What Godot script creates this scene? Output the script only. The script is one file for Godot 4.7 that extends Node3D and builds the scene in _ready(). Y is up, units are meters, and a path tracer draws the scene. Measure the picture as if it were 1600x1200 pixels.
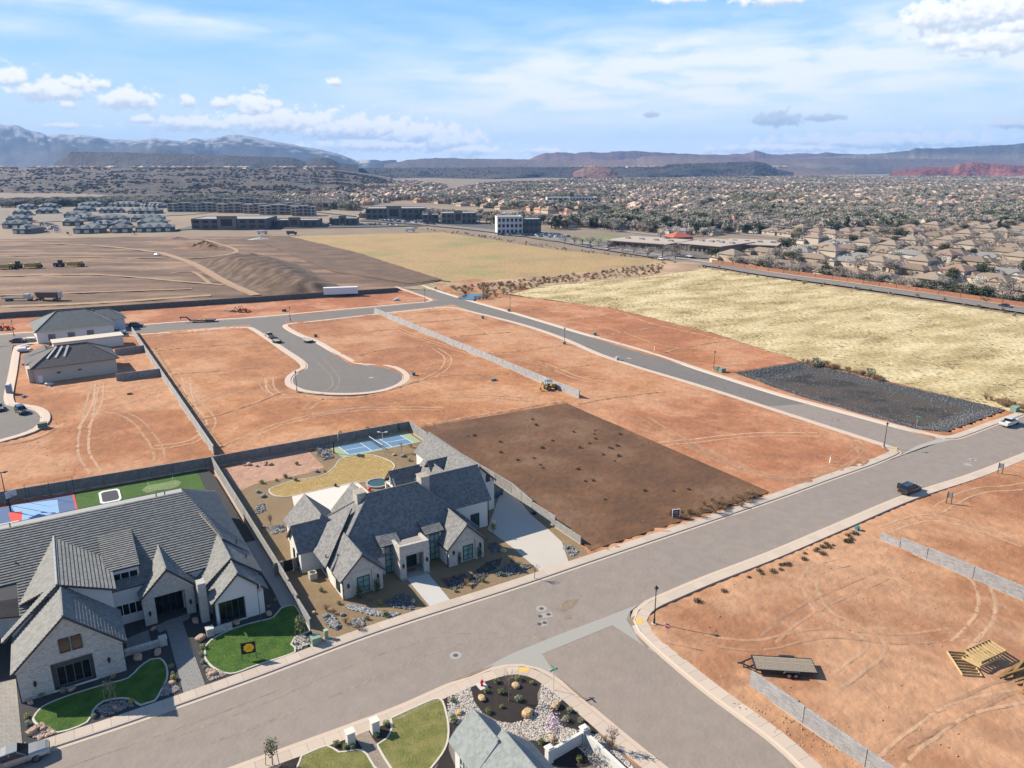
extends Node3D

var used := {}
var rng := RandomNumberGenerator.new()
var M := {}
var noise := FastNoiseLite.new()
var fine := FastNoiseLite.new()
var relief_at: Callable
const ROAD_TURN := 0.5585   # the streets of the subdivision run 32 degrees off the x axis

# ---------------------------------------------------------------- naming
func numbered(called: String, parent: Node) -> String:
	var k := str(parent.get_instance_id()) + called
	var n: int = used.get(k, 0)
	used[k] = n + 1
	return called if n == 0 else "%s_%03d" % [called, n]

func tag(o: Node, label := "", category := "", group := "", kind := "") -> void:
	if label: o.set_meta("label", label)
	if category: o.set_meta("category", category)
	if group: o.set_meta("group", group)
	if kind: o.set_meta("kind", kind)

func thing(called: String, label: String, category: String, at := Vector3.ZERO, turn := 0.0, group := "") -> Node3D:
	var o := Node3D.new()
	o.name = numbered(called, self)
	add_child(o, true)
	o.position = at
	o.rotation.y = turn
	tag(o, label, category, group)
	return o

func put(called: String, mesh: Mesh, material: Material, parent: Node = self) -> MeshInstance3D:
	var o := MeshInstance3D.new()
	o.name = numbered(called, parent)
	o.mesh = mesh
	o.material_override = material
	parent.add_child(o, true)
	return o

func obj(called: String, mb: MB, material: Material, parent: Node = self) -> MeshInstance3D:
	return put(called, mb.mesh(), material, parent)

func struct(called: String, mb: MB, material: Material) -> MeshInstance3D:
	var o := obj(called, mb, material)
	o.set_meta("kind", "structure")
	return o

func copy(o: Node3D, called: String, label := "", at := Vector3.ZERO, turn := 0.0) -> Node3D:
	var c: Node3D = o.duplicate()
	c.name = numbered(called, self)
	add_child(c, true)
	c.position = at
	c.rotation.y = turn
	if label: c.set_meta("label", label)
	return c

func nth(k: int) -> String:
	var w := ["first", "second", "third", "fourth", "fifth", "sixth", "seventh", "eighth", "ninth", "tenth", "eleventh", "twelfth", "thirteenth", "fourteenth", "fifteenth", "sixteenth", "seventeenth", "eighteenth", "nineteenth", "twentieth"]
	return w[k] if k < w.size() else "%dth" % (k + 1)

# ---------------------------------------------------------------- mesh builder
class MB:
	var v := PackedVector3Array()
	var c := PackedColorArray()
	var u := PackedVector2Array()
	var tint := Color(1, 1, 1)
	var smooth := false
	func tri(a: Vector3, b: Vector3, d: Vector3) -> void:
		v.append(a); v.append(b); v.append(d)
		c.append(tint); c.append(tint); c.append(tint)
	func quad(a: Vector3, b: Vector3, d: Vector3, e: Vector3) -> void:
		tri(a, b, d); tri(a, d, e)
	func hexa(p: Array) -> void:   # p[0..3] the lower face, p[4..7] the upper face, same order
		quad(p[0], p[1], p[2], p[3]); quad(p[7], p[6], p[5], p[4])
		for k in 4:
			var n := (k + 1) % 4
			quad(p[k], p[k + 4], p[n + 4], p[n])
	func box(at: Vector3, s: Vector3, b := Basis.IDENTITY) -> void:
		var h := s / 2
		var p := []
		for y in [-h.y, h.y]:
			for q in [[-h.x, -h.z], [h.x, -h.z], [h.x, h.z], [-h.x, h.z]]:
				p.append(at + b * Vector3(q[0], y, q[1]))
		hexa(p)
	func span(x0: float, x1: float, y0: float, y1: float, z0: float, z1: float) -> void:
		box(Vector3((x0 + x1) / 2, (y0 + y1) / 2, (z0 + z1) / 2), Vector3(absf(x1 - x0), absf(y1 - y0), absf(z1 - z0)))
	func bar(a: Vector3, b: Vector3, w: float, h := -1.0) -> void:   # a square bar between two points
		if h < 0: h = w
		var d := (b - a)
		var y := d.normalized()
		var x := y.cross(Vector3.UP if absf(y.y) < 0.95 else Vector3.RIGHT).normalized()
		box((a + b) / 2, Vector3(w, d.length(), h), Basis(x, y, x.cross(y)))
	func tube(a: Vector3, b: Vector3, r0: float, r1: float, n := 8, caps := true) -> void:
		var y := (b - a).normalized()
		var x := y.cross(Vector3.UP if absf(y.y) < 0.95 else Vector3.RIGHT).normalized()
		var z := x.cross(y)
		for k in n:
			var t0 := TAU * k / n
			var t1 := TAU * (k + 1) / n
			var d0 := x * cos(t0) + z * sin(t0)
			var d1 := x * cos(t1) + z * sin(t1)
			quad(a + d0 * r0, b + d0 * r1, b + d1 * r1, a + d1 * r0)
			if caps:
				tri(a, a + d0 * r0, a + d1 * r0); tri(b, b + d1 * r1, b + d0 * r1)
	func lathe(at: Vector3, rings: Array, n := 10) -> void:   # rings of [radius, height]
		for i in rings.size() - 1:
			for k in n:
				var t0 := TAU * k / n
				var t1 := TAU * (k + 1) / n
				var p := func(r, t): return at + Vector3(cos(t) * r[0], r[1], sin(t) * r[0])
				quad(p.call(rings[i], t0), p.call(rings[i + 1], t0), p.call(rings[i + 1], t1), p.call(rings[i], t1))
	func ball(at: Vector3, r: Vector3, n := 8) -> void:
		var rings := int(n / 2.0) + 1
		for i in rings:
			for k in n:
				var f := func(a, b):
					var el: float = -PI / 2 + PI * a / rings
					var az: float = TAU * b / n
					return at + Vector3(cos(el) * cos(az), sin(el), cos(el) * sin(az)) * r
				quad(f.call(i, k), f.call(i + 1, k), f.call(i + 1, k + 1), f.call(i, k + 1))
	func sheet(poly: PackedVector2Array, y: float) -> void:   # a flat polygon in x and z
		var t := Geometry2D.triangulate_polygon(poly)
		for k in range(0, t.size(), 3):
			var p := []
			for j in 3: p.append(Vector3(poly[t[k + j]].x, y, poly[t[k + j]].y))
			if (p[1] - p[0]).cross(p[2] - p[0]).y > 0: tri(p[0], p[2], p[1])
			else: tri(p[0], p[1], p[2])
	func slab(poly: PackedVector2Array, y0: float, y1: float) -> void:   # a flat polygon with thickness
		sheet(poly, y1)
		for k in poly.size():
			var a := poly[k]
			var b := poly[(k + 1) % poly.size()]
			quad(Vector3(a.x, y0, a.y), Vector3(a.x, y1, a.y), Vector3(b.x, y1, b.y), Vector3(b.x, y0, b.y))
	func wall(poly: PackedVector2Array, z0: float, z1: float) -> void:   # a polygon in x and y, thick along z
		var t := Geometry2D.triangulate_polygon(poly)
		for z in [z0, z1]:
			for k in range(0, t.size(), 3):
				tri(Vector3(poly[t[k]].x, poly[t[k]].y, z), Vector3(poly[t[k + 1]].x, poly[t[k + 1]].y, z), Vector3(poly[t[k + 2]].x, poly[t[k + 2]].y, z))
		for k in poly.size():
			var a := poly[k]
			var b := poly[(k + 1) % poly.size()]
			quad(Vector3(a.x, a.y, z0), Vector3(b.x, b.y, z0), Vector3(b.x, b.y, z1), Vector3(a.x, a.y, z1))
	func side_wall(poly: PackedVector2Array, x0: float, x1: float) -> void:   # a polygon in z and y, thick along x
		var t := Geometry2D.triangulate_polygon(poly)
		for x in [x0, x1]:
			for k in range(0, t.size(), 3):
				tri(Vector3(x, poly[t[k]].y, poly[t[k]].x), Vector3(x, poly[t[k + 1]].y, poly[t[k + 1]].x), Vector3(x, poly[t[k + 2]].y, poly[t[k + 2]].x))
		for k in poly.size():
			var a := poly[k]
			var b := poly[(k + 1) % poly.size()]
			quad(Vector3(x0, a.y, a.x), Vector3(x0, b.y, b.x), Vector3(x1, b.y, b.x), Vector3(x1, a.y, a.x))
	func mesh() -> ArrayMesh:
		var a := []
		a.resize(Mesh.ARRAY_MAX)
		a[Mesh.ARRAY_VERTEX] = v
		a[Mesh.ARRAY_COLOR] = c
		var m := ArrayMesh.new()
		if v.is_empty(): return m
		var st := SurfaceTool.new()
		st.begin(Mesh.PRIMITIVE_TRIANGLES)
		st.set_smooth_group(0 if smooth else -1)
		for k in v.size():
			st.set_color(c[k])
			st.add_vertex(v[k])
		if smooth: st.index()
		st.generate_normals()
		return st.commit()

# ---------------------------------------------------------------- shapes on the ground
func smooth_line(p: Array, step := 1.2) -> PackedVector2Array:
	var out := PackedVector2Array()
	for k in p.size() - 1:
		var a: Vector2 = p[maxi(k - 1, 0)]
		var b: Vector2 = p[k]
		var d: Vector2 = p[k + 1]
		var e: Vector2 = p[mini(k + 2, p.size() - 1)]
		var n := maxi(1, int(b.distance_to(d) / step))
		for i in n:
			out.append(b.cubic_interpolate(d, a, e, float(i) / n))
	out.append(p[-1])
	return out

func even_line(p: PackedVector2Array, step: float) -> PackedVector2Array:   # the same line with points a step apart
	var out := PackedVector2Array([p[0]])
	var left := step
	for k in p.size() - 1:
		var a := p[k]
		var d := p[k + 1] - a
		var l := d.length()
		var done := 0.0
		while l - done >= left:
			done += left
			out.append(a + d * (done / l))
			left = step
		left -= l - done
	if out[-1].distance_to(p[-1]) > 0.05: out.append(p[-1])
	return out

func normals2(p: PackedVector2Array, side: float) -> PackedVector2Array:
	var out := PackedVector2Array()
	for k in p.size():
		var d := (p[mini(k + 1, p.size() - 1)] - p[maxi(k - 1, 0)]).normalized()
		out.append(Vector2(d.y, -d.x) * side)
	return out

func strip(mb: MB, p: PackedVector2Array, n: PackedVector2Array, o0: float, y0: float, o1: float, y1: float) -> void:
	for k in p.size() - 1:
		var a := p[k] + n[k] * o0
		var b := p[k + 1] + n[k + 1] * o0
		var d := p[k + 1] + n[k + 1] * o1
		var e := p[k] + n[k] * o1
		mb.quad(Vector3(a.x, y0, a.y), Vector3(b.x, y0, b.y), Vector3(d.x, y1, d.y), Vector3(e.x, y1, e.y))

func V(x: float, y: float) -> Vector2: return Vector2(x, y)

func pv(a: Array) -> PackedVector2Array:
	return PackedVector2Array(a)

func in_poly(p: Vector2, poly: PackedVector2Array) -> bool:
	return Geometry2D.is_point_in_polygon(p, poly)

func pick(poly: PackedVector2Array) -> Vector2:   # a random spot inside a polygon
	var r := Rect2(poly[0], Vector2.ZERO)
	for q in poly: r = r.expand(q)
	for k in 200:
		var p := Vector2(rng.randf_range(r.position.x, r.end.x), rng.randf_range(r.position.y, r.end.y))
		if in_poly(p, poly): return p
	return poly[0]

# a polygon laid out on a square grid, so that it can carry relief and patches of colour
func land(poly: PackedVector2Array, step: float, high: Callable, color: Callable) -> ArrayMesh:
	var r := Rect2(poly[0], Vector2.ZERO)
	for q in poly: r = r.expand(q)
	var nx := int(r.size.x / step) + 1
	var nz := int(r.size.y / step) + 1
	var ids := {}
	var vs := PackedVector3Array()
	var cs := PackedColorArray()
	var ix := PackedInt32Array()
	var inside := PackedByteArray()
	inside.resize((nx + 1) * (nz + 1))
	for j in nz + 1:
		for i in nx + 1:
			inside[j * (nx + 1) + i] = 1 if in_poly(r.position + Vector2(i, j) * step, poly) else 0
	var vert := func(p: Vector2) -> int:
		var key := Vector2i((p * 1000.0).round())
		if ids.has(key): return ids[key]
		vs.append(Vector3(p.x, high.call(p.x, p.y), p.y))
		cs.append(color.call(p.x, p.y))
		ids[key] = vs.size() - 1
		return vs.size() - 1
	var face := func(q: PackedVector2Array, t: PackedInt32Array) -> void:
		for k in range(0, t.size(), 3):
			var a := q[t[k]]
			var b := q[t[k + 1]]
			var d := q[t[k + 2]]
			var ccw := (b - a).cross(d - a) > 0
			ix.append(vert.call(a))
			ix.append(vert.call(b if ccw else d))
			ix.append(vert.call(d if ccw else b))
	for j in nz:
		for i in nx:
			var sum := inside[j * (nx + 1) + i] + inside[j * (nx + 1) + i + 1] + inside[(j + 1) * (nx + 1) + i] + inside[(j + 1) * (nx + 1) + i + 1]
			var o := r.position + Vector2(i, j) * step
			var cell := pv([o, o + Vector2(step, 0), o + Vector2(step, step), o + Vector2(0, step)])
			if sum == 4:
				face.call(cell, PackedInt32Array([0, 1, 2, 0, 2, 3]))
			else:
				for q in Geometry2D.intersect_polygons(cell, poly):
					var t := Geometry2D.triangulate_polygon(q)
					if t.size(): face.call(q, t)
	var st := SurfaceTool.new()
	st.begin(Mesh.PRIMITIVE_TRIANGLES)
	for k in vs.size():
		st.set_color(cs[k])
		st.add_vertex(vs[k])
	for k in ix: st.add_index(k)
	st.generate_normals()
	return st.commit()

func ground_piece(called: String, poly: Array, step: float, y: float, relief: float, color: Callable, material: Material) -> MeshInstance3D:
	var hf := func(x, z): return y + relief * noise.get_noise_2d(x * 3.0, z * 3.0)
	var o := put(called, land(pv(poly), step, hf, color), material)
	o.set_meta("kind", "structure")
	return o

func plain(color: Color, spread := 0.12, scale := 1.0) -> Callable:   # one colour in uneven patches
	return func(x, z):
		var k: float = 1.0 + spread * (noise.get_noise_2d(x * scale, z * scale) + 0.5 * fine.get_noise_2d(x * scale, z * scale))
		return Color(color.r * k, color.g * k, color.b * k)

func scatter(called: String, mesh: Mesh, material: Material, spots: Array, tints := []) -> MultiMeshInstance3D:   # spots: Transform3D each
	var mm := MultiMesh.new()
	mm.transform_format = MultiMesh.TRANSFORM_3D
	mm.use_colors = tints.size() > 0
	mm.mesh = mesh
	mm.instance_count = spots.size()
	for k in spots.size():
		mm.set_instance_transform(k, spots[k])
		if tints.size(): mm.set_instance_color(k, tints[k])
	var o := MultiMeshInstance3D.new()
	o.name = numbered(called, self)
	o.multimesh = mm
	o.material_override = material
	add_child(o, true)
	o.set_meta("kind", "stuff")
	return o

# ---------------------------------------------------------------- materials
func tex(f: FastNoiseLite, size: int, lo: float, hi: float, seamless := 0.15) -> ImageTexture:
	var im := f.get_seamless_image(size, size, false, false, seamless)
	im.convert(Image.FORMAT_RGB8)
	var d := im.get_data()
	for k in d.size(): d[k] = int(255.0 * (lo + (hi - lo) * d[k] / 255.0))
	im = Image.create_from_data(size, size, false, Image.FORMAT_RGB8, d)
	im.generate_mipmaps()
	return ImageTexture.create_from_image(im)

func bump(f: FastNoiseLite, size: int, strength: float) -> ImageTexture:
	var im := f.get_seamless_image(size, size, false, false, 0.15)
	im.convert(Image.FORMAT_RGBA8)
	im.bump_map_to_normal_map(strength)
	im.generate_mipmaps()
	return ImageTexture.create_from_image(im)

func fnl(seed_: int, freq: float, octaves: int, kind := FastNoiseLite.TYPE_SIMPLEX_SMOOTH, warp := 0.0) -> FastNoiseLite:
	var f := FastNoiseLite.new()
	f.seed = seed_
	f.noise_type = kind
	f.frequency = freq
	f.fractal_octaves = octaves
	if warp > 0:
		f.domain_warp_enabled = true
		f.domain_warp_amplitude = warp
		f.domain_warp_frequency = freq * 0.7
	return f

func lin(r: float, g: float, b: float) -> Color:
	return Color(r, g, b).linear_to_srgb()

func mat(called: String, color: Color, rough := 0.85, metal := 0.0) -> StandardMaterial3D:   # color is a linear base colour
	var m := StandardMaterial3D.new()
	m.resource_name = called
	m.albedo_color = color.linear_to_srgb()
	m.roughness = rough
	m.metallic = metal
	m.vertex_color_use_as_albedo = true
	M[called] = m
	return m

func skin(m: StandardMaterial3D, t: Texture2D, period: float, normal: Texture2D = null, depth := 1.0) -> StandardMaterial3D:   # a world-sized texture; period in metres
	m.albedo_texture = t
	m.uv1_triplanar = true
	m.uv1_world_triplanar = true
	m.uv1_scale = Vector3.ONE / period
	if normal:
		m.normal_enabled = true
		m.normal_texture = normal
		m.normal_scale = depth
	return m

# ---------------------------------------------------------------- the scene
func _ready() -> void:
	rng.seed = 41
	noise = fnl(7, 0.02, 4)
	fine = fnl(19, 0.11, 3)
	# camera
	var cam := Camera3D.new()
	cam.name = "camera"
	cam.position = Vector3(0, 55, 0)
	cam.rotation_degrees.x = -16.427
	cam.fov = 54.7
	cam.near = 0.5
	cam.far = 40000
	add_child(cam)
	# air and light
	var env := Environment.new()
	env.background_mode = Environment.BG_SKY
	env.sky = Sky.new()
	env.sky.sky_material = make_sky()
	env.background_energy_multiplier = 0.58
	env.ambient_light_source = Environment.AMBIENT_SOURCE_SKY
	env.tonemap_mode = Environment.TONE_MAPPER_LINEAR
	env.tonemap_exposure = 1.95
	env.fog_enabled = true
	env.fog_density = 0.00006
	env.fog_light_color = Color(0.48, 0.72, 1.0)
	env.sdfgi_enabled = true
	env.ssao_enabled = true
	env.ssil_enabled = true
	var we := WorldEnvironment.new()
	we.name = "air"
	we.environment = env
	add_child(we)
	var sun := DirectionalLight3D.new()
	sun.name = "sun"
	sun.light_energy = 1.6
	sun.light_color = Color(1.0, 0.95, 0.87)
	sun.light_angular_distance = 0.5
	sun.shadow_enabled = true
	add_child(sun)
	sun.look_at_from_position(Vector3(-0.786, 0.559, -0.264) * 100.0, Vector3.ZERO)
	make_materials()
	make_ground()
	make_hills()
	make_streets()
	make_walls()
	make_corner_house()
	make_grey_house()
	make_brick_house()
	make_site_houses()
	make_yards()
	make_street_furniture()
	make_vehicles()
	make_neighbourhood()
	make_far_buildings()
	make_town()

func make_sky() -> PanoramaSkyMaterial:
	var wisps := fnl(3, 0.22, 5, FastNoiseLite.TYPE_SIMPLEX_SMOOTH, 3.0)
	var puffs := fnl(11, 0.55, 5)
	# heaps of cloud: direction and half width, half height in degrees; last, how grey
	var heaps := []
	var heap := func(at: Vector2, w: float, h: float, grey := 0.0): heaps.append([at, w * 0.05, h * 0.05, grey])
	heap.call(V(-18.03,3.8), 34, 22); heap.call(V(-16.34,2.83), 100, 20); heap.call(V(-11.09,2.42), 125, 20)
	heap.call(V(-22.17,2.61), 60, 12); heap.call(V(-7,2.05), 80, 20); heap.call(V(-4.69,1.62), 66, 18)
	heap.call(V(-9.78,1.33), 110, 10); heap.call(V(-3.06,1.04), 44, 12); heap.call(V(-29.92,4.44), 52, 16)
	heap.call(V(-32.07,5.06), 24, 14); heap.call(V(-28.64,4.87), 22, 11); heap.call(V(-25.86,4.03), 38, 16)
	heap.call(V(-27.39,4.89), 14, 8); heap.call(V(-20.2,4), 15, 9); heap.call(V(-22.28,4.1), 9, 11)
	heap.call(V(-12.45,5.5), 13, 6); heap.call(V(-29.36,2.38), 30, 4); heap.call(V(-25.07,2.87), 17, 7)
	heap.call(V(-29.25,3.6), 13, 7); heap.call(V(30.74,8.91), 75, 30); heap.call(V(30.86,7.13), 50, 18)
	heap.call(V(27.36,8.85), 36, 24); heap.call(V(28.11,7.33), 20, 8); heap.call(V(32.2,7.86), 50, 12)
	heap.call(V(18.66,2.96), 36, 11, 0.8); heap.call(V(21.72,3.03), 26, 5, 0.8); heap.call(V(32.77,2.41), 40, 9, 0.4)
	heap.call(V(17.73,10.42), 50, 9); heap.call(V(11.46,10.71), 36, 6); heap.call(V(10.13,3.42), 16, 4, 0.8)
	heap.call(V(25.05,1.47), 170, 13, 0.15); heap.call(V(19.46,1.11), 120, 8, 0.1); heap.call(V(2.36,0.99), 40, 6)
	var sky_color := func(az: float, el: float, close: bool) -> Color:
		var stops := [[-90.0, 0.86, 0.90, 0.94], [0.0, 0.90, 0.945, 0.985], [3.0, 0.82, 0.91, 0.985], [7.0, 0.64, 0.82, 0.975], [13.0, 0.46, 0.71, 0.94], [26.0, 0.44, 0.62, 0.84], [45.0, 0.32, 0.46, 0.67], [90.0, 0.26, 0.38, 0.58]]
		var c := Color(0.3, 0.5, 0.8)
		for k in stops.size() - 1:
			if el >= stops[k][0] and el <= stops[k + 1][0]:
				var t: float = (el - stops[k][0]) / (stops[k + 1][0] - stops[k][0])
				c = Color(stops[k][1], stops[k][2], stops[k][3]).lerp(Color(stops[k + 1][1], stops[k + 1][2], stops[k + 1][3]), t)
		if el < -0.5: return c
		# thin high veil, drawn out sideways
		var band: float = 1.0 * exp(-pow((el - 5.4 - 0.05 * az) / 2.9, 2.0)) * smoothstep(-20.0, 8.0, az) + 0.2
		band += 0.55 * exp(-pow((el - 9.9 + 0.075 * (az + 34.0)) / 0.75, 2.0)) * smoothstep(-6.0, -20.0, az)
		band += 0.45 * exp(-pow((el - 8.2 + 0.07 * (az + 34.0)) / 0.5, 2.0)) * smoothstep(-22.0, -34.0, az)
		var w := clampf(wisps.get_noise_2d(az * 0.55, el * 3.2) * 0.75 + 0.52, 0.0, 1.0)
		c = c.lerp(Color(0.955, 0.97, 0.99), clampf(band * (0.25 + w), 0.0, 0.92))
		if close:
			var d := 0.0
			var low := 0.0
			var grey := 0.0
			for h in heaps:
				var dx: float = (az - h[0].x) / h[1]
				var dy: float = (el - h[0].y) / h[2]
				if absf(dx) > 1.8 or absf(dy) > 1.8: continue
				if dy < 0.0: dy *= 1.25
				var g := exp(-(dx * dx + dy * dy) * 0.9)
				if g > d: low = dy; grey = h[3]
				d = maxf(d, g)
			if d > 0.05:
				var n := puffs.get_noise_2d(az * 1.6, el * 2.6) * 0.55 + puffs.get_noise_2d(az * 5.0 + 40.0, el * 7.0) * 0.25
				var a := smoothstep(0.34, 0.62, d + n)
				var body := Color(1.0, 1.0, 1.0).lerp(Color(0.72, 0.78, 0.86), clampf(smoothstep(0.25, -0.75, low + n * 1.1) * 0.75 + grey, 0.0, 1.0))
				c = c.lerp(body, a * 0.97)
		return c
	var im := Image.create(512, 256, false, Image.FORMAT_RGB8)
	for j in 256:
		for i in 512:
			im.set_pixel(i, j, sky_color.call(wrapf((i + 0.5) / 512.0 * 360.0, -180.0, 180.0), 90.0 - (j + 0.5) / 256.0 * 180.0, false))
	im.resize(4096, 2048, Image.INTERPOLATE_CUBIC)
	for j in range(860, 1032):
		for i in range(-478, 478):
			im.set_pixel(posmod(i, 4096), j, sky_color.call((i + 0.5) / 4096.0 * 360.0, 90.0 - (j + 0.5) / 2048.0 * 180.0, true))
	var p := PanoramaSkyMaterial.new()
	p.panorama = ImageTexture.create_from_image(im)
	return p

func make_materials() -> void:
	var speck := tex(fnl(5, 0.035, 5), 512, 0.93, 1.0)
	var grain := tex(fnl(23, 0.09, 4), 512, 0.88, 1.0)
	var streak := tex(fnl(29, 0.02, 6, FastNoiseLite.TYPE_SIMPLEX_SMOOTH, 30.0), 512, 0.87, 1.0)
	var lumps := bump(fnl(31, 0.04, 5), 512, 7.0)
	var pits := bump(fnl(37, 0.12, 3), 512, 5.0)
	skin(mat("dirt", Color(1, 1, 1), 0.95), streak, 31.0, lumps, 0.22)
	var d: StandardMaterial3D = M.dirt
	d.detail_enabled = true
	d.detail_albedo = grain
	d.detail_blend_mode = BaseMaterial3D.BLEND_MODE_MUL
	d.detail_uv_layer = BaseMaterial3D.DETAIL_UV_2
	d.uv2_triplanar = true
	d.uv2_world_triplanar = true
	d.uv2_scale = Vector3.ONE / 7.3
	skin(mat("straw", Color(1, 1, 1), 0.95), tex(fnl(41, 0.03, 6, FastNoiseLite.TYPE_SIMPLEX_SMOOTH, 18.0), 512, 0.78, 1.0), 37.0, lumps, 0.4)
	skin(mat("far_land", Color(1, 1, 1), 0.95), streak, 420.0)
	skin(mat("rock_land", Color(1, 1, 1), 0.95), tex(fnl(43, 0.02, 6), 512, 0.6, 1.0), 500.0, lumps, 1.0)
	skin(mat("asphalt", Color(1, 1, 1), 0.9), speck, 47.0, pits, 0.05)
	skin(mat("concrete", Color(1, 1, 1), 0.9), tex(fnl(61, 0.15, 2), 256, 0.93, 1.0), 5.0)
	skin(mat("block", Color(1, 1, 1), 0.92), block_print(false), 2.4, block_print(true), 0.9)
	skin(mat("white_brick", Color(1, 1, 1), 0.85), brick_print(false), 2.0, brick_print(true), 1.0)
	skin(mat("stucco", Color(1, 1, 1), 0.9), grain, 4.0, pits, 0.3)
	skin(mat("roof_tile", Color(1, 1, 1), 0.85), grain, 1.7, pits, 0.3)
	skin(mat("lawn", Color(1, 1, 1), 0.95), tex(fnl(47, 0.16, 4), 512, 0.75, 1.0), 6.0, bump(fnl(49, 0.2, 3), 512, 8.0), 1.0)
	skin(mat("gravel", Color(1, 1, 1), 0.95), tex(fnl(53, 0.2, 3, FastNoiseLite.TYPE_CELLULAR), 512, 0.65, 1.0), 4.0, bump(fnl(53, 0.2, 3, FastNoiseLite.TYPE_CELLULAR), 512, 9.0), 1.0)
	skin(mat("paver", Color(1, 1, 1), 0.9), brick_print(false), 1.4, brick_print(true), 0.8)
	skin(mat("court", Color(1, 1, 1), 0.8), grain, 6.0)
	skin(mat("stone", Color(1, 1, 1), 0.95), speck, 1.5, lumps, 1.0)
	skin(mat("timber", Color(1, 1, 1), 0.8), tex(fnl(59, 0.02, 5, FastNoiseLite.TYPE_SIMPLEX_SMOOTH, 12.0), 256, 0.7, 1.0), 1.2)
	mat("leaf", Color(1, 1, 1), 0.9).backlight = Color(0.25, 0.25, 0.15)
	mat("twig", Color(1, 1, 1), 0.95)
	mat("grass", Color(1, 1, 1), 0.9)
	mat("bark", Color(1, 1, 1), 0.95)
	mat("paint", Color(1, 1, 1), 0.6)
	mat("metal", Color(1, 1, 1), 0.45, 0.5)
	mat("steel", Color(1, 1, 1), 0.3, 0.9)
	mat("rubber", Color(1, 1, 1), 0.9)
	mat("plastic", Color(1, 1, 1), 0.5)
	mat("cloth", Color(1, 1, 1), 0.95)
	var cp := mat("car_paint", Color(1, 1, 1), 0.3, 0.3)
	cp.clearcoat_enabled = true
	cp.clearcoat = 0.8
	cp.clearcoat_roughness = 0.08
	mat("glass", Color(1, 1, 1), 0.06).metallic_specular = 0.5
	var wt := mat("water", Color(0.03, 0.05, 0.06), 0.03)
	wt.metallic_specular = 0.6

func block_print(relief: bool) -> ImageTexture:   # courses of concrete block, 0.2 by 0.4 m, twelve courses to the tile
	var im := Image.create(240, 240, false, Image.FORMAT_RGBA8)
	var r := RandomNumberGenerator.new()
	r.seed = 4
	im.fill(Color(0.5, 0.5, 0.5) if relief else Color(0.66, 0.66, 0.66))
	for j in 12:
		for i in range(-1, 7):
			var k := 0.9 if relief else r.randf_range(0.8, 1.0)
			im.fill_rect(Rect2i(i * 40 + (20 if j % 2 else 0) + 1, j * 20 + 1, 38, 18), Color(k, k, k))
	if relief: im.bump_map_to_normal_map(3.0)
	im.generate_mipmaps()
	return ImageTexture.create_from_image(im)

func brick_print(relief: bool) -> ImageTexture:   # small bricks in running bond
	var im := Image.create(256, 256, false, Image.FORMAT_RGBA8)
	var r := RandomNumberGenerator.new()
	r.seed = 8
	im.fill(Color(0.45, 0.45, 0.45) if relief else Color(0.72, 0.71, 0.69))
	for j in 16:
		for i in range(-1, 9):
			var k := r.randf_range(0.75, 0.95) if relief else r.randf_range(0.78, 1.0)
			im.fill_rect(Rect2i(i * 32 + (16 if j % 2 else 0) + 1, j * 16 + 1, 30, 13), Color(k, k, k))
	if relief: im.bump_map_to_normal_map(4.0)
	im.generate_mipmaps()
	return ImageTexture.create_from_image(im)

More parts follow.
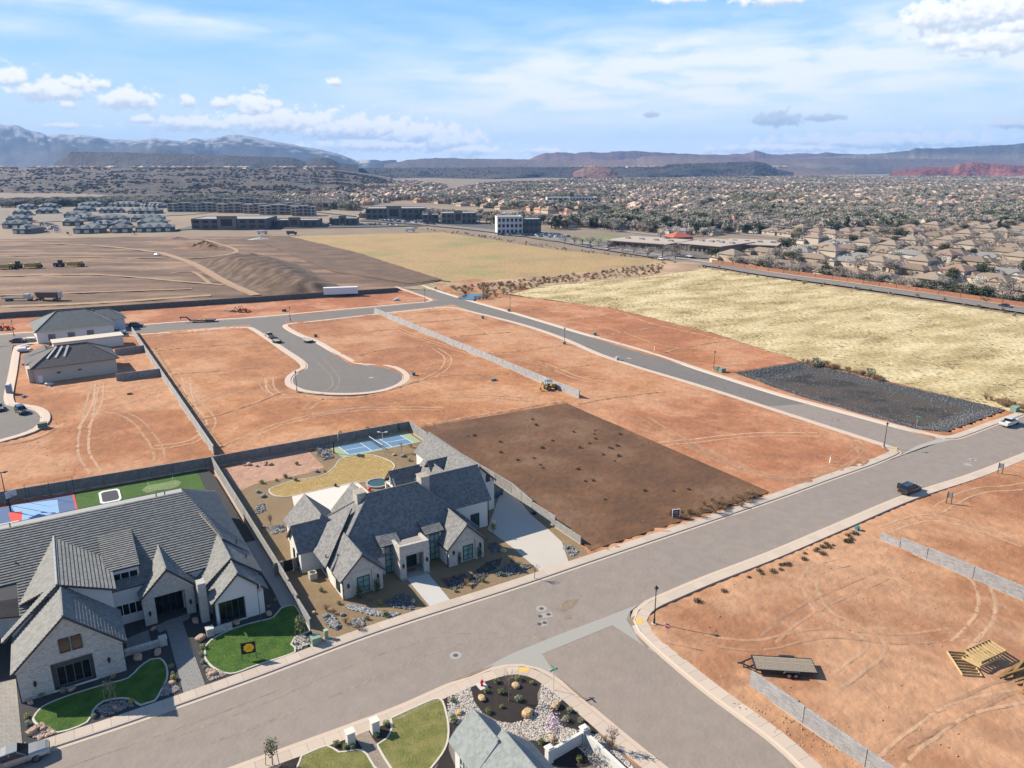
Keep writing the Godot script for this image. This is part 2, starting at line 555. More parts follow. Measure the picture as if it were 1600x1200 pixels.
# ---------------------------------------------------------------- the ground
func make_ground() -> void:
	# the valley floor, in rings out to the horizon
	var st := SurfaceTool.new()
	st.begin(Mesh.PRIMITIVE_TRIANGLES)
	var rings := [0.0]
	var rr := 40.0
	while rr < 9500.0:
		rings.append(rr)
		rr *= 1.11
	var n := 180
	for r in rings:
		for k in n:
			var p := Vector3(sin(TAU * k / n) * r, lerpf(-2.4, -0.6, smoothstep(235.0, 330.0, r)), -cos(TAU * k / n) * r)
			var a := 0.5 + 0.9 * noise.get_noise_2d(p.x * 0.12, p.z * 0.12)
			var c := Color(0.24, 0.175, 0.12).lerp(Color(0.2, 0.16, 0.12), clampf(a, 0, 1))
			c = c.lerp(Color(0.32, 0.23, 0.14), clampf(noise.get_noise_2d(p.x * 0.05 + 90, p.z * 0.3) * 1.6, 0, 1))
			st.set_color(c)
			st.add_vertex(p)
	for i in rings.size() - 1:
		for k in n:
			var m := (k + 1) % n
			for q in [i * n + k, (i + 1) * n + k, (i + 1) * n + m, i * n + k, (i + 1) * n + m, i * n + m]: st.add_index(q)
	st.generate_normals()
	put("ground", st.commit(), M.far_land).set_meta("kind", "structure")
	# bare red earth of the building lots
	var pave: Array = []
	for l in [[V(-48.66,-50.66), V(-33.91,-58.35), V(-21.87,-66.44), V(-7.57,-75.39), V(8.29,-84), V(28.02,-96.73), V(61,-117.92), V(141.05,-169.2)], [V(9.15,-76), V(14.47,-67.13), V(20.52,-59), V(26.74,-48.47)], [V(83.59,-141.75), V(63.01,-174.29), V(31.31,-220.46), V(0,-275.15), V(-43.3,-344.96)], [V(-29.34,-306.32), V(-72.89,-277.62), V(-131.64,-253.61), V(-179.97,-236.87)], [V(-87.16,-261.17), V(-62.84,-221.27), V(-49.86,-199.14), V(-43.85,-187.74)], [V(-164.43,-238.73), V(-138.17,-192.66), V(-121.29,-165.32)]]:
		pave.append(pv(l))
	var zones := [
		[pv([V(13.07,-169.7), V(64.56,-213.41), V(80.43,-140.68), V(45.13,-119.23)]), Color(0.50, 0.235, 0.12)],
		[pv([V(-5.62,-323.71), V(41.33,-296.15), V(84.05,-209.67), V(61.75,-197.16), V(39.96,-225.41)]), Color(0.50, 0.21, 0.095)],
		[pv([V(7.73,-77.24), V(54.08,-107.18), V(128.37,-156.29), V(85.01,-77.24), V(38.52,-50.34), V(19.26,-50.34)]), Color(0.53, 0.315, 0.185)],
		[pv([V(54.08,-107.18), V(128.37,-156.29), V(98.25,-91.8), V(69.43,-82.57)]), Color(0.48, 0.25, 0.13)],
		[pv([V(-208.51,-270.34), V(-109.22,-314), V(-41.38,-341.24), V(-32.15,-307.83), V(-94.78,-270.34), V(-182.17,-234.13)]), Color(0.43, 0.155, 0.068)],
		[pv([V(-124.75,-248.46), V(-82.57,-261.17), V(-58.77,-199.14), V(-58.64,-180.79), V(-26.06,-180.79), V(0,-206.05), V(15.84,-175.35), V(12.33,-170.2), V(-20.98,-152.92), V(-58.24,-138.57)]), Color(0.50, 0.24, 0.105)],
		[pv([V(-139.39,-175.35), V(-107.08,-192.66), V(-94.99,-192.66), V(-60.13,-136.87), V(-59.32,-133.24), V(-94.85,-114.13)]), Color(0.43, 0.19, 0.08)],
		[pv([V(-25.83,-296.15), V(57.01,-186.55), V(15.62,-172.74), V(-51.9,-282.69)]), Color(0.51, 0.25, 0.115)],
	]
	var earth := func(x: float, z: float) -> Color:
		var p := Vector2(x, z)
		var c := Color(0.47, 0.225, 0.105)
		for q in zones:
			if in_poly(p + Vector2(fine.get_noise_2d(x, z), fine.get_noise_2d(z, x)) * 3.0, q[0]): c = q[1]
		var a := noise.get_noise_2d(x * 0.9, z * 0.9) + 0.7 * noise.get_noise_2d(x * 3.0 + 300, z * 3.0) + 0.3 * fine.get_noise_2d(x * 1.6, z * 1.6)
		c = c.lerp(Color(0.60, 0.36, 0.21), clampf(a * 1.6, 0, 0.6))
		c = c.lerp(Color(0.33, 0.135, 0.058), clampf(-a * 1.5, 0, 0.65))
		# drag marks of the grader, drawn out along the streets
		var s := fine.get_noise_2d(x * 0.85 - z * 0.53 , (x * 0.53 + z * 0.85) * 6.0)
		var arc := fine.get_noise_2d(Vector2(x - 60.0, z + 20.0).length() * 5.0, atan2(x - 60.0, z + 20.0) * 30.0)
		return c * Color(0.91, 0.85, 0.82) * (1.0 + 0.2 * s + 0.14 * arc + 0.08 * fine.get_noise_2d(x * 4, z * 4))
	var yards := pv([V(-93.81,-111.26), V(-86.39,-114.38), V(-57.7,-129.78), V(-22.05,-150.48), V(-17.4,-143.2), V(0,-118.44), V(6.88,-106.09), V(10.92,-98.6), V(0,-90.96), V(-22.94,-76.25), V(-37.93,-66.44), V(-48.08,-59.99), V(-53.93,-56.25)])
	var yards2 := pv([V(-24.27,-56.25), V(-20.39,-58.51), V(-12.47,-63.58), V(-6.9,-67.23), V(-4.57,-68.87), V(-2.14,-70.25), V(0,-70.79), V(3.2,-69.82), V(5.37,-67.03), V(11.19,-57.71), V(13.87,-53.69), V(0,-48.47), V(-23.34,-50.98)])
	var paved: PackedVector2Array = Geometry2D.offset_polygon(pv([V(-53.24,-54.55), V(-45.29,-59.32), V(-38.75,-63.22), V(-28.49,-69.93), V(-15.71,-78.78), V(0,-88.06), V(14.01,-96.73), V(43.36,-114.87), V(58.15,-124.45), V(68.03,-130.7), V(77.98,-137.89), V(90.62,-145.43), V(96.92,-147.72), V(117.02,-160.69), V(165.8,-192.66), V(148.27,-166.75), V(102.17,-138.23), V(85.06,-127.66), V(67.79,-118.18), V(37.97,-98.6), V(26.79,-91.8), V(20.63,-87.75), V(15.74,-84), V(13.6,-80.5), V(2.92,-72.01), V(0,-72.8), V(-7.08,-69.4), V(-13.44,-65.08), V(-24.77,-58.67), V(-30.74,-55.27), V(-44.75,-46.71)]), 0.85)[0]
	var paved2: PackedVector2Array = Geometry2D.offset_polygon(pv([V(-0.74,-72.92), V(15.26,-83.56), V(14.82,-81.18), V(15.16,-78.78), V(17.22,-74.31), V(20.85,-67.84), V(25.48,-60.84), V(29.88,-51.97), V(17.81,-53.27), V(14.9,-57.32), V(11.85,-61.27), V(8.48,-65.85), V(6.33,-68.87), V(4.47,-71.01), V(2.93,-72.24)]), 0.85)[0]
	var sale_lot := pv([V(-19.21,-152.1), V(13,-168.71), V(44.55,-119.49), V(11.66,-99.36), V(10.79,-101.32), V(6.89,-106.3), V(0,-118.7), V(-17.18,-143.57)])
	var pale_field := pv([V(-1.41,-325.39), V(15.25,-352.64), V(77.12,-389.31), V(130.32,-377.79), V(193.55,-276.38), V(212.37,-240.62), V(130.02,-141.03), V(115.58,-164.84), V(101.73,-187.14), V(84.6,-211.15), V(68.11,-249.48), V(40.96,-293.36)])
	var pond := pv([V(62.1,-197.16), V(83.24,-207.48), V(114.68,-164.84), V(93.45,-150.48), V(88.17,-152.51), V(71.68,-176.41)])
	var relief := func(x: float, z: float) -> float:
		var p := Vector2(x, z)
		var near := 99.0
		for i in pave.size():
			var l: PackedVector2Array = pave[i]
			for k in l.size() - 1:
				near = minf(near, p.distance_to(Geometry2D.get_closest_point_to_segment(p, l[k], l[k + 1])) - (4.9 if i < 2 else 5.2))
		near = minf(near, minf(p.distance_to(V(-45.09,-189.56)), p.distance_to(V(-114.4,-156.72))) - 14.6)
		if in_poly(p, paved) or in_poly(p, paved2): return -0.25
		if in_poly(p, pond): return -1.7
		if in_poly(p, pale_field): return -0.45
		if in_poly(p, sale_lot): return -0.3
		if in_poly(p, yards) or in_poly(p, yards2): return -0.5
		var h: float = 0.14 * noise.get_noise_2d(x * 5, z * 5) + 0.06 * fine.get_noise_2d(x * 3, z * 3)
		return lerpf(-0.2, 0.12 + h * smoothstep(1.5, 5.0, near), smoothstep(0.45, 1.75, near))
	relief_at = relief
	put("bare_earth", land(pv([V(-53.22,-44.51), V(-121.08,-121.92), V(-225.1,-270.34), V(-192.74,-275.15), V(-130.32,-298.99), V(-50.06,-335.79), V(-34.09,-358.63), V(-19.33,-373.37), V(0,-364.8), V(47.78,-323.71), V(95.57,-229.69), V(133.58,-180.79), V(156.9,-156.29), V(115.92,-77.24), V(65.27,-44.51)]), 1.25, relief, earth), M.dirt).set_meta("kind", "structure")
	# the darker lot for sale
	var dark := func(x: float, z: float) -> Color:
		var a := noise.get_noise_2d(x * 2.6, z * 2.6) + 0.6 * fine.get_noise_2d(x, z)
		var c := Color(0.148, 0.068, 0.028).lerp(Color(0.19, 0.105, 0.06), clampf(a * 1.4, 0, 0.8)).lerp(Color(0.085, 0.042, 0.022), clampf(-a, 0, 0.5))
		return c * (1.0 + 0.2 * fine.get_noise_2d(x * 4, z * 4))
	ground_piece("dark_lot", [V(-19.95,-152.51), V(13.07,-169.7), V(45.13,-119.23), V(11.58,-98.6), V(10.5,-101.32), V(6.91,-106.74), V(0,-119.23), V(-17.52,-144.31)], 0.7, 0.17, 0.12, dark, M.dirt)
	# dry grass fields and the ploughed field beyond the streets
	var straw := func(x: float, z: float) -> Color:
		var u := x * 0.85 - z * 0.53
		var w := x * 0.53 + z * 0.85
		var a := noise.get_noise_2d(u * 1.1, w * 3.0) + 0.7 * fine.get_noise_2d(u * 0.4, w * 1.6) + 0.3 * fine.get_noise_2d(x * 2, z * 2)
		var c := Color(0.53, 0.42, 0.215).lerp(Color(0.35, 0.265, 0.11), clampf(a * 1.5, 0, 1)).lerp(Color(0.66, 0.555, 0.33), clampf(-a * 1.5, 0, 1))
		return c
	ground_piece("pale_grass_field", [V(-1.42,-327.08), V(15.33,-354.62), V(77.58,-391.7), V(106.85,-414.5), V(131.06,-380.05), V(194.37,-277.62), V(213.16,-241.58), V(129.73,-140.68), V(115.28,-164.37), V(101.44,-186.55), V(84.32,-210.4), V(67.85,-248.46), V(40.78,-291.99)], 1.7, 0.08, 0.3, straw, M.straw)
	var tan_field := func(x: float, z: float) -> Color:
		var a := noise.get_noise_2d(x * 1.1, z * 1.1)
		return Color(0.41, 0.28, 0.125).lerp(Color(0.34, 0.235, 0.11), clampf(a * 1.6, 0, 1)).lerp(Color(0.27, 0.25, 0.09), clampf(2.0 * noise.get_noise_2d(x * 0.6 + 500, z * 0.6) - 0.3, 0, 1))
	ground_piece("tan_grass_field", [V(-179.77,-608.52), V(-60.07,-644.22), V(-30.72,-602.94), V(22.05,-517.21), V(91.74,-446.09), V(55.27,-401.53), V(12.6,-364.8), V(-12.2,-352.64), V(-35.04,-369.04), V(-100.45,-489.96)], 3.0, 0.05, 0.3, tan_field, M.straw)
	var plough := func(x: float, z: float) -> Color:
		var u := x * 0.85 - z * 0.53
		var w := x * 0.53 + z * 0.85
		var a := noise.get_noise_2d(x * 0.5, z * 2.2) + 0.6 * fine.get_noise_2d(x * 0.1, z * 0.5)
		var c := Color(0.17, 0.098, 0.06).lerp(Color(0.31, 0.19, 0.12), clampf(a * 1.8, 0, 1)).lerp(Color(0.09, 0.05, 0.032), clampf(-a * 1.6, 0, 1))
		return c * (1.0 + 0.15 * fine.get_noise_2d(u * 0.5, w * 3.0))
	ground_piece("ploughed_field", [V(-543.75,-581.59), V(-398.89,-586.79), V(-296.94,-602.94), V(-179.77,-608.52), V(-100.45,-489.96), V(-35.04,-369.04), V(-52.61,-341.24), V(-109.74,-315.58), V(-194.37,-277.62), V(-247.35,-255.73)], 3.0, 0.04, 0.5, plough, M.dirt)
	var hump := pv([V(-186.17,-434.08), V(-180.66,-458.76), V(-150.37,-468.72), V(-120.52,-425.48), V(-88.22,-364.8), V(-73.35,-335.79), V(-84.32,-323.71), V(-102,-317.18), V(-122.66,-341.24)])
	var hump_high := func(x: float, z: float) -> float:
		var d := 99.0
		for k in hump.size():
			d = minf(d, Vector2(x, z).distance_to(Geometry2D.get_closest_point_to_segment(Vector2(x, z), hump[k], hump[(k + 1) % hump.size()])))
		return 0.1 + 4.5 * smoothstep(0.0, 20.0, d) + 0.45 * smoothstep(1.0, 8.0, d) * sin((x * 0.9 + z * 0.25 + 14.0 * noise.get_noise_2d(x, z)) * 0.75)
	var hump_tone := func(x: float, z: float) -> Color:
		return Color(0.095, 0.055, 0.034).lerp(Color(0.18, 0.112, 0.07), clampf(0.3 + 0.5 * sin((x * 0.9 + z * 0.25 + 14.0 * noise.get_noise_2d(x, z)) * 0.75) + fine.get_noise_2d(x, z), 0, 1))
	put("dark_earth_mound", land(hump, 1.5, hump_high, hump_tone), M.dirt).set_meta("kind", "structure")
	ground_piece("brown_strip", [V(-206.22,-592.08), V(-178.17,-602.94), V(-99.72,-486.29), V(-35.24,-371.19), V(-49.33,-356.61), V(-96.14,-399.03)], 3.0, 0.25, 0.4, plain(Color(0.15, 0.09, 0.055), 0.5, 3.0), M.dirt)
	ground_piece("scrub_verge", [V(-51.99,-343.09), V(-34.66,-364.8), V(-12.14,-350.69), V(15.25,-352.64), V(-1.41,-325.39), V(-11.03,-317.18), V(-28.96,-334.02)], 2.0, 0.12, 0.4, plain(Color(0.33, 0.25, 0.14), 0.7, 3.0), M.straw)
	ground_piece("field_track", [V(-30.83,-356.61), V(9.83,-380.05), V(55.94,-406.62), V(92.36,-449.19), V(109.84,-434.08), V(106.19,-411.84), V(76.68,-386.96), V(15.17,-350.69), V(-8.96,-344.96)], 2.5, 0.17, 0.2, plain(Color(0.42, 0.28, 0.17), 0.5, 2.0), M.dirt)
	# the drainage basin lined with dark rock
	var basin := pv([V(61.4,-197.16), V(83.78,-208.93), V(115.58,-164.84), V(93.01,-149.68), V(87.47,-151.69), V(71.28,-175.35)])
	var mid := Vector2.ZERO
	for q in basin: mid += q / basin.size()
	var inner := PackedVector2Array()
	for q in basin: inner.append(mid + (q - mid) * 0.74)
	var bowl := func(x: float, z: float) -> float:
		var d := 99.0
		for k in basin.size():
			d = minf(d, Vector2(x, z).distance_to(Geometry2D.get_closest_point_to_segment(Vector2(x, z), basin[k], basin[(k + 1) % basin.size()])))
		return 0.14 - 1.1 * smoothstep(0.5, 6.0, d) + 0.06 * fine.get_noise_2d(x * 6, z * 6)
	var bed := func(x: float, z: float) -> Color:
		var a := noise.get_noise_2d(x * 3, z * 3) + fine.get_noise_2d(x * 2, z * 2) * 0.4
		if in_poly(Vector2(x, z), inner): return Color(0.095, 0.085, 0.077).lerp(Color(0.135, 0.105, 0.082), clampf(a * 2 + 0.3, 0, 1)).lerp(Color(0.035, 0.033, 0.033), clampf(-a * 2, 0, 1))
		return Color(0.10, 0.102, 0.105)
	put("drainage_basin", land(basin, 1.0, bowl, bed), M.gravel).set_meta("kind", "structure")
	var rock := MB.new()
	rock.ball(Vector3.ZERO, Vector3(0.24, 0.14, 0.2), 5)
	var spots := []
	var tints := []
	for k in 9000:
		var p := pick(basin)
		if in_poly(p, inner) and k % 7: continue
		spots.append(Transform3D(Basis(Vector3(rng.randf(), rng.randf(), rng.randf()).normalized(), rng.randf() * 6.0).scaled(Vector3.ONE * rng.randf_range(0.35, 1.0)), Vector3(p.x, bowl.call(p.x, p.y) + 0.05, p.y)))
		var g := rng.randf_range(0.08, 0.2)
		tints.append(Color(g, g, g * 1.06))
	var rocks := scatter("basin_rocks", rock.mesh(), M.stone, spots, tints)
	tag(rocks, "dark broken rock lining the drainage basin beside the street", "rocks")
	# tufts on the pale field
	var tuft := MB.new()
	for k in 5:
		var a := TAU * k / 5.0
		var d := Vector3(cos(a), 0, sin(a))
		var s := Vector3(-d.z, 0, d.x) * 0.12
		tuft.tri(d * 0.05 - s, d * 0.05 + s, d * 0.55 + Vector3(0, 0.2, 0))
		tuft.tri(-s, s, d * 0.4 + Vector3(0, 0.26, 0))
	spots = []
	tints = []
	var field := pv([V(-1.42,-327.08), V(15.33,-354.62), V(77.58,-391.7), V(106.85,-414.5), V(131.06,-380.05), V(194.37,-277.62), V(203.98,-257.88), V(124.65,-151.29), V(115.28,-164.37), V(101.44,-186.55), V(84.32,-210.4), V(67.85,-248.46), V(40.78,-291.99)])
	for k in 9000:
		var p := pick(field)
		var a := noise.get_noise_2d((p.x * 0.85 - p.y * 0.53) * 1.1, (p.x * 0.53 + p.y * 0.85) * 3.0)
		if rng.randf() > 0.75 + a: continue
		var s := rng.randf_range(0.4, 0.85)
		spots.append(Transform3D(Basis(Vector3.UP, rng.randf() * TAU).scaled(Vector3(s * 1.5, s, s * 1.5)), Vector3(p.x, 0.05, p.y)))
		tints.append(Color(0.56, 0.46, 0.28).lerp(Color(0.68, 0.585, 0.39), rng.randf()) * (1.0 - 0.35 * clampf(a * 2.0, 0.0, 1.0)))
	tag(scatter("field_grass", tuft.mesh(), M.straw, spots, tints), "dry pale grass tufts over the big field", "grass")
	# clods and tyre tracks on the bare earth
	var clod := MB.new()
	clod.ball(Vector3.ZERO, Vector3(0.16, 0.11, 0.14), 4)
	spots = []
	tints = []
	for z in [[pv([V(16.68,-79.83), V(53.6,-106.09), V(91.38,-121.92), V(74.58,-84), V(42.61,-57.4), V(29.83,-57.4)]), 350], [pv([V(13.07,-169.7), V(62.49,-206.05), V(77.84,-140.68), V(45.13,-119.23)]), 200], [pv([V(-58.24,-138.57), V(-122.56,-248.46), V(-83.17,-248.46), V(-55.44,-175.35), V(-26.06,-180.79), V(12.5,-172.74), V(-20.98,-152.92)]), 350], [pv([V(-19.53,-152.51), V(13.07,-169.7), V(44.8,-119.23), V(11.91,-98.98)]), 250], [pv([V(-87.88,-116.63), V(-59.32,-133.24), V(-92.21,-186.55), V(-114.05,-175.35)]), 250], [pv([V(22.58,-66.05), V(25.64,-68.04), V(35.16,-56.47), V(31.76,-55.57)]), 160]]:
		for k in z[1]:
			var p := pick(z[0])
			spots.append(Transform3D(Basis(Vector3.UP, rng.randf() * TAU).scaled(Vector3.ONE * rng.randf_range(0.3, 1.2)), Vector3(p.x, 0.08, p.y)))
			tints.append(Color(0.44, 0.26, 0.15) * rng.randf_range(0.75, 1.15))
	tag(scatter("earth_clods", clod.mesh(), M.dirt, spots, tints), "loose clods of red earth on the bare lots", "earth")
	make_tracks()

func ribbon(mb: MB, line: PackedVector2Array, w: float, y: float, tint: Color, rim := 0.0, ground := true) -> void:   # a shallow rut with raised rims
	var n := normals2(line, 1.0)
	for k in line.size() - 1:
		for s in [[-0.5, 0.0, -0.32, rim], [-0.32, rim, -0.2, 0.005], [-0.2, 0.005, 0.2, 0.005], [0.2, 0.005, 0.32, rim], [0.32, rim, 0.5, 0.0]]:
			mb.tint = tint * (1.0 if absf(s[0]) < 0.3 else 0.93)
			var q := []
			for e in [[k, s[0], s[1]], [k + 1, s[0], s[1]], [k + 1, s[2], s[3]], [k, s[2], s[3]]]:
				var p: Vector2 = line[e[0]] + n[e[0]] * e[1] * w
				q.append(Vector3(p.x, y + e[2] + (relief_at.call(p.x, p.y) if ground else 0.1 * fine.get_noise_2d(p.x * 3, p.y * 3)), p.y))
			mb.quad(q[0], q[1], q[2], q[3])

func make_tracks() -> void:
	var mb := MB.new()
	var pale := Color(0.57, 0.35, 0.215)
	var red := Color(0.46, 0.26, 0.15)
	var runs := [
		[[V(34.39,-68.66), V(38.37,-71.34), V(43.46,-76), V(42.09,-79.83), V(40.02,-82.57), V(40.28,-88.54), V(43.1,-93.51), V(47.94,-95.27)], pale, 2], [[V(53.38,-76), V(60.44,-82.57), V(64.2,-90.14), V(62.69,-95.27), V(58.12,-100.92)], pale, 2],
		[[V(30.91,-77.24), V(36.76,-82.57), V(43.52,-86.98), V(51.8,-91.8)], red, 2], [[V(38.14,-60.66), V(45.23,-64.23), V(53.02,-68.15), V(60.06,-70.25)], red, 2], [[V(35.31,-57.4), V(41.14,-61.53), V(47.11,-65.18), V(54.45,-67.13)], pale, 2],
		[[V(23.18,-77.24), V(28.98,-76), V(38.38,-78.52), V(46.37,-77.24), V(54.83,-78.52)], red, 2], [[V(69.82,-111.73), V(80.64,-119.23), V(91.38,-121.92), V(104.69,-127.66)], pale, 2], [[V(58.14,-105.02), V(67.52,-109.41), V(74.18,-105.02), V(78.11,-98.98)], pale, 2],
		[[V(23.4,-160.69), V(34.51,-144.31), V(45.21,-127.66), V(55.91,-127.66), V(66.5,-135.53), V(71.68,-144.31), V(70.44,-154.17), V(61.44,-160.69)], red, 2], [[V(29.26,-160.69), V(37.62,-140.68), V(47.1,-126.18), V(58.87,-126.18), V(69.01,-135.53), V(70.35,-144.31)], red, 2], [[V(23.35,-140.68), V(37.17,-144.31), V(51.63,-148.11), V(65.22,-148.11)], pale, 2],
		[[V(-72.65,-140.68), V(-66.37,-144.31), V(-67.04,-156.29), V(-79.2,-175.35), V(-88.08,-192.66)], pale, 2], [[V(-108.98,-186.55), V(-99.07,-165.32), V(-86.92,-140.68), V(-77.33,-127.66)], pale, 2], [[V(-108.24,-160.69), V(-100.57,-165.32), V(-87.77,-160.69), V(-74.33,-144.31), V(-68.26,-133.88)], red, 2], [[V(-108.14,-186.55), V(-99.88,-170.2), V(-93.25,-152.1)], pale, 2],
		[[V(-65.63,-192.66), V(-61.09,-180.79), V(-55.44,-175.35), V(-48.59,-179.68)], pale, 2], [[V(-46.16,-179.68), V(-46.09,-172.74), V(-47.78,-170.2), V(-48.03,-165.32)], pale, 2], [[V(-67.67,-199.14), V(-65.05,-186.55), V(-60.23,-178.03)], red, 2], [[V(-23.98,-225.41), V(-18.99,-213.41), V(-19.59,-199.14), V(-25.15,-186.55)], pale, 2],
		[[V(-49.76,-270.34), V(-29.51,-238.73), V(-7.59,-213.41), V(5.18,-192.66), V(12.96,-179.68)], pale, 2], [[V(-46.81,-160.69), V(-30.83,-170.2), V(-12.67,-175.35), V(4.69,-172.74)], red, 2], [[V(-58.38,-140.68), V(-49.92,-156.29), V(-36.03,-165.32), V(-15.01,-165.32)], pale, 2], [[V(-107.77,-229.69), V(-99.08,-238.73), V(-82.8,-234.13)], pale, 2], [[V(-76.55,-165.32), V(-71.68,-180.79), V(-60.19,-175.35)], red, 2],
		[[V(0,-213.41), V(9.19,-206.05), V(17.27,-192.66), V(25.15,-186.55)], pale, 2], [[V(-42.65,-270.34), V(-28.43,-270.34), V(-13.65,-258.97), V(-4.07,-229.69)], pale, 2], [[V(18.96,-270.34), V(35.7,-253.61), V(48.8,-229.69), V(61.94,-225.41)], pale, 1], [[V(-85.51,-186.55), V(-75.05,-165.32), V(-65.22,-148.11)], pale, 2],
	]
	for r in runs:
		var l := smooth_line(r[0], 1.0)
		var n := normals2(l, 1.0)
		for s in r[2]:
			var side := PackedVector2Array()
			for k in l.size(): side.append(l[k] + n[k] * (s * 1.9 - 0.95 + 0.12 * fine.get_noise_1d(k * 3.0)))
			ribbon(mb, side, rng.randf_range(0.4, 0.6), 0.012, r[1] * rng.randf_range(0.82, 1.0))
	# dirt roads across the ploughed field
	for r in [[[V(-230.2,-489.96), V(-186.17,-434.08), V(-141.78,-364.8), V(-112.43,-323.71)], 5.0], [[V(-230.2,-489.96), V(-288.96,-529.81), V(-347.8,-552.19)], 4.0], [[V(-323.05,-472.13), V(-270.77,-465.35), V(-212.08,-458.76)], 3.0], [[V(-235.24,-576.48), V(-184,-501.29), V(-187.15,-465.35), V(-204.23,-458.76)], 3.0], [[V(-263.63,-382.32), V(-216.69,-386.96), V(-163.83,-364.8), V(-137.25,-352.64)], 3.0], [[V(-224.87,-323.71), V(-194.96,-330.51), V(-147.79,-341.24)], 3.0], [[V(-144.12,-354.62), V(-171.68,-399.03), V(-180.45,-391.7)], 2.0], [[V(-206.63,-296.15), V(-172.55,-304.83), V(-132.11,-323.71)], 5.0]]:
		var l := smooth_line(r[0], 4.0)
		ribbon(mb, l, r[1], 0.3, Color(0.39, 0.255, 0.155), 0.04, false)
	var o := obj("tyre_tracks", mb, M.dirt)
	tag(o, "pale tyre tracks curving over the bare earth", "tracks", "", "stuff")
	# windrows of earth between the lots
	var berms := MB.new()
	for l in [[V(-110.95,-221.27), V(-97.26,-228.82), V(-82.21,-232.34)], [V(-93.18,-195.2), V(-83.44,-198.48), V(-72.35,-202.54)], [V(-69.87,-158.02), V(-66.5,-162.51), V(-61.66,-170.2), V(-57.98,-178.58)], [V(-63.12,-242.54), V(-52.53,-248.46), V(-40.16,-253.61)], [V(-45.8,-216.49), V(-39.68,-223.74), V(-27.35,-228.82)], [V(-46.87,-172.74), V(-35.64,-175.35), V(-25.37,-188.34), V(-15.34,-194.56), V(0,-195.85)], [V(-35.84,-263.4), V(-25.85,-267.99), V(-17.84,-271.53)], [V(-20.25,-241.58), V(-10.82,-245.47), V(-0.66,-248.46)], [V(-7.77,-218.85), V(0,-221.27), V(15.2,-228.82)], [V(5.31,-197.81), V(12.58,-201.17), V(21.98,-205.34)], [V(16.1,-169.2), V(25.2,-174.29), V(38.87,-179.68)], [V(4.28,-287.93), V(12.86,-294.75), V(21.47,-300.43)], [V(18.1,-267.99), V(28.79,-273.93), V(39.21,-280.13)], [V(32.33,-244.48), V(40.8,-250.5), V(50.79,-256.8)], [V(46.97,-220.46), V(54.32,-227.1), V(67.52,-235.04)], [V(0,-320.41), V(21.77,-304.83), V(40.24,-287.93), V(50.87,-263.4), V(68.51,-238.73), V(78.55,-221.27)], [V(-104.26,-141.39), V(-99.37,-146.19), V(-99.85,-156.29)], [V(-121.05,-240.62), V(-109.43,-248.46), V(-93.71,-253.61)], [V(-79.82,-261.17), V(-61.86,-271.53), V(-25.26,-289.27)], [V(-59.03,-140.68), V(-75.05,-165.32), V(-111.88,-225.41)], [V(-19.68,-153.75), V(-5.88,-161.59), V(12.4,-171.21)]]:
		var p := smooth_line(l, 0.8)
		var n := normals2(p, 1.0)
		for k in p.size() - 1:
			var q := []
			for e in [k, k + 1]:
				var wob := 1.0 + 0.9 * fine.get_noise_2d(p[e].x * 7, p[e].y * 7)
				for s in [[-0.75, 0.0], [-0.25, 0.15], [0.2, 0.13], [0.7, 0.0]]:
					var at: Vector2 = p[e] + n[e] * s[0] * wob
					q.append(Vector3(at.x, s[1] * wob + relief_at.call(at.x, at.y) - 0.01, at.y))
			berms.tint = Color(0.42, 0.22, 0.115) * (1.0 + 0.3 * fine.get_noise_1d(k * 5.0))
			for s in 3: berms.quad(q[s], q[s + 4], q[s + 5], q[s + 1])
	o = obj("earth_windrows", berms, M.dirt)
	tag(o, "low windrows of loose earth along the lot lines", "earth", "", "stuff")

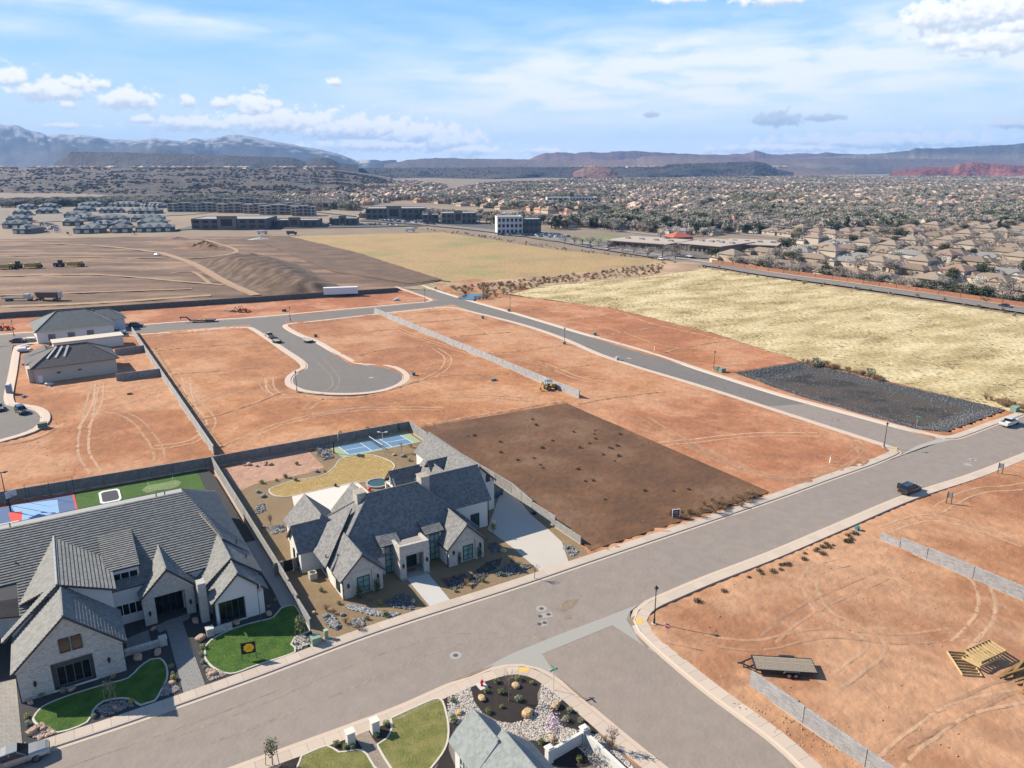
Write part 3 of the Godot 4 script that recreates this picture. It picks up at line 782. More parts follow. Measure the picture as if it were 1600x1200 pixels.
# ---------------------------------------------------------------- hills and mountains
func ridge(called: String, crest: Array, depth: float, tones: Array, rough: float, cliff := 1.0, back := 0.6, foot := -2.0, scrub := 0) -> void:   # crest: points in the world from one end to the other
	var st := SurfaceTool.new()
	st.begin(Mesh.PRIMITIVE_TRIANGLES)
	var cols := 220
	var pts := PackedVector3Array()
	var rows := 14
	var total := crest.size() - 1
	for i in cols + 1:
		var t := float(i) / cols * total
		var k := mini(int(t), total - 1)
		var c: Vector3 = crest[k].lerp(crest[k + 1], t - k)
		var out := Vector3(c.x, 0, c.z).normalized()
		var size: float = c.y - foot
		c.y += rough * 0.22 * noise.get_noise_2d(c.x * 14.0 / rough, c.z * 14.0 / rough) * clampf(size / (rough * 1.2), 0, 1)
		for j in rows + 3:
			var p := c
			if j <= rows:
				var f := 1.0 - float(j) / rows   # 1 at the foot, 0 on the crest
				p = c - out * depth * f
				var g := noise.get_noise_2d(c.x * 30.0 / depth + 70, c.z * 30.0 / depth) + 0.5 * noise.get_noise_2d(p.x * 60.0 / depth, p.z * 60.0 / depth)
				p -= out * g * depth * 0.55 * f
				p.y = foot + (c.y - foot) * pow(1.0 - f, cliff) + rough * 0.85 * (g + 0.5 * fine.get_noise_2d(p.x * 30.0 / depth, p.z * 30.0 / depth)) * sin(PI * f)
				if j == 0: p.y = foot - 3.0
			else:
				p = c + out * depth * (j - rows) * 0.5
				p.y = lerpf(c.y, foot - 5, (j - rows) * 0.5 * back) if j == rows + 1 else foot - 5.0
			var m := clampf(0.5 + 1.3 * noise.get_noise_2d(p.x * 25.0 / depth, p.z * 25.0 / depth + p.y * 0.4), 0, 1)
			var col: Color = tones[0].lerp(tones[1], m)
			if tones.size() > 2 and size > rough * 0.8: col = col.lerp(tones[2], clampf((p.y / maxf(c.y, 1.0) - 0.72) * 5.0 + 2.0 * fine.get_noise_2d(p.x * 0.05, p.z * 0.05) - 0.3, 0, 0.8))
			st.set_color(col)
			st.add_vertex(p)
			pts.append(p)
	var w := rows + 3
	for i in cols:
		for j in w - 1:
			for q in [i * w + j, i * w + j + 1, (i + 1) * w + j + 1, i * w + j, (i + 1) * w + j + 1, (i + 1) * w + j]: st.add_index(q)
	st.generate_normals()
	put(called, st.commit(), M.rock_land).set_meta("kind", "structure")
	if scrub == 0: return
	var bush := MB.new()
	leaf_cloud(bush, Vector3(0, 0.4, 0), Vector3(1, 0.6, 1), 40, 0.4, Color(0.75, 0.75, 0.75), Color(1, 1, 1), 0.6)
	var spots := []
	var tints := []
	for k in scrub:
		var i := rng.randi() % cols
		var j := rng.randi() % rows
		var p: Vector3 = pts[i * w + j].lerp(pts[i * w + j + 1], rng.randf()).lerp(pts[(i + 1) * w + j], rng.randf())
		if noise.get_noise_2d(p.x * 0.25, p.z * 0.25) + rng.randf_range(-0.25, 0.25) < -0.05: continue
		spots.append(Transform3D(Basis(Vector3.UP, rng.randf() * TAU).scaled(Vector3.ONE * rng.randf_range(1.5, 4.0)), p))
		tints.append(Color(0.2, 0.165, 0.13).lerp(Color(0.09, 0.08, 0.06), rng.randf()))
	tag(scatter("slope_scrub", bush.mesh(), M.leaf, spots, tints), "dark scrub dotted over the slope of the far bluffs", "scrub")

func make_hills() -> void:
	var snow := Color(0.62, 0.62, 0.64)
	ridge("mountains", [Vector3(-6011.34, 387.17, -8000), Vector3(-5482.28, 418.09, -8000), Vector3(-5215.2, 448.93, -8000), Vector3(-5034.99, 436.6, -8000), Vector3(-4836.32, 380.98, -8000), Vector3(-4745.96, 337.55, -8000), Vector3(-4609.71, 368.58, -8000), Vector3(-4416.61, 349.97, -8000), Vector3(-4193.42, 312.68, -8000), Vector3(-3933.16, 300.22, -8000), Vector3(-3668.4, 318.9, -8000), Vector3(-3377.52, 287.75, -8000), Vector3(-3275.35, 318.9, -8000), Vector3(-3078.83, 318.9, -8000), Vector3(-2911.69, 349.97, -8000), Vector3(-2716.66, 337.55, -8000), Vector3(-2491, 300.22, -8000), Vector3(-2298.07, 256.53, -8000), Vector3(-2038.27, 218.97, -8000), Vector3(-1811.51, 168.73, -8000), Vector3(-1585.39, 93.02, -8000), Vector3(-1190.71, 55, -8000)], 2400, [Color(0.05, 0.06, 0.075), Color(0.11, 0.112, 0.122), snow], 105, 1.1)
	ridge("red_mountains", [Vector3(-64.5, 55, -7800), Vector3(180.17, 116.72, -7800), Vector3(308.29, 165.89, -7800), Vector3(462.21, 178.15, -7800), Vector3(622.85, 172.02, -7800), Vector3(802.36, 181.22, -7800), Vector3(962.95, 178.15, -7800), Vector3(1103.41, 196.53, -7800), Vector3(1283.33, 190.4, -7800), Vector3(1605.1, 175.09, -7800), Vector3(1798.76, 159.75, -7800), Vector3(2056.2, 153.61, -7800), Vector3(2312.69, 159.75, -7800), Vector3(2387.83, 181.22, -7800), Vector3(2431.35, 196.53, -7800), Vector3(2490.82, 178.15, -7800), Vector3(2601.77, 159.75, -7800), Vector3(2807.34, 159.75, -7800), Vector3(3178.09, 175.09, -7800), Vector3(3404.79, 159.75, -7800), Vector3(3853.58, 165.89, -7800), Vector3(4371.46, 141.33, -7800), Vector3(5788.46, 129.03, -7800)], 1500, [Color(0.17, 0.085, 0.07), Color(0.28, 0.15, 0.12)], 65, 1.7)
	ridge("rising_plateau", [Vector3(2164.03, 98.7, -6900), Vector3(2617.17, 120.49, -6900), Vector3(3013.33, 136.8, -6900), Vector3(3266.9, 153.09, -6900), Vector3(3518.47, 180.2, -6900), Vector3(3572.73, 196.43, -6900), Vector3(3799.13, 199.13, -6900), Vector3(4108.61, 212.64, -6900), Vector3(4528.38, 239.6, -6900), Vector3(5088.52, 266.5, -6900), Vector3(5929.74, 293.34, -6900)], 2000, [Color(0.09, 0.08, 0.075), Color(0.28, 0.22, 0.16)], 45, 1.2, 0.1)
	ridge("dark_mesa", [Vector3(-2188.52, 66.73, -3700), Vector3(-2162.05, 78.43, -3700), Vector3(-2113.38, 113.42, -3700), Vector3(-2094.62, 116.32, -3700), Vector3(-1827.13, 113.42, -3700), Vector3(-1523.67, 104.69, -3700), Vector3(-1159.07, 93.03, -3700), Vector3(-1052.56, 90.12, -3700), Vector3(-983.99, 69.66, -3700), Vector3(-946, 87.2, -3700), Vector3(-884.76, 90.12, -3700), Vector3(-831.39, 66.73, -3700), Vector3(-734.1, 57.93, -3700)], 480, [Color(0.04, 0.036, 0.036), Color(0.085, 0.07, 0.06)], 12, 1.6, 0.05)
	ridge("tan_plateau", [Vector3(-1025.09, 59.92, -6200), Vector3(-844.32, 94.27, -6200), Vector3(-613.62, 108.95, -6200), Vector3(-306.88, 104.06, -6200), Vector3(153.48, 99.16, -6200), Vector3(511.71, 94.27, -6200), Vector3(972.02, 99.16, -6200), Vector3(1073.08, 123.62, -6200), Vector3(1430.11, 133.38, -6200), Vector3(1763.34, 118.73, -6200), Vector3(1944.49, 94.27, -6200), Vector3(2556.75, 108.95, -6200), Vector3(3068.82, 104.06, -6200), Vector3(4605.38, 94.27, -6200)], 1600, [Color(0.25, 0.16, 0.115), Color(0.14, 0.105, 0.085)], 30, 1.3, 0.1)
	ridge("basalt_bluff", [Vector3(-904.22, 36.41, -3900), Vector3(-645.57, 42.62, -3900), Vector3(-387.34, 42.62, -3900), Vector3(0, 45.71, -3900), Vector3(322.71, 45.71, -3900), Vector3(516.46, 42.62, -3900), Vector3(758.19, 48.81, -3900), Vector3(805.83, 61.18, -3900), Vector3(1030.98, 67.36, -3900), Vector3(1223.72, 73.53, -3900), Vector3(1272.62, 67.36, -3900), Vector3(1340.5, 33.31, -3900), Vector3(1422.92, 17.78, -3900)], 620, [Color(0.05, 0.042, 0.04), Color(0.13, 0.095, 0.08)], 16, 1.3, 0.02, -2.0, 4000)
	ridge("red_rock_outcrop", [Vector3(1956.93, 16.82, -4000), Vector3(2011.43, 29.57, -4000), Vector3(2151.4, 45.48, -4000), Vector3(2290.41, 45.48, -4000), Vector3(2314.18, 61.34, -4000), Vector3(2395.71, 67.68, -4000), Vector3(2502.92, 59.76, -4000), Vector3(2563.33, 55, -4000), Vector3(2713.44, 48.65, -4000), Vector3(2976.07, 58.17, -4000)], 380, [Color(0.22, 0.055, 0.035), Color(0.38, 0.11, 0.065)], 22, 1.2, 0.3)
	ridge("red_knoll", [Vector3(259.96, 23.5, -3300), Vector3(305.9, 44.52, -3300), Vector3(368.46, 52.38, -3300), Vector3(423.54, 39.27, -3300), Vector3(451.61, 20.87, -3300)], 260, [Color(0.33, 0.12, 0.08), Color(0.26, 0.14, 0.1)], 9, 1.0, 0.4)
	ridge("scrub_hillside", [Vector3(-2069.14, 47.06, -2500), Vector3(-1779.87, 45.07, -2500), Vector3(-1656.08, 43.09, -2500), Vector3(-1407.34, 45.07, -2500), Vector3(-1138.56, 43.09, -2500), Vector3(-972.72, 45.07, -2500), Vector3(-786.64, 43.09, -2500), Vector3(-579.9, 39.11, -2500), Vector3(-497.76, 27.15, -2500), Vector3(-394.89, 9.15, -2500)], 1250, [Color(0.07, 0.055, 0.045), Color(0.21, 0.15, 0.115)], 26, 0.85, 0.02, -2.0, 7000)

# ---------------------------------------------------------------- streets
func kerb(line: PackedVector2Array, side: float, walk: float, panels: bool, tint: Color, red := 0.0) -> void:
	var n := normals2(line, side)
	var mb := MB.new()
	mb.tint = tint * Color(1.05, 1.03, 1.0)
	strip(mb, line, n, -0.05, 0.012, 0.42, 0.008)
	mb.tint = tint * 0.97
	strip(mb, line, n, 0.42, 0.008, 0.47, 0.135)
	mb.tint = tint * 1.03
	strip(mb, line, n, 0.47, 0.135, 0.64, 0.15)
	if not panels: 
		mb.tint = tint
		strip(mb, line, n, 0.64, 0.146, 0.64 + walk, 0.15)
	else:
		mb.tint = tint * 0.45
		strip(mb, line, n, 0.64, 0.11, 0.64 + walk, 0.11)
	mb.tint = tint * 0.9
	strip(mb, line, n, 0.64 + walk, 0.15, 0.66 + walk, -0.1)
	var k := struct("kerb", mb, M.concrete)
	if not panels: return
	var p := even_line(line, 1.65)
	n = normals2(p, side)
	var base := Node3D.new()
	base.name = numbered("pavement", self)
	add_child(base, true)
	base.set_meta("kind", "structure")
	for i in p.size() - 1:
		var s := MB.new()
		s.tint = tint * rng.randf_range(0.93, 1.06)
		var d := (p[i + 1] - p[i]).normalized() * 0.012
		var q := pv([p[i] + n[i] * 0.655 + d, p[i + 1] + n[i + 1] * 0.655 - d, p[i + 1] + n[i + 1] * (0.64 + walk) - d, p[i] + n[i] * (0.64 + walk) + d])
		s.slab(q, 0.1, 0.148 + rng.randf_range(-0.003, 0.003))
		obj("panel", s, M.concrete, base)

func make_streets() -> void:
	var north := [V(-53.24,-54.55), V(-45.29,-59.32), V(-38.75,-63.22), V(-28.49,-69.93), V(-15.71,-78.78), V(0,-88.06), V(14.01,-96.73), V(43.36,-114.87), V(58.15,-124.45), V(68.03,-130.7)]
	var nose := [V(74.49,-135.19), V(77.6,-137.89), V(78.05,-140.32), V(76.94,-142.83)]
	var west := [V(74.21,-146.95), V(70.1,-153.33), V(60.84,-167.73), V(49.86,-184.79), V(30.38,-213.41), V(17.05,-241.58), V(4.61,-262.28), V(-13.71,-285.29), V(-21.81,-294.06), V(-27.12,-296.15), V(-33.35,-294.06), V(-40.42,-289.27), V(-49.65,-283.98), V(-64.78,-273.93), V(-75.05,-267.41), V(-80.09,-264.54), V(-82.11,-261.17), V(-79.52,-254.67), V(-71.94,-243.51), V(-65.26,-235.95), V(-56.16,-222.09), V(-48.88,-211.15), V(-45.72,-206.76), V(-41.52,-204.98), V(-37.44,-204.63), V(-33.25,-201.17), V(-30.61,-196.5), V(-29.45,-192.03), V(-29.93,-187.14), V(-32.53,-182.48), V(-36.12,-179.68), V(-40.27,-178.58), V(-44.29,-178.58), V(-48.53,-179.4), V(-52.77,-181.35), V(-56.51,-185.37), V(-58.36,-189.56), V(-59.08,-193.92), V(-58.59,-199.14), V(-57.7,-201.85), V(-58.44,-205.34), V(-61.68,-211.9), V(-69.44,-223.74), V(-79.05,-238.73), V(-88.23,-252.57), V(-92.47,-257.88), V(-95.64,-257.88), V(-101.59,-256.8), V(-111.13,-252.57), V(-127.66,-245.47), V(-138.04,-240.62), V(-149.58,-235.04), V(-156.2,-232.34), V(-157.38,-229.69), V(-154.23,-222.91), V(-139.97,-199.14), V(-128.45,-179.68), V(-124.39,-173.25), V(-120.8,-168.71), V(-117.56,-167.24), V(-113.48,-165.79), V(-109.36,-162.51), V(-106.45,-158.46), V(-104.79,-154.59), V(-104.48,-150.48), V(-106.34,-146.57), V(-108.34,-143.57)]
	var north_line := smooth_line(north, 1.5)
	kerb(smooth_line(north + nose, 1.5), 1.0, 1.45, true, Color(0.44, 0.37, 0.31))
	kerb(smooth_line([nose[2], nose[3]] + west, 1.8), 1.0, 1.35, false, Color(0.50, 0.41, 0.34))
	kerb(smooth_line([V(165.8,-192.66), V(117.02,-160.69), V(107.34,-154.59), V(96.92,-147.72), V(92.89,-145.43), V(90.62,-145.43), V(88.84,-146.57), V(83.71,-152.51)], 1.5), -1.0, 1.45, true, Color(0.47, 0.39, 0.32))
	kerb(smooth_line([V(83.71,-152.51), V(70.71,-169.7), V(64.43,-178.58), V(53.09,-197.81), V(40.51,-220.46), V(21.89,-248.46), V(0,-282.69), V(-16,-306.32), V(-28.25,-325.39), V(-35.69,-337.59), V(-44.23,-352.64)], 1.8), -1.0, 1.35, false, Color(0.50, 0.42, 0.35))
	kerb(smooth_line([V(-53.72,-348.76), V(-44.89,-334.02), V(-36.74,-320.41), V(-33.15,-312.44), V(-35.29,-307.07), V(-42.28,-303.35), V(-51.89,-297.57), V(-74.79,-285.29), V(-95.97,-273.93), V(-117.02,-266.83), V(-134.06,-259.51), V(-154.97,-251.53), V(-169.86,-245.47), V(-186.93,-237.8)], 1.8), -1.0, 1.35, false, Color(0.52, 0.42, 0.34))
	kerb(smooth_line([V(-30.74,-55.27), V(-24.77,-58.67), V(-13.44,-65.08), V(-7.08,-69.4), V(-2.91,-71.9), V(-0.74,-72.69), V(1.1,-72.8), V(2.93,-72.24), V(4.47,-71.01), V(6.33,-68.87), V(8.48,-65.85), V(11.85,-61.27), V(14.9,-57.32), V(17.81,-53.27)], 1.5), -1.0, 1.4, true, Color(0.46, 0.38, 0.31))
	kerb(smooth_line([V(29.88,-51.97), V(27.18,-57.32), V(25.48,-60.84), V(20.85,-67.84), V(17.22,-74.31), V(15.16,-78.78), V(14.82,-81.18), V(15.68,-83.56), V(17.51,-85.61), V(20.63,-87.75), V(26.79,-91.8), V(37.97,-98.6), V(51.01,-107.18), V(67.79,-118.18), V(85.06,-127.66), V(102.17,-138.23), V(148.27,-166.75)], 1.5), -1.0, 1.45, true, Color(0.47, 0.39, 0.32))
	var worn := func(x: float, z: float) -> Color:
		var k := 1.0 + 0.06 * fine.get_noise_2d((x * 0.85 - z * 0.53) * 0.3, (x * 0.53 + z * 0.85) * 4.0) + 0.03 * noise.get_noise_2d(x * 2, z * 2)
		return Color(0.232, 0.197, 0.172) * k
	var fresh := plain(Color(0.15, 0.137, 0.126), 0.06, 3.0)
	var flat := func(y): return func(_x, _z): return y
	var south := [V(148.27,-166.75), V(102.17,-138.23), V(85.06,-127.66), V(67.79,-118.18), V(37.97,-98.6), V(26.79,-91.8), V(20.63,-87.75), V(15.74,-84), V(12.8,-80.5), V(2.91,-71.79), V(1.1,-72.8), V(-0.74,-72.69), V(-2.91,-71.9), V(-7.08,-69.4), V(-13.44,-65.08), V(-24.77,-58.67), V(-30.74,-55.27)]
	var road := north_line.duplicate()
	for p in [V(77.04,-136.53), V(90.41,-145.05), V(96.92,-147.72), V(117.02,-160.69), V(165.8,-192.66)] + south: road.append(p)
	put("road", land(road, 1.2, flat.call(0.0), worn), M.asphalt).set_meta("kind", "structure")
	put("road", land(pv([V(1.1,-72.8), V(15.22,-83.28), V(14.82,-81.18), V(15.16,-78.78)] + [V(17.22,-74.31), V(20.85,-67.84), V(25.48,-60.84), V(29.88,-51.97), V(17.81,-53.27), V(14.9,-57.32), V(11.85,-61.27), V(8.48,-65.85), V(6.33,-68.87), V(4.47,-71.01), V(2.93,-72.24)]), 3.0, flat.call(0.003), plain(Color(0.24, 0.20, 0.17), 0.05, 3.0)), M.asphalt).set_meta("kind", "structure")
	var upper := pv([V(77.73,-137.89), V(76.94,-142.83), V(74.21,-146.95), V(70.1,-153.33), V(60.84,-167.73), V(70.71,-169.7), V(83.71,-152.51), V(88.84,-146.57), V(90.68,-145.05)])
	put("road", land(upper, 3.0, flat.call(0.003), worn), M.asphalt).set_meta("kind", "structure")
	var street := pv([V(70.71,-169.7), V(64.43,-178.58), V(53.09,-197.81), V(40.51,-220.46), V(21.89,-248.46), V(0,-282.69), V(-16,-306.32), V(-28.25,-325.39), V(-35.69,-337.59), V(-44.23,-352.64), V(-53.72,-348.76), V(-44.89,-334.02), V(-36.74,-320.41), V(-33.15,-312.44), V(-35.29,-307.07), V(-42.28,-303.35), V(-51.89,-297.57), V(-74.79,-285.29), V(-95.97,-273.93), V(-117.02,-266.83), V(-134.06,-259.51), V(-154.97,-251.53), V(-169.86,-245.47), V(-186.93,-237.8), V(-175.37,-222.09), V(-158.6,-229.69), V(-149.58,-235.04), V(-127.66,-245.47), V(-111.13,-252.57), V(-101.59,-256.8), V(-95.64,-257.88), V(-82.11,-261.17), V(-80.09,-264.54), V(-75.05,-267.41), V(-64.78,-273.93), V(-49.65,-283.98), V(-40.42,-289.27), V(-33.35,-294.06), V(-27.12,-296.15), V(-21.81,-294.06), V(-13.71,-285.29), V(4.61,-262.28), V(17.05,-241.58), V(30.38,-213.41), V(49.86,-184.79), V(60.84,-167.73)])
	put("road", land(street, 3.0, flat.call(0.001), fresh), M.asphalt).set_meta("kind", "structure")
	var court := pv([V(-95.64,-257.88), V(-82.11,-261.17)])
	for p in smooth_line(west.slice(17, 45), 1.8): court.append(p)
	put("road", land(court, 2.0, flat.call(0.004), fresh), M.asphalt).set_meta("kind", "structure")
	put("road", land(pv([V(-158.6,-229.69), V(-139.97,-199.14), V(-128.45,-179.68), V(-124.39,-173.25), V(-120.8,-168.71), V(-117.56,-167.24), V(-113.48,-165.79), V(-109.36,-162.51), V(-106.45,-158.46), V(-104.79,-154.59), V(-104.48,-150.48), V(-106.34,-146.57), V(-109.72,-141.75), V(-120.79,-144.31), V(-136.6,-165.32), V(-129.48,-170.2), V(-137.82,-186.55), V(-153.41,-213.41), V(-161.96,-227.1)]), 2.0, flat.call(0.004), fresh), M.asphalt).set_meta("kind", "structure")
	# the concrete pans that carry rain water across the side streets
	var pan := MB.new()
	pan.tint = Color(0.30, 0.29, 0.265)
	pan.sheet(pv([V(-3.49,-71.79), V(0,-74.67), V(6.28,-78.65), V(13.09,-82.71), V(16.74,-85.02), V(15.12,-83.13), V(14.46,-81.45), V(14.69,-80.37), V(14.97,-79.04), V(16.96,-74.55), V(12.52,-80.23), V(3.53,-74.55), V(5.02,-70.58), V(3.28,-72.01), V(1.1,-72.8), V(-0.74,-72.69)]), 0.016)
	pan.tint = Color(0.33, 0.31, 0.28)
	pan.sheet(pv([V(74.74,-135.19), V(82.55,-141.75), V(89.09,-145.81), V(92.23,-145.43), V(85.09,-142.11), V(78.19,-137.54)]), 0.016)
	struct("concrete_pan", pan, M.concrete)
	# patches, covers and traces on the asphalt
	var marks := MB.new()
	marks.tint = Color(0.30, 0.285, 0.265)
	marks.sheet(pv([V(3.09,-82.01), V(3.93,-82.85), V(5.09,-83.13), V(5.2,-82.01), V(4.05,-81.73)]), 0.010)
	marks.sheet(pv([V(3.04,-80.5), V(3.7,-81.18), V(4.44,-81.32), V(4.47,-80.23), V(3.82,-79.96)]), 0.010)
	for q in [V(3.81,-83.85), V(-6.59,-74.31), V(89.75,-134.54), V(87.24,-131.96), V(125.98,-236.87), V(34.75,-213.41), V(-38,-192.66), V(-58.97,-229.69)]:
		var disc := PackedVector2Array()
		for k in 14: disc.append(q + Vector2(cos(TAU * k / 14), sin(TAU * k / 14)) * 0.75)
		marks.sheet(disc, 0.010)
	var patches := struct("road_patches", marks, M.concrete)
	patches.set_meta("label", "pale concrete rings and patches set into the asphalt")
	var cover := MB.new()
	cover.tint = Color(0.12, 0.115, 0.11)
	for q in [V(3.81,-83.85), V(-6.59,-74.31), V(3.58,-82.15), V(4.66,-82.57), V(3.44,-80.5), V(4.09,-80.77), V(89.75,-134.54)]:
		var disc := PackedVector2Array()
		for k in 12: disc.append(q + Vector2(cos(TAU * k / 12), sin(TAU * k / 12)) * 0.3)
		cover.sheet(disc, 0.016)
	var co := struct("manhole_covers", cover, M.metal)
	co.set_meta("label", "dark round manhole covers in the road")
	var dust := MB.new()
	for r in [[[V(-29.88,-60.66), V(-23.42,-64.7), V(-16.95,-69.19), V(-10.47,-74.2), V(-4.64,-77.24), V(0,-78.26), V(4.64,-77.24), V(7.57,-75.39)], Color(0.30, 0.25, 0.205), 0.9], [[V(-34.96,-60.66), V(-27.11,-65.75), V(-21.45,-70.25), V(-15.05,-74.79), V(-7.81,-78.26), V(-0.79,-78.78)], Color(0.295, 0.245, 0.20), 0.7], [[V(-42.61,-57.4), V(-32.88,-63.31), V(-25.81,-68.15)], Color(0.285, 0.235, 0.19), 0.6], [[V(-56.97,-209.67), V(-49.98,-195.85), V(-46.95,-186.55), V(-47.3,-179.68)], Color(0.36, 0.26, 0.18), 0.5], [[V(-56.01,-213.41), V(-47.87,-195.85), V(-45.27,-186.55), V(-45.23,-179.12)], Color(0.36, 0.26, 0.18), 0.4]]:
		var l := smooth_line(r[0], 1.0)
		dust.tint = r[1]
		var n := normals2(l, 1.0)
		for k in l.size() - 1:
			var a: float = r[2] * (0.5 + 0.35 * fine.get_noise_1d(k * 4.0))
			var q := []
			for e in [[k, -a], [k + 1, -a], [k + 1, a * 0.4], [k, a * 0.4]]:
				var p: Vector2 = l[e[0]] + n[e[0]] * e[1] * 0.5
				q.append(Vector3(p.x, 0.006, p.y))
			dust.quad(q[0], q[1], q[2], q[3])
	dust.tint = Color(0.275, 0.205, 0.15)
	for q in [[V(-7.09,-69.5), V(-5.05,-71.01), V(-2.92,-72.12), V(-2.06,-72.58), V(-2.55,-72.01), V(-4.66,-70.58)], [V(5.62,-83.71), V(7.17,-85.76), V(8.88,-86.06), V(7.89,-84.29), V(6.57,-83.13)], [V(6.51,-82.15), V(7.51,-82.57), V(7.53,-81.73), V(6.62,-81.45)], [V(5.03,-70.68), V(6.67,-68.66), V(8.51,-66.14), V(8.47,-65.75), V(6.63,-68.15)], [V(15.12,-78.52), V(15.69,-77.24), V(16.35,-75.75), V(15.97,-75.75), V(15.3,-77.24)], [V(14.54,-81.45), V(15.64,-82.29), V(15.57,-80.37), V(14.73,-80.1)]]:
		dust.sheet(pv(q), 0.019)
	var du := struct("road_dirt", dust, M.dirt)
	du.set_meta("label", "orange mud and dusty wheel traces on the asphalt")
	# yellow ramps at the crossings
	for q in [[[V(0.73,-71.79), V(1.9,-72.01), V(1.95,-71.34), V(0.87,-71.01)], "yellow tactile ramp beside the planted corner bed"], [[V(15.69,-81.59), V(16.44,-81.73), V(16.29,-80.37), V(15.63,-80.23)], "yellow tactile ramp near the lamp on the bare corner"], [[V(77.32,-140.68), V(78.1,-140.68), V(77.4,-139.27), V(76.75,-139.27)], "yellow tactile ramp at the far corner lamp"]]:
		var mb := MB.new()
		mb.tint = Color(0.62, 0.40, 0.10)
		mb.slab(pv(q[0]), 0.14, 0.158)
		var o := obj("tactile_paving", mb, M.concrete)
		tag(o, q[1], "tactile paving")

# ---------------------------------------------------------------- block walls
func block_wall(label: String, line: Array, high: Array, tint: Color, panel := 6.0, group := "grey block walls of the lots") -> void:   # high: the height at every point of the line
	var o := thing("block_wall", label, "wall", Vector3.ZERO, 0.0, group)
	var foot := MB.new()
	foot.tint = Color(0.42, 0.36, 0.3)
	for k in line.size() - 1:
		var a: Vector2 = line[k]
		var b: Vector2 = line[k + 1]
		var d := (b - a).normalized()
		var n := Vector2(d.y, -d.x)
		var total := a.distance_to(b)
		var count := maxi(1, int(round(total / panel)))
		foot.slab(pv([a - n * 0.22, b - n * 0.22, b + n * 0.22, a + n * 0.22]), -0.4, 0.12)
		for i in count:
			var t0 := float(i) / count
			var t1 := float(i + 1) / count
			var h: float = lerpf(high[k], high[k + 1], (t0 + t1) / 2)
			if high[k] != high[k + 1]: h = snappedf(h, 0.2)
			var p0 := a + d * (total * t0 + 0.05)
			var p1 := a + d * (total * t1 - 0.05)
			var mb := MB.new()
			mb.tint = tint * rng.randf_range(0.94, 1.04)
			mb.slab(pv([p0 - n * 0.1, p1 - n * 0.1, p1 + n * 0.1, p0 + n * 0.1]), -0.3, h)
			mb.tint = tint * 1.08
			mb.slab(pv([p0 - n * 0.115, p1 - n * 0.115, p1 + n * 0.115, p0 + n * 0.115]), h, h + 0.06)
			mb.tint = tint * 0.42   # the set-back joint post
			mb.slab(pv([p1 - n * 0.07, p1 + d * 0.1 - n * 0.07, p1 + d * 0.1 + n * 0.07, p1 + n * 0.07]), -0.3, h)
			obj("panel", mb, M.block, o)
	obj("footing", foot, M.concrete, o)

func make_walls() -> void:
	var grey := Color(0.30, 0.29, 0.28)
	var pale := Color(0.36, 0.36, 0.37)
	block_wall("grey block wall behind the sport courts of the two front houses", [V(-93.1,-111.73), V(-57.95,-130.39), V(-22.16,-151.29)], [2.0, 2.0, 2.1], Color(0.235, 0.225, 0.22))
	block_wall("stepped grey block wall between the two front houses", [V(-56.73,-130.7), V(-31.91,-90.96), V(-27.68,-84), V(-24.83,-79.43)], [2.0, 2.0, 1.8, 0.9], grey, 5.0)
	block_wall("block wall along the concrete driveway and the dark lot", [V(-22.16,-151.29), V(-17.44,-143.57), V(0,-118.7), V(3.39,-111.73), V(6.89,-106.3), V(10.44,-100.72)], [2.1, 2.1, 2.0, 2.0, 1.6, 0.8], grey, 5.0)
	block_wall("long grey wall running back from the sport court to the far street", [V(-58.73,-136.53), V(-129.78,-248.46)], [2.0, 2.0], pale)
	block_wall("short wall behind the big stucco house", [V(-104.84,-188.95), V(-95.68,-194.56)], [2.0, 2.0], grey)
	block_wall("short wall between the stucco house and the white house", [V(-119.3,-216.49), V(-112.71,-222.09)], [2.0, 2.0], grey)
	block_wall("long pale wall crossing the middle lots down to the yellow tractor", [V(-53.37,-283.98), V(16.5,-173.77)], [2.0, 2.0], Color(0.40, 0.405, 0.42))
	block_wall("dark wall between the red strip and the ploughed field", [V(-205.96,-266.83), V(-191.14,-272.72), V(-107.18,-307.83), V(-51.42,-333.13)], [2.2, 2.2, 2.2, 2.0], Color(0.15, 0.14, 0.135), 8.0)
	block_wall("grey wall beside the flatbed trailer and the side street", [V(26.13,-68.98), V(33.6,-57.4), V(37.78,-50.98)], [2.0, 2.0, 2.0], pale)
	block_wall("grey wall with a low first panel on the bare lot opposite", [V(56.36,-102.32), V(58.01,-99.55), V(60.22,-96.18), V(67.26,-85.46), V(73.4,-76.25)], [1.0, 1.5, 2.0, 2.0, 2.0], pale)

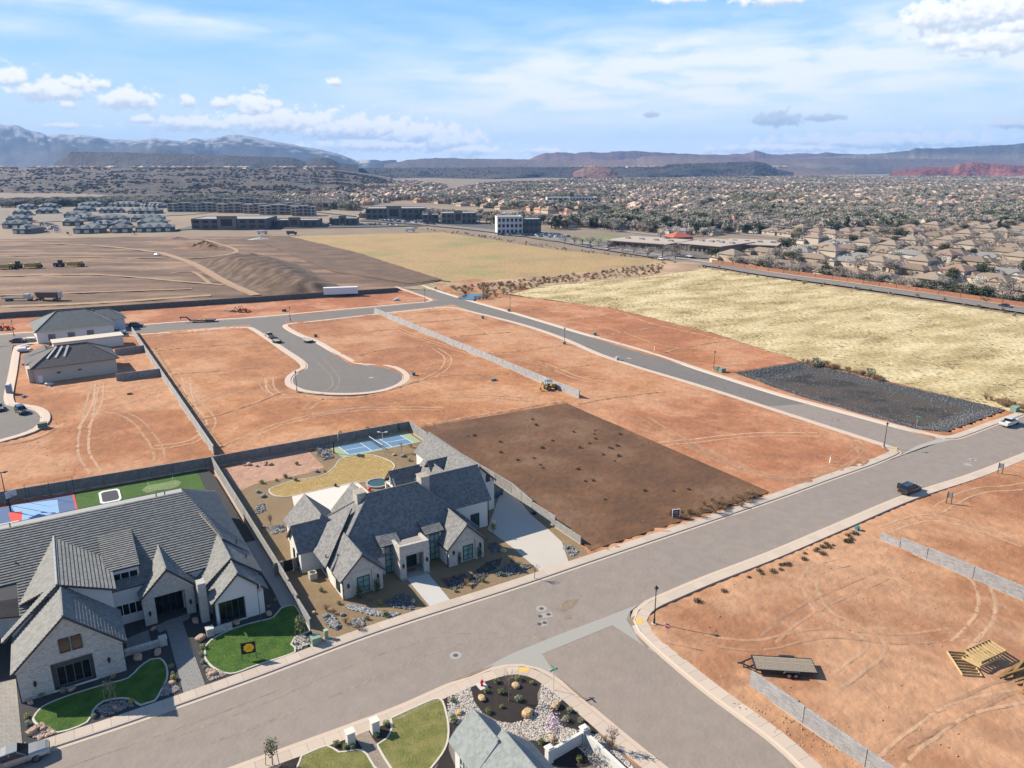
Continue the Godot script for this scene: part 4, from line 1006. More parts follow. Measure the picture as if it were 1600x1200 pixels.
# ---------------------------------------------------------------- house building
class Roof:
	var base := MB.new()
	var tiles := MB.new()
	var caps := MB.new()
	var course := 0.4
	var width := 0.42
	var rise := 0.06
	var tone := Color(0.2, 0.2, 0.21)
	var vary := 0.2
	var fascia := Color(0.05, 0.05, 0.055)
	var rng := RandomNumberGenerator.new()
	func face(p: Array) -> void:
		var n: Vector3 = (p[1] - p[0]).cross(p[2] - p[0]).normalized()
		if n.y < 0: n = -n
		base.tint = fascia
		for k in range(1, p.size() - 1):
			base.tri(p[0], p[k], p[k + 1])
			base.tri(p[0] - n * 0.2, p[k] - n * 0.2, p[k + 1] - n * 0.2)
		for k in p.size():
			var m := (k + 1) % p.size()
			base.quad(p[k], p[m], p[m] - n * 0.2, p[k] - n * 0.2)
		var e := n.cross(Vector3.UP).normalized()
		var s := e.cross(n)
		if s.y < 0: s = -s
		var poly := PackedVector2Array()
		for q in p: poly.append(Vector2((q - p[0]).dot(e), (q - p[0]).dot(s)))
		var lo := poly[0]
		var hi := poly[0]
		for q in poly:
			lo = Vector2(minf(lo.x, q.x), minf(lo.y, q.y))
			hi = Vector2(maxf(hi.x, q.x), maxf(hi.y, q.y))
		var o: Vector3 = p[0]
		var row := 0
		var y := lo.y
		while y < hi.y:
			var x := lo.x - width * (0.5 if row % 2 else 0.0)
			while x < hi.x:
				var r := pvec([Vector2(x + 0.004, y), Vector2(x + width - 0.004, y), Vector2(x + width - 0.004, y + course), Vector2(x + 0.004, y + course)])
				var t := 1.0 + rng.randf_range(-vary, vary)
				var up := rise * rng.randf_range(0.96, 1.05)
				var inside := 0
				for q in r: inside += 1 if Geometry2D.is_point_in_polygon(q, poly) else 0
				var parts := [r] if inside == 4 else Geometry2D.intersect_polygons(r, poly)
				for piece in parts:
					if piece.size() < 3: continue
					tiles.tint = tone * t
					var w := []
					for q in piece: w.append(o + e * q.x + s * q.y + n * lerpf(up, 0.012, (q.y - y) / course))
					for k in range(1, w.size() - 1): tiles.tri(w[0], w[k], w[k + 1])
					for k in piece.size():
						var m: int = (k + 1) % piece.size()
						if absf(piece[k].y - y) < 0.002 and absf(piece[m].y - y) < 0.002:
							tiles.quad(w[k], w[m], w[m] - n * up, w[k] - n * up)
				x += width
			y += course
			row += 1
	func pvec(a: Array) -> PackedVector2Array: return PackedVector2Array(a)
	func cap(a: Vector3, b: Vector3, tint := Color(-1, 0, 0)) -> void:
		var n := int(a.distance_to(b) / 0.42)
		for k in n:
			var p := a.lerp(b, (k + 0.02) / n)
			var q := a.lerp(b, (k + 1.0) / n)
			caps.tint = (tone * 1.15 if tint.r < 0 else tint) * rng.randf_range(0.85, 1.1)
			caps.tube(p + Vector3(0, 0.0, 0), q + Vector3(0, 0.02, 0), 0.14, 0.115, 6, true)
	func gable_z(xr: float, yr: float, x0: float, y0: float, x1: float, y1: float, z0: float, z1: float) -> void:
		face([Vector3(x0, y0, z1), Vector3(xr, yr, z1), Vector3(xr, yr, z0), Vector3(x0, y0, z0)])
		face([Vector3(x1, y1, z0), Vector3(xr, yr, z0), Vector3(xr, yr, z1), Vector3(x1, y1, z1)])
		cap(Vector3(xr, yr + 0.05, z1), Vector3(xr, yr + 0.05, z0))
	func gable_x(zr: float, yr: float, z0: float, y0: float, z1: float, y1: float, x0: float, x1: float) -> void:
		face([Vector3(x0, y0, z0), Vector3(x0, yr, zr), Vector3(x1, yr, zr), Vector3(x1, y0, z0)])
		face([Vector3(x1, y1, z1), Vector3(x1, yr, zr), Vector3(x0, yr, zr), Vector3(x0, y1, z1)])
		cap(Vector3(x0, yr + 0.05, zr), Vector3(x1, yr + 0.05, zr))
	func hip_x(x0: float, x1: float, z0: float, z1: float, ye: float, xa: float, xb: float, zr: float, yr: float, bare := false) -> void:   # eaves and a ridge along x
		var a := Vector3(xa, yr, zr)
		var b := Vector3(xb, yr, zr)
		face([Vector3(x0, ye, z1), Vector3(x1, ye, z1), b, a])
		face([Vector3(x1, ye, z0), Vector3(x0, ye, z0), a, b])
		face([Vector3(x0, ye, z0), Vector3(x0, ye, z1), a])
		face([Vector3(x1, ye, z1), Vector3(x1, ye, z0), b])
		if bare: return
		var u := Vector3(0, 0.05, 0)
		cap(a + u, b + u); cap(Vector3(x0, ye, z0) + u, a + u); cap(Vector3(x0, ye, z1) + u, a + u); cap(Vector3(x1, ye, z0) + u, b + u); cap(Vector3(x1, ye, z1) + u, b + u)
	func add(host: Node, house: Node3D) -> void:
		var r: MeshInstance3D = host.obj("roof", base, host.M.paint, house)
		var t: MeshInstance3D = host.obj("roof_tiles", tiles, host.M.roof_tile, r)
		t.set_meta("kind", "stuff")
		if caps.v.size():
			t = host.obj("ridge_caps", caps, host.M.roof_tile, r)
			t.set_meta("kind", "stuff")

func window(parent: Node, at: Vector3, turn: float, w: float, h: float, cols: int, rows: int, frame: Color, glass: Color, label := "") -> MeshInstance3D:
	var mb := MB.new()
	mb.tint = frame
	var t := 0.07
	mb.span(-w / 2, w / 2, 0, t, 0.003, 0.12); mb.span(-w / 2, w / 2, h - t, h, 0.003, 0.12)
	mb.span(-w / 2, -w / 2 + t, t, h - t, 0.003, 0.12); mb.span(w / 2 - t, w / 2, t, h - t, 0.003, 0.12)
	for k in range(1, cols):
		var x := -w / 2 + w * k / cols
		mb.span(x - 0.035, x + 0.035, t, h - t, 0.003, 0.11)
	for k in range(1, rows):
		var y := h * k / rows
		mb.span(-w / 2 + t, w / 2 - t, y - 0.025, y + 0.025, 0.003, 0.10)
	var o := obj("window", mb, M.paint, parent)
	o.position = at
	o.rotation.y = turn
	if label: o.set_meta("label", label)
	for i in cols:
		for j in rows:
			var p := MB.new()
			p.tint = glass * rng.randf_range(0.8, 1.2)
			p.span(-w / 2 + w * i / cols + 0.03, -w / 2 + w * (i + 1) / cols - 0.03, h * j / rows + 0.03, h * (j + 1) / rows - 0.03, 0.01, 0.05)
			obj("pane", p, M.glass, o)
	return o

func sconce(parent: Node, at: Vector3) -> void:
	var mb := MB.new()
	mb.tint = Color(0.02, 0.02, 0.02)
	mb.span(-0.1, 0.1, -0.1, 0.4, 0.0, 0.06)
	mb.lathe(Vector3(0, -0.1, 0.18), [[0.02, -0.12], [0.1, -0.05], [0.14, 0.3], [0.17, 0.33], [0.03, 0.5], [0.0, 0.52]], 6)
	var o := obj("wall_lantern", mb, M.metal, parent)
	o.position = at

func make_grey_house() -> void:
	var h := thing("grey_roof_house", "pale stone house with grey slate roofs, a square porch and a concrete driveway", "house", Vector3(-22.3, 0.1, -85.6), ROAD_TURN)
	var r := Roof.new()
	r.rng.seed = 5
	r.course = 0.3; r.width = 0.36; r.rise = 0.03; r.tone = Color(0.17, 0.17, 0.172); r.vary = 0.25
	r.hip_x(-0.3, 22.5, -16.3, -2.9, 2.95, 7.95, 15.5, -9.6, 9.55)
	r.gable_z(2.95, 5.95, -0.25, 2.8, 6.15, 2.8, -6.6, 0.3)
	r.gable_z(18.6, 6.05, 15.4, 2.9, 21.8, 2.9, -6.6, 0.3)
	# the raised side slope and its step
	r.face([Vector3(-0.85, 3.2, -9.0), Vector3(-0.85, 3.2, -3.7), Vector3(5.2, 8.1, -9.3), Vector3(4.6, 7.65, -9.6), Vector3(2.0, 5.5, -11.7)])
	r.face([Vector3(-1.75, 3.2, -20.7), Vector3(-1.75, 3.2, -9.15), Vector3(1.8, 6.7, -12.6), Vector3(1.8, 6.7, -20.7)])
	r.face([Vector3(5.4, 3.2, -20.7), Vector3(1.8, 6.7, -20.7), Vector3(1.8, 6.7, -12.6), Vector3(5.4, 3.2, -9.15)])
	r.face([Vector3(-1.75, 3.2, -9.15), Vector3(5.4, 3.2, -9.15), Vector3(1.8, 6.7, -12.6)])
	r.gable_x(-12.15, 6.15, -15.15, 3.2, -9.1, 3.2, -2.85, 1.2)
	r.gable_z(9.2, 7.0, 5.5, 3.2, 12.9, 3.2, -20.2, -10.5)
	r.gable_x(-12.35, 8.75, -16.7, 4.4, -8.0, 4.4, 16.5, 27.5)
	r.gable_z(28.0, 8.3, 24.85, 5.2, 31.15, 5.2, -31.2, -12.5)
	r.gable_z(24.0, 6.5, 20.2, 2.9, 27.8, 2.9, -24.7, -13.0)
	r.gable_x(-24.0, 5.7, -26.4, 3.3, -21.6, 3.3, 16.9, 22.6)
	r.gable_x(-21.7, 7.0, -25.0, 3.7, -18.3, 3.7, 23.0, 28.0)
	for x in [8.25, 15.0]:
		r.face([Vector3(x - 1.5, 4.5, -2.75), Vector3(x + 1.5, 4.5, -2.75), Vector3(x + 1.5, 5.5, -5.4), Vector3(x - 1.5, 5.5, -5.4)])
	r.add(self, h)
	var white := Color(0.66, 0.64, 0.60)
	var brick := MB.new()
	# the two front gables, each with a notch for its window surround
	for g in [[0.15, 5.75, 1.55, 4.3, 2.95, 5.75], [15.75, 21.45, 17.2, 20.1, 18.6, 5.85]]:
		brick.tint = Color(0.6, 0.565, 0.52)
		brick.wall(pv([Vector2(g[0], 0), Vector2(g[2], 0), Vector2(g[2], 3.3), Vector2(g[3], 3.3), Vector2(g[3], 0), Vector2(g[1], 0), Vector2(g[1], 2.8), Vector2(g[4], g[5]), Vector2(g[0], 2.8)]), -0.35, 0.0)
		obj("gable_front", brick, M.white_brick, h)
		brick = MB.new()
	# the porch
	brick.tint = Color(0.6, 0.565, 0.52)
	brick.wall(pv([Vector2(8.57, 0), Vector2(9.5, 0), Vector2(9.5, 3.35), Vector2(12.15, 3.35), Vector2(12.15, 0), Vector2(13.0, 0), Vector2(13.0, 4.85), Vector2(8.57, 5.0)]), -1.05, -0.6)
	brick.span(8.57, 8.95, 0, 4.9, -3.2, -1.05); brick.span(12.6, 13.0, 0, 4.85, -3.2, -1.05)
	obj("porch", brick, M.white_brick, h)
	var body := MB.new()
	body.tint = white
	body.span(0.15, 21.4, -0.3, 2.85, -15.8, -3.2)
	for g in [[0.17, 5.73], [15.77, 21.43]]:
		body.span(g[0], g[1], -0.3, 2.75, -3.2, -0.36)
	body.wall(pv([Vector2(0.3, 2.7), Vector2(5.6, 2.7), Vector2(2.95, 5.55)]), -3.5, -0.4)
	body.wall(pv([Vector2(15.9, 2.7), Vector2(21.3, 2.7), Vector2(18.6, 5.65)]), -3.5, -0.4)
	body.span(7.1, 9.4, 0, 4.4, -5.0, -3.15); body.span(13.85, 16.15, 0, 4.4, -5.0, -3.15)
	body.span(-1.35, 5.0, -0.3, 3.2, -20.3, -12.0)
	body.wall(pv([Vector2(-1.3, 3.1), Vector2(4.95, 3.1), Vector2(1.8, 6.4)]), -20.3, -20.0)
	body.side_wall(pv([Vector2(-14.8, -0.3), Vector2(-9.4, -0.3), Vector2(-9.4, 3.15), Vector2(-12.15, 5.9), Vector2(-14.8, 3.15)]), -2.5, 3.0)
	body.span(6.0, 12.4, -0.3, 3.2, -19.8, -10.0)
	body.wall(pv([Vector2(6.0, 3.1), Vector2(12.4, 3.1), Vector2(9.2, 6.7)]), -19.8, -19.5)
	body.span(17.0, 26.95, -0.3, 4.45, -16.3, -8.1)
	body.side_wall(pv([Vector2(-16.3, 4.3), Vector2(-8.1, 4.3), Vector2(-12.35, 8.45)]), 26.7, 26.95)
	body.span(25.2, 30.8, -0.3, 5.2, -30.9, -12.8)
	body.wall(pv([Vector2(25.2, 5.1), Vector2(30.8, 5.1), Vector2(28.0, 8.0)]), -13.0, -12.8)
	body.wall(pv([Vector2(25.2, 5.1), Vector2(30.8, 5.1), Vector2(28.0, 8.0)]), -30.9, -30.7)
	body.span(20.6, 27.4, -0.3, 2.95, -24.3, -15.0)
	body.wall(pv([Vector2(20.6, 2.9), Vector2(27.4, 2.9), Vector2(24.0, 6.2)]), -24.3, -24.0)
	obj("wall", body, M.stucco, h)
	var trim := MB.new()   # the recessed surrounds, porch floor and covered patio frame
	trim.tint = Color(0.60, 0.55, 0.48)
	trim.span(1.56, 4.29, 0.0, 3.29, -0.352, -0.3)
	obj("surround", trim, M.stucco, h)
	trim = MB.new()
	trim.tint = Color(0.60, 0.55, 0.48)
	trim.span(17.21, 20.09, 0.0, 3.29, -0.352, -0.3)
	obj("surround", trim, M.stucco, h)
	trim = MB.new()
	trim.tint = Color(0.3, 0.28, 0.26)
	trim.span(8.96, 12.59, 4.3, 4.5, -3.19, -1.06)
	obj("porch_roof", trim, M.stucco, h)
	trim = MB.new()
	trim.tint = Color(0.36, 0.33, 0.3)
	trim.span(8.6, 13.0, -0.05, 0.08, -3.19, -0.2)
	obj("porch_floor", trim, M.stucco, h)
	var frame := MB.new()
	frame.tint = white
	for z in [-26.1, -21.9]: frame.span(17.1, 17.45, 0, 3.3, z - 0.15, z + 0.15)
	frame.span(17.1, 17.35, 3.1, 3.4, -26.2, -21.8)
	frame.bar(Vector3(17.2, 3.35, -26.3), Vector3(17.2, 5.5, -24.0), 0.25); frame.bar(Vector3(17.2, 3.35, -21.7), Vector3(17.2, 5.5, -24.0), 0.25)
	frame.bar(Vector3(17.2, 3.2, -24.0), Vector3(17.2, 5.3, -24.0), 0.2)
	obj("patio_frame", frame, M.paint, h)
	for c in [[6.9, -10.5, 9.8, 1.35, 1.8], [16.7, -9.9, 10.3, 1.35, 1.7]]:
		var ch := MB.new()
		ch.tint = Color(0.55, 0.52, 0.48)
		ch.span(c[0] - c[3] / 2, c[0] + c[3] / 2, 5.0, c[2], c[1] - c[4] / 2, c[1] + c[4] / 2)
		ch.tint = Color(0.46, 0.40, 0.33)
		ch.span(c[0] - c[3] / 2 - 0.08, c[0] + c[3] / 2 + 0.08, c[2], c[2] + 0.12, c[1] - c[4] / 2 - 0.08, c[1] + c[4] / 2 + 0.08)
		obj("chimney", ch, M.white_brick, h)
	var black := Color(0.015, 0.016, 0.018)
	var teal := Color(0.16, 0.26, 0.245)
	window(h, Vector3(3.1, 0.2, -0.30), 0, 1.75, 2.3, 2, 3, black, teal)
	window(h, Vector3(18.97, 0.2, -0.30), 0, 1.6, 2.3, 2, 3, black, teal)
	window(h, Vector3(8.25, 0.05, -3.15), 0, 1.6, 4.05, 2, 4, black, teal)
	window(h, Vector3(15.05, 0.05, -3.15), 0, 1.5, 4.05, 2, 4, black, teal)
	window(h, Vector3(24.5, 0.3, -8.1), 0, 1.5, 2.4, 2, 1, black, Color(0.03, 0.05, 0.05))
	window(h, Vector3(0.15, 0.5, -1.8), -PI / 2, 1.2, 1.5, 2, 1, black, Color(0.04, 0.07, 0.07))
	window(h, Vector3(0.15, 0.7, -7.2), -PI / 2, 0.9, 1.5, 1, 1, black, teal)
	window(h, Vector3(-2.5, 0.6, -10.8), -PI / 2, 0.5, 1.9, 1, 1, black, Color(0.05, 0.08, 0.1))
	window(h, Vector3(-2.5, 0.6, -12.6), -PI / 2, 0.5, 1.9, 1, 1, black, Color(0.05, 0.08, 0.1))
	window(h, Vector3(-1.36, 0.6, -17.5), -PI / 2, 1.6, 1.5, 2, 1, black, Color(0.05, 0.07, 0.08))
	window(h, Vector3(29.6, 5.2, -12.8), 0, 0.7, 1.2, 1, 1, black, Color(0.03, 0.03, 0.04))
	var door := window(h, Vector3(11.3, 0.08, -3.2), 0, 1.7, 2.55, 2, 3, black, Color(0.03, 0.045, 0.045), "black steel front door with glass panes")
	door.name = "door"
	var mat_ := MB.new()
	mat_.tint = Color(0.28, 0.13, 0.06)
	mat_.span(10.3, 11.5, 0.08, 0.10, -2.4, -1.6)
	obj("door_mat", mat_, M.cloth, h)
	for p in [[0.9, 1.75, 0.0], [5.05, 1.95, 0.0], [16.5, 2.0, 0.0], [20.8, 2.1, 0.0], [9.03, 1.9, -0.6], [12.6, 1.9, -0.6]]: sconce(h, Vector3(p[0], p[1], p[2]))
	for p in [[0.17, 0.05], [15.6, -0.1], [21.5, -0.2], [26.9, -8.05]]:
		var gutter := MB.new()
		gutter.tint = Color(0.02, 0.02, 0.022)
		gutter.span(p[0] - 0.05, p[0] + 0.05, 0, 2.9 if p[0] < 25 else 4.4, p[1] - 0.05, p[1] + 0.05)
		obj("downpipe", gutter, M.metal, h)
	for x in [-0.25, 6.15, 15.4, 21.8]:
		var gutter := MB.new()
		gutter.tint = Color(0.02, 0.02, 0.022)
		gutter.span(x - 0.07, x + 0.07, 2.68, 2.82, -2.8, 0.3)
		obj("gutter", gutter, M.metal, h)
	for p in [Vector3(1.1, 4.0, -4.2), Vector3(-0.2, 3.8, -5.2)]:
		var vents := MB.new()
		vents.tint = Color(0.05, 0.05, 0.05)
		vents.tube(p, p + Vector3(0, 0.5, 0), 0.08, 0.08, 6)
		obj("roof_vent", vents, M.metal, h)

func make_brick_house() -> void:
	var h := thing("white_brick_house", "large white brick house with steep tiled roofs, front gables and two green lawns", "house", Vector3(-52.2, 0.1, -66.2), ROAD_TURN)
	var r := Roof.new()
	r.rng.seed = 6
	r.course = 0.42; r.width = 0.42; r.rise = 0.10; r.tone = Color(0.19, 0.193, 0.187); r.vary = 0.17
	# the long main roof with a flat top
	r.face([Vector3(-18, 6.9, -14.2), Vector3(0.5, 6.9, -14.2), Vector3(0.5, 4.9, -9.7), Vector3(22.6, 4.9, -9.7), Vector3(24.0, 6.7, -14.5), Vector3(20.9, 10, -22.9), Vector3(-18, 10, -22.9)])
	r.face([Vector3(27.0, 4.0, -36.0), Vector3(27.0, 4.0, -12.0), Vector3(23.6, 7.3, -12.0), Vector3(20.9, 10, -22.9), Vector3(20.9, 10, -25.4)])
	r.face([Vector3(27, 4, -36), Vector3(-18, 4, -36), Vector3(-18, 10, -25.4), Vector3(20.9, 10, -25.4)])
	r.cap(Vector3(20.9, 10.05, -22.9), Vector3(23.7, 7.2, -13.2)); r.cap(Vector3(-18, 10.05, -22.9), Vector3(20.9, 10.05, -22.9))
	# the front gable and the taller gable behind it
	r.gable_z(5.1, 8.95, -0.35, 3.75, 10.5, 3.75, -7.0, 0.35)
	r.face([Vector3(4.8, 9.3, -6.4), Vector3(4.8, 9.3, -21.2), Vector3(-1.3, 3.9, -21.2), Vector3(-1.3, 3.9, -13.0), Vector3(3.5, 8.15, -7.9), Vector3(-1.3, 3.9, -7.4), Vector3(-1.3, 3.9, -6.4)])
	r.face([Vector3(4.8, 9.3, -21.2), Vector3(4.8, 9.3, -6.4), Vector3(10.45, 6.9, -6.4), Vector3(10.45, 6.9, -18.0)])
	r.cap(Vector3(4.8, 9.35, -6.4), Vector3(4.8, 9.35, -21.2), Color(0.36, 0.38, 0.38))
	# the entry gable, the right wing and its small front gable, the dormer
	r.gable_z(16.1, 7.1, 12.75, 3.85, 19.4, 3.85, -15.4, -7.7)
	r.gable_z(23.45, 7.0, 19.6, 3.7, 27.0, 4.0, -14.6, -6.4)
	r.gable_z(23.45, 6.65, 20.1, 3.35, 26.9, 3.35, -6.5, -2.85)
	r.face([Vector3(9.6, 7.0, -11.0), Vector3(13.5, 7.0, -11.0), Vector3(13.5, 9.35, -21.0), Vector3(9.6, 9.35, -21.0)])
	r.add(self, h)
	var flat := MB.new()
	flat.tint = Color(0.34, 0.34, 0.33)
	flat.span(-18, 20.9, 9.85, 10.03, -25.4, -22.95)
	obj("flat_roof_top", flat, M.concrete, h)
	flat = MB.new()
	flat.tint = Color(0.1, 0.1, 0.1)
	for x in [-11.0, -9.2, -1.5, 0.2, 17.5, 18.6]: flat.tube(Vector3(x, 10, -24.2), Vector3(x, 10.6, -24.2), 0.08, 0.08, 6)
	for q in [Vector3(0.6, 8.0, -17.0), Vector3(9.0, 9.4, -20.5), Vector3(12.0, 9.0, -19.9), Vector3(25.5, 5.9, -13.0), Vector3(25.8, 5.5, -9.0)]:
		flat.tube(q - Vector3(0, 0.5, 0), q + Vector3(0, 0.35, 0), 0.1, 0.1, 6)
	obj("roof_vents", flat, M.metal, h).set_meta("kind", "stuff")
	var brick := MB.new()
	brick.tint = Color(0.56, 0.54, 0.51)
	brick.wall(pv([Vector2(0, -0.2), Vector2(3.1, -0.2), Vector2(3.1, 3.45), Vector2(7.1, 3.45), Vector2(7.1, -0.2), Vector2(10.1, -0.2), Vector2(10.1, 3.8), Vector2(5.1, 8.7), Vector2(0, 3.7)]), -0.45, 0.0)
	obj("gable_front", brick, M.white_brick, h)
	brick = MB.new()
	brick.tint = Color(0.56, 0.54, 0.51)
	brick.wall(pv([Vector2(13.0, -0.2), Vector2(14.35, -0.2), Vector2(14.35, 3.6), Vector2(17.85, 3.6), Vector2(17.85, -0.2), Vector2(18.9, -0.2), Vector2(18.9, 3.9), Vector2(16.1, 6.85), Vector2(13.0, 3.9)]), -8.9, -8.0)
	obj("entry_front", brick, M.white_brick, h)
	brick = MB.new()
	brick.tint = Color(0.56, 0.54, 0.51)
	brick.span(19.05, 20.0, -0.2, 5.4, -6.3, -5.0)
	obj("chimney", brick, M.white_brick, h)
	var body := MB.new()
	body.tint = Color(0.62, 0.61, 0.60)
	body.span(0.02, 10.08, -0.2, 3.75, -8.0, -0.45)
	body.wall(pv([Vector2(0.1, 3.7), Vector2(10.0, 3.7), Vector2(5.1, 8.6)]), -8.0, -0.5)
	body.wall(pv([Vector2(-0.9, -0.2), Vector2(10.0, -0.2), Vector2(10.0, 6.85), Vector2(4.8, 9.0), Vector2(-0.9, 3.95)]), -20.0, -13.0)
	body.wall(pv([Vector2(3.8, -0.2), Vector2(10.0, -0.2), Vector2(10.0, 6.85), Vector2(4.8, 9.0), Vector2(3.8, 8.1)]), -13.0, -6.8)
	body.span(-18, 0.5, -0.2, 6.7, -34, -14.8)
	body.span(9.9, 22.0, -0.2, 4.7, -34, -9.9)
	body.span(13.02, 14.3, -0.2, 3.8, -10.0, -8.9); body.span(17.9, 18.88, -0.2, 3.8, -10.0, -8.9)
	body.span(20.4, 26.6, -0.2, 3.9, -35.6, -6.6)
	body.wall(pv([Vector2(20.5, 3.8), Vector2(26.6, 3.8), Vector2(23.45, 6.8)]), -7.0, -6.6)
	body.wall(pv([Vector2(20.55, -0.2), Vector2(20.9, -0.2), Vector2(20.9, 3.15), Vector2(24.05, 3.15), Vector2(24.05, -0.2), Vector2(26.35, -0.2), Vector2(26.35, 3.5), Vector2(23.45, 6.4), Vector2(20.55, 3.5)]), -3.6, -3.2)
	body.span(20.57, 26.3, -0.2, 3.45, -6.6, -3.62)
	body.tint = Color(0.64, 0.56, 0.44)
	body.side_wall(pv([Vector2(-11.25, 4.7), Vector2(-11.25, 6.85), Vector2(-20.5, 9.1), Vector2(-20.5, 8.0)]), 9.75, 13.35)
	body.tint = Color(0.62, 0.61, 0.60)
	body.span(9.8, 13.3, 4.5, 6.85, -11.6, -11.2)
	obj("wall", body, M.stucco, h)
	var dark := MB.new()
	dark.tint = Color(0.06, 0.06, 0.063)
	dark.span(3.12, 7.08, -0.15, 3.43, -0.452, -0.4)
	obj("surround", dark, M.paint, h)
	dark = MB.new()
	dark.tint = Color(0.06, 0.06, 0.063)
	dark.span(20.92, 24.03, -0.15, 3.13, -3.63, -3.58)
	obj("surround", dark, M.paint, h)
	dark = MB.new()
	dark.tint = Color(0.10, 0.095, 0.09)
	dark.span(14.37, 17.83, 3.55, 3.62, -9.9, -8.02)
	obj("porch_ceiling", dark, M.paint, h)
	for e in [[3.0, 7.2, 0.05, 0.2, -0.02, 0.12], [20.8, 24.1, 0.0, 0.14, -3.22, -3.08]]:
		var sill := MB.new()
		sill.tint = Color(0.55, 0.53, 0.5)
		sill.span(e[0], e[1], e[2], e[3], e[4], e[5])
		obj("sill", sill, M.paint, h)
	for e in [[0.0, 3.6, 5.1, 8.62], [10.1, 3.7, 5.1, 8.62], [13.0, 3.8, 16.1, 6.8], [18.9, 3.8, 16.1, 6.8]]:
		var z := 0.06 if e[2] < 11 else -7.94
		var rake := MB.new()
		rake.tint = Color(0.55, 0.53, 0.5)
		rake.bar(Vector3(e[0], e[1], z), Vector3(e[2], e[3], z), 0.16, 0.12)
		obj("rake_board", rake, M.paint, h)
	var black := Color(0.012, 0.012, 0.013)
	window(h, Vector3(5.15, 0.35, -0.40), 0, 3.2, 2.4, 4, 1, Color(0.10, 0.11, 0.11), black, "row of tall black windows in a dark recess")
	window(h, Vector3(4.72, 4.5, 0.0), 0, 1.0, 1.7, 1, 1, Color(0.03, 0.03, 0.03), Color(0.06, 0.04, 0.02))
	window(h, Vector3(5.87, 4.5, 0.0), 0, 1.0, 1.7, 1, 1, Color(0.03, 0.03, 0.03), Color(0.06, 0.04, 0.02))
	window(h, Vector3(22.5, 0.15, -3.58), 0, 2.95, 2.9, 4, 1, Color(0.05, 0.055, 0.055), black)
	window(h, Vector3(11.75, 4.75, -11.2), 0, 2.9, 1.7, 3, 1, Color(0.6, 0.6, 0.6), black, "dormer window of three black panes")
	window(h, Vector3(11.6, 1.2, -9.9), 0, 2.9, 1.6, 4, 1, Color(0.6, 0.6, 0.6), black)
	var door := window(h, Vector3(16.1, 0.05, -9.9), 0, 3.2, 3.0, 4, 1, Color(0.03, 0.03, 0.03), black, "wide dark glazed front door under the entry gable")
	door.name = "door"
	window(h, Vector3(20.56, 0.3, -4.2), -PI / 2, 0.5, 2.5, 1, 1, black, black)
	for p in [[1.5, 1.7, 0.0], [8.55, 1.9, 0.0], [13.65, 1.5, -8.0], [18.35, 1.6, -8.0]]: sconce(h, Vector3(p[0], p[1], p[2]))
	for p in [[10.12, 0.0, 3.7], [20.5, -3.7, 3.4], [19.0, -9.6, 4.5], [0.0, 0.02, 3.5]]:
		var pipe := MB.new()
		pipe.tint = Color(0.05, 0.05, 0.055)
		pipe.tube(Vector3(p[0], 0, p[1]), Vector3(p[0], p[2], p[1]), 0.05, 0.05, 6)
		obj("downpipe", pipe, M.metal, h)
	# low white garden walls beside the entry path
	for w in [[Vector3(10.2, 0, -2.9), 4.4, "low white brick garden wall on the garage side of the entry path"], [Vector3(19.1, 0, -1.9), 2.9, "low white brick garden wall between the entry path and the bay window"]]:
		var t := thing("garden_wall", w[2], "wall", h.transform * w[0], ROAD_TURN, "low garden walls at the entry")
		var mb := MB.new()
		mb.tint = Color(0.50, 0.49, 0.47)
		mb.span(0, w[1], 0, 0.7, -0.2, 0.2)
		mb.tint = Color(0.6, 0.59, 0.57)
		mb.span(-0.03, w[1], 0.7, 0.78, -0.24, 0.24)
		obj("wall_body", mb, M.white_brick, t)
		mb = MB.new()
		mb.tint = Color(0.52, 0.51, 0.49)
		var px: float = w[1] - 0.3 if w[1] > 4 else 0.3
		mb.span(px - 0.4, px + 0.4, 0, 0.95, -0.42, 0.42)
		mb.tint = Color(0.62, 0.61, 0.58)
		mb.span(px - 0.46, px + 0.46, 0.95, 1.05, -0.47, 0.47)
		obj("pillar", mb, M.white_brick, t)

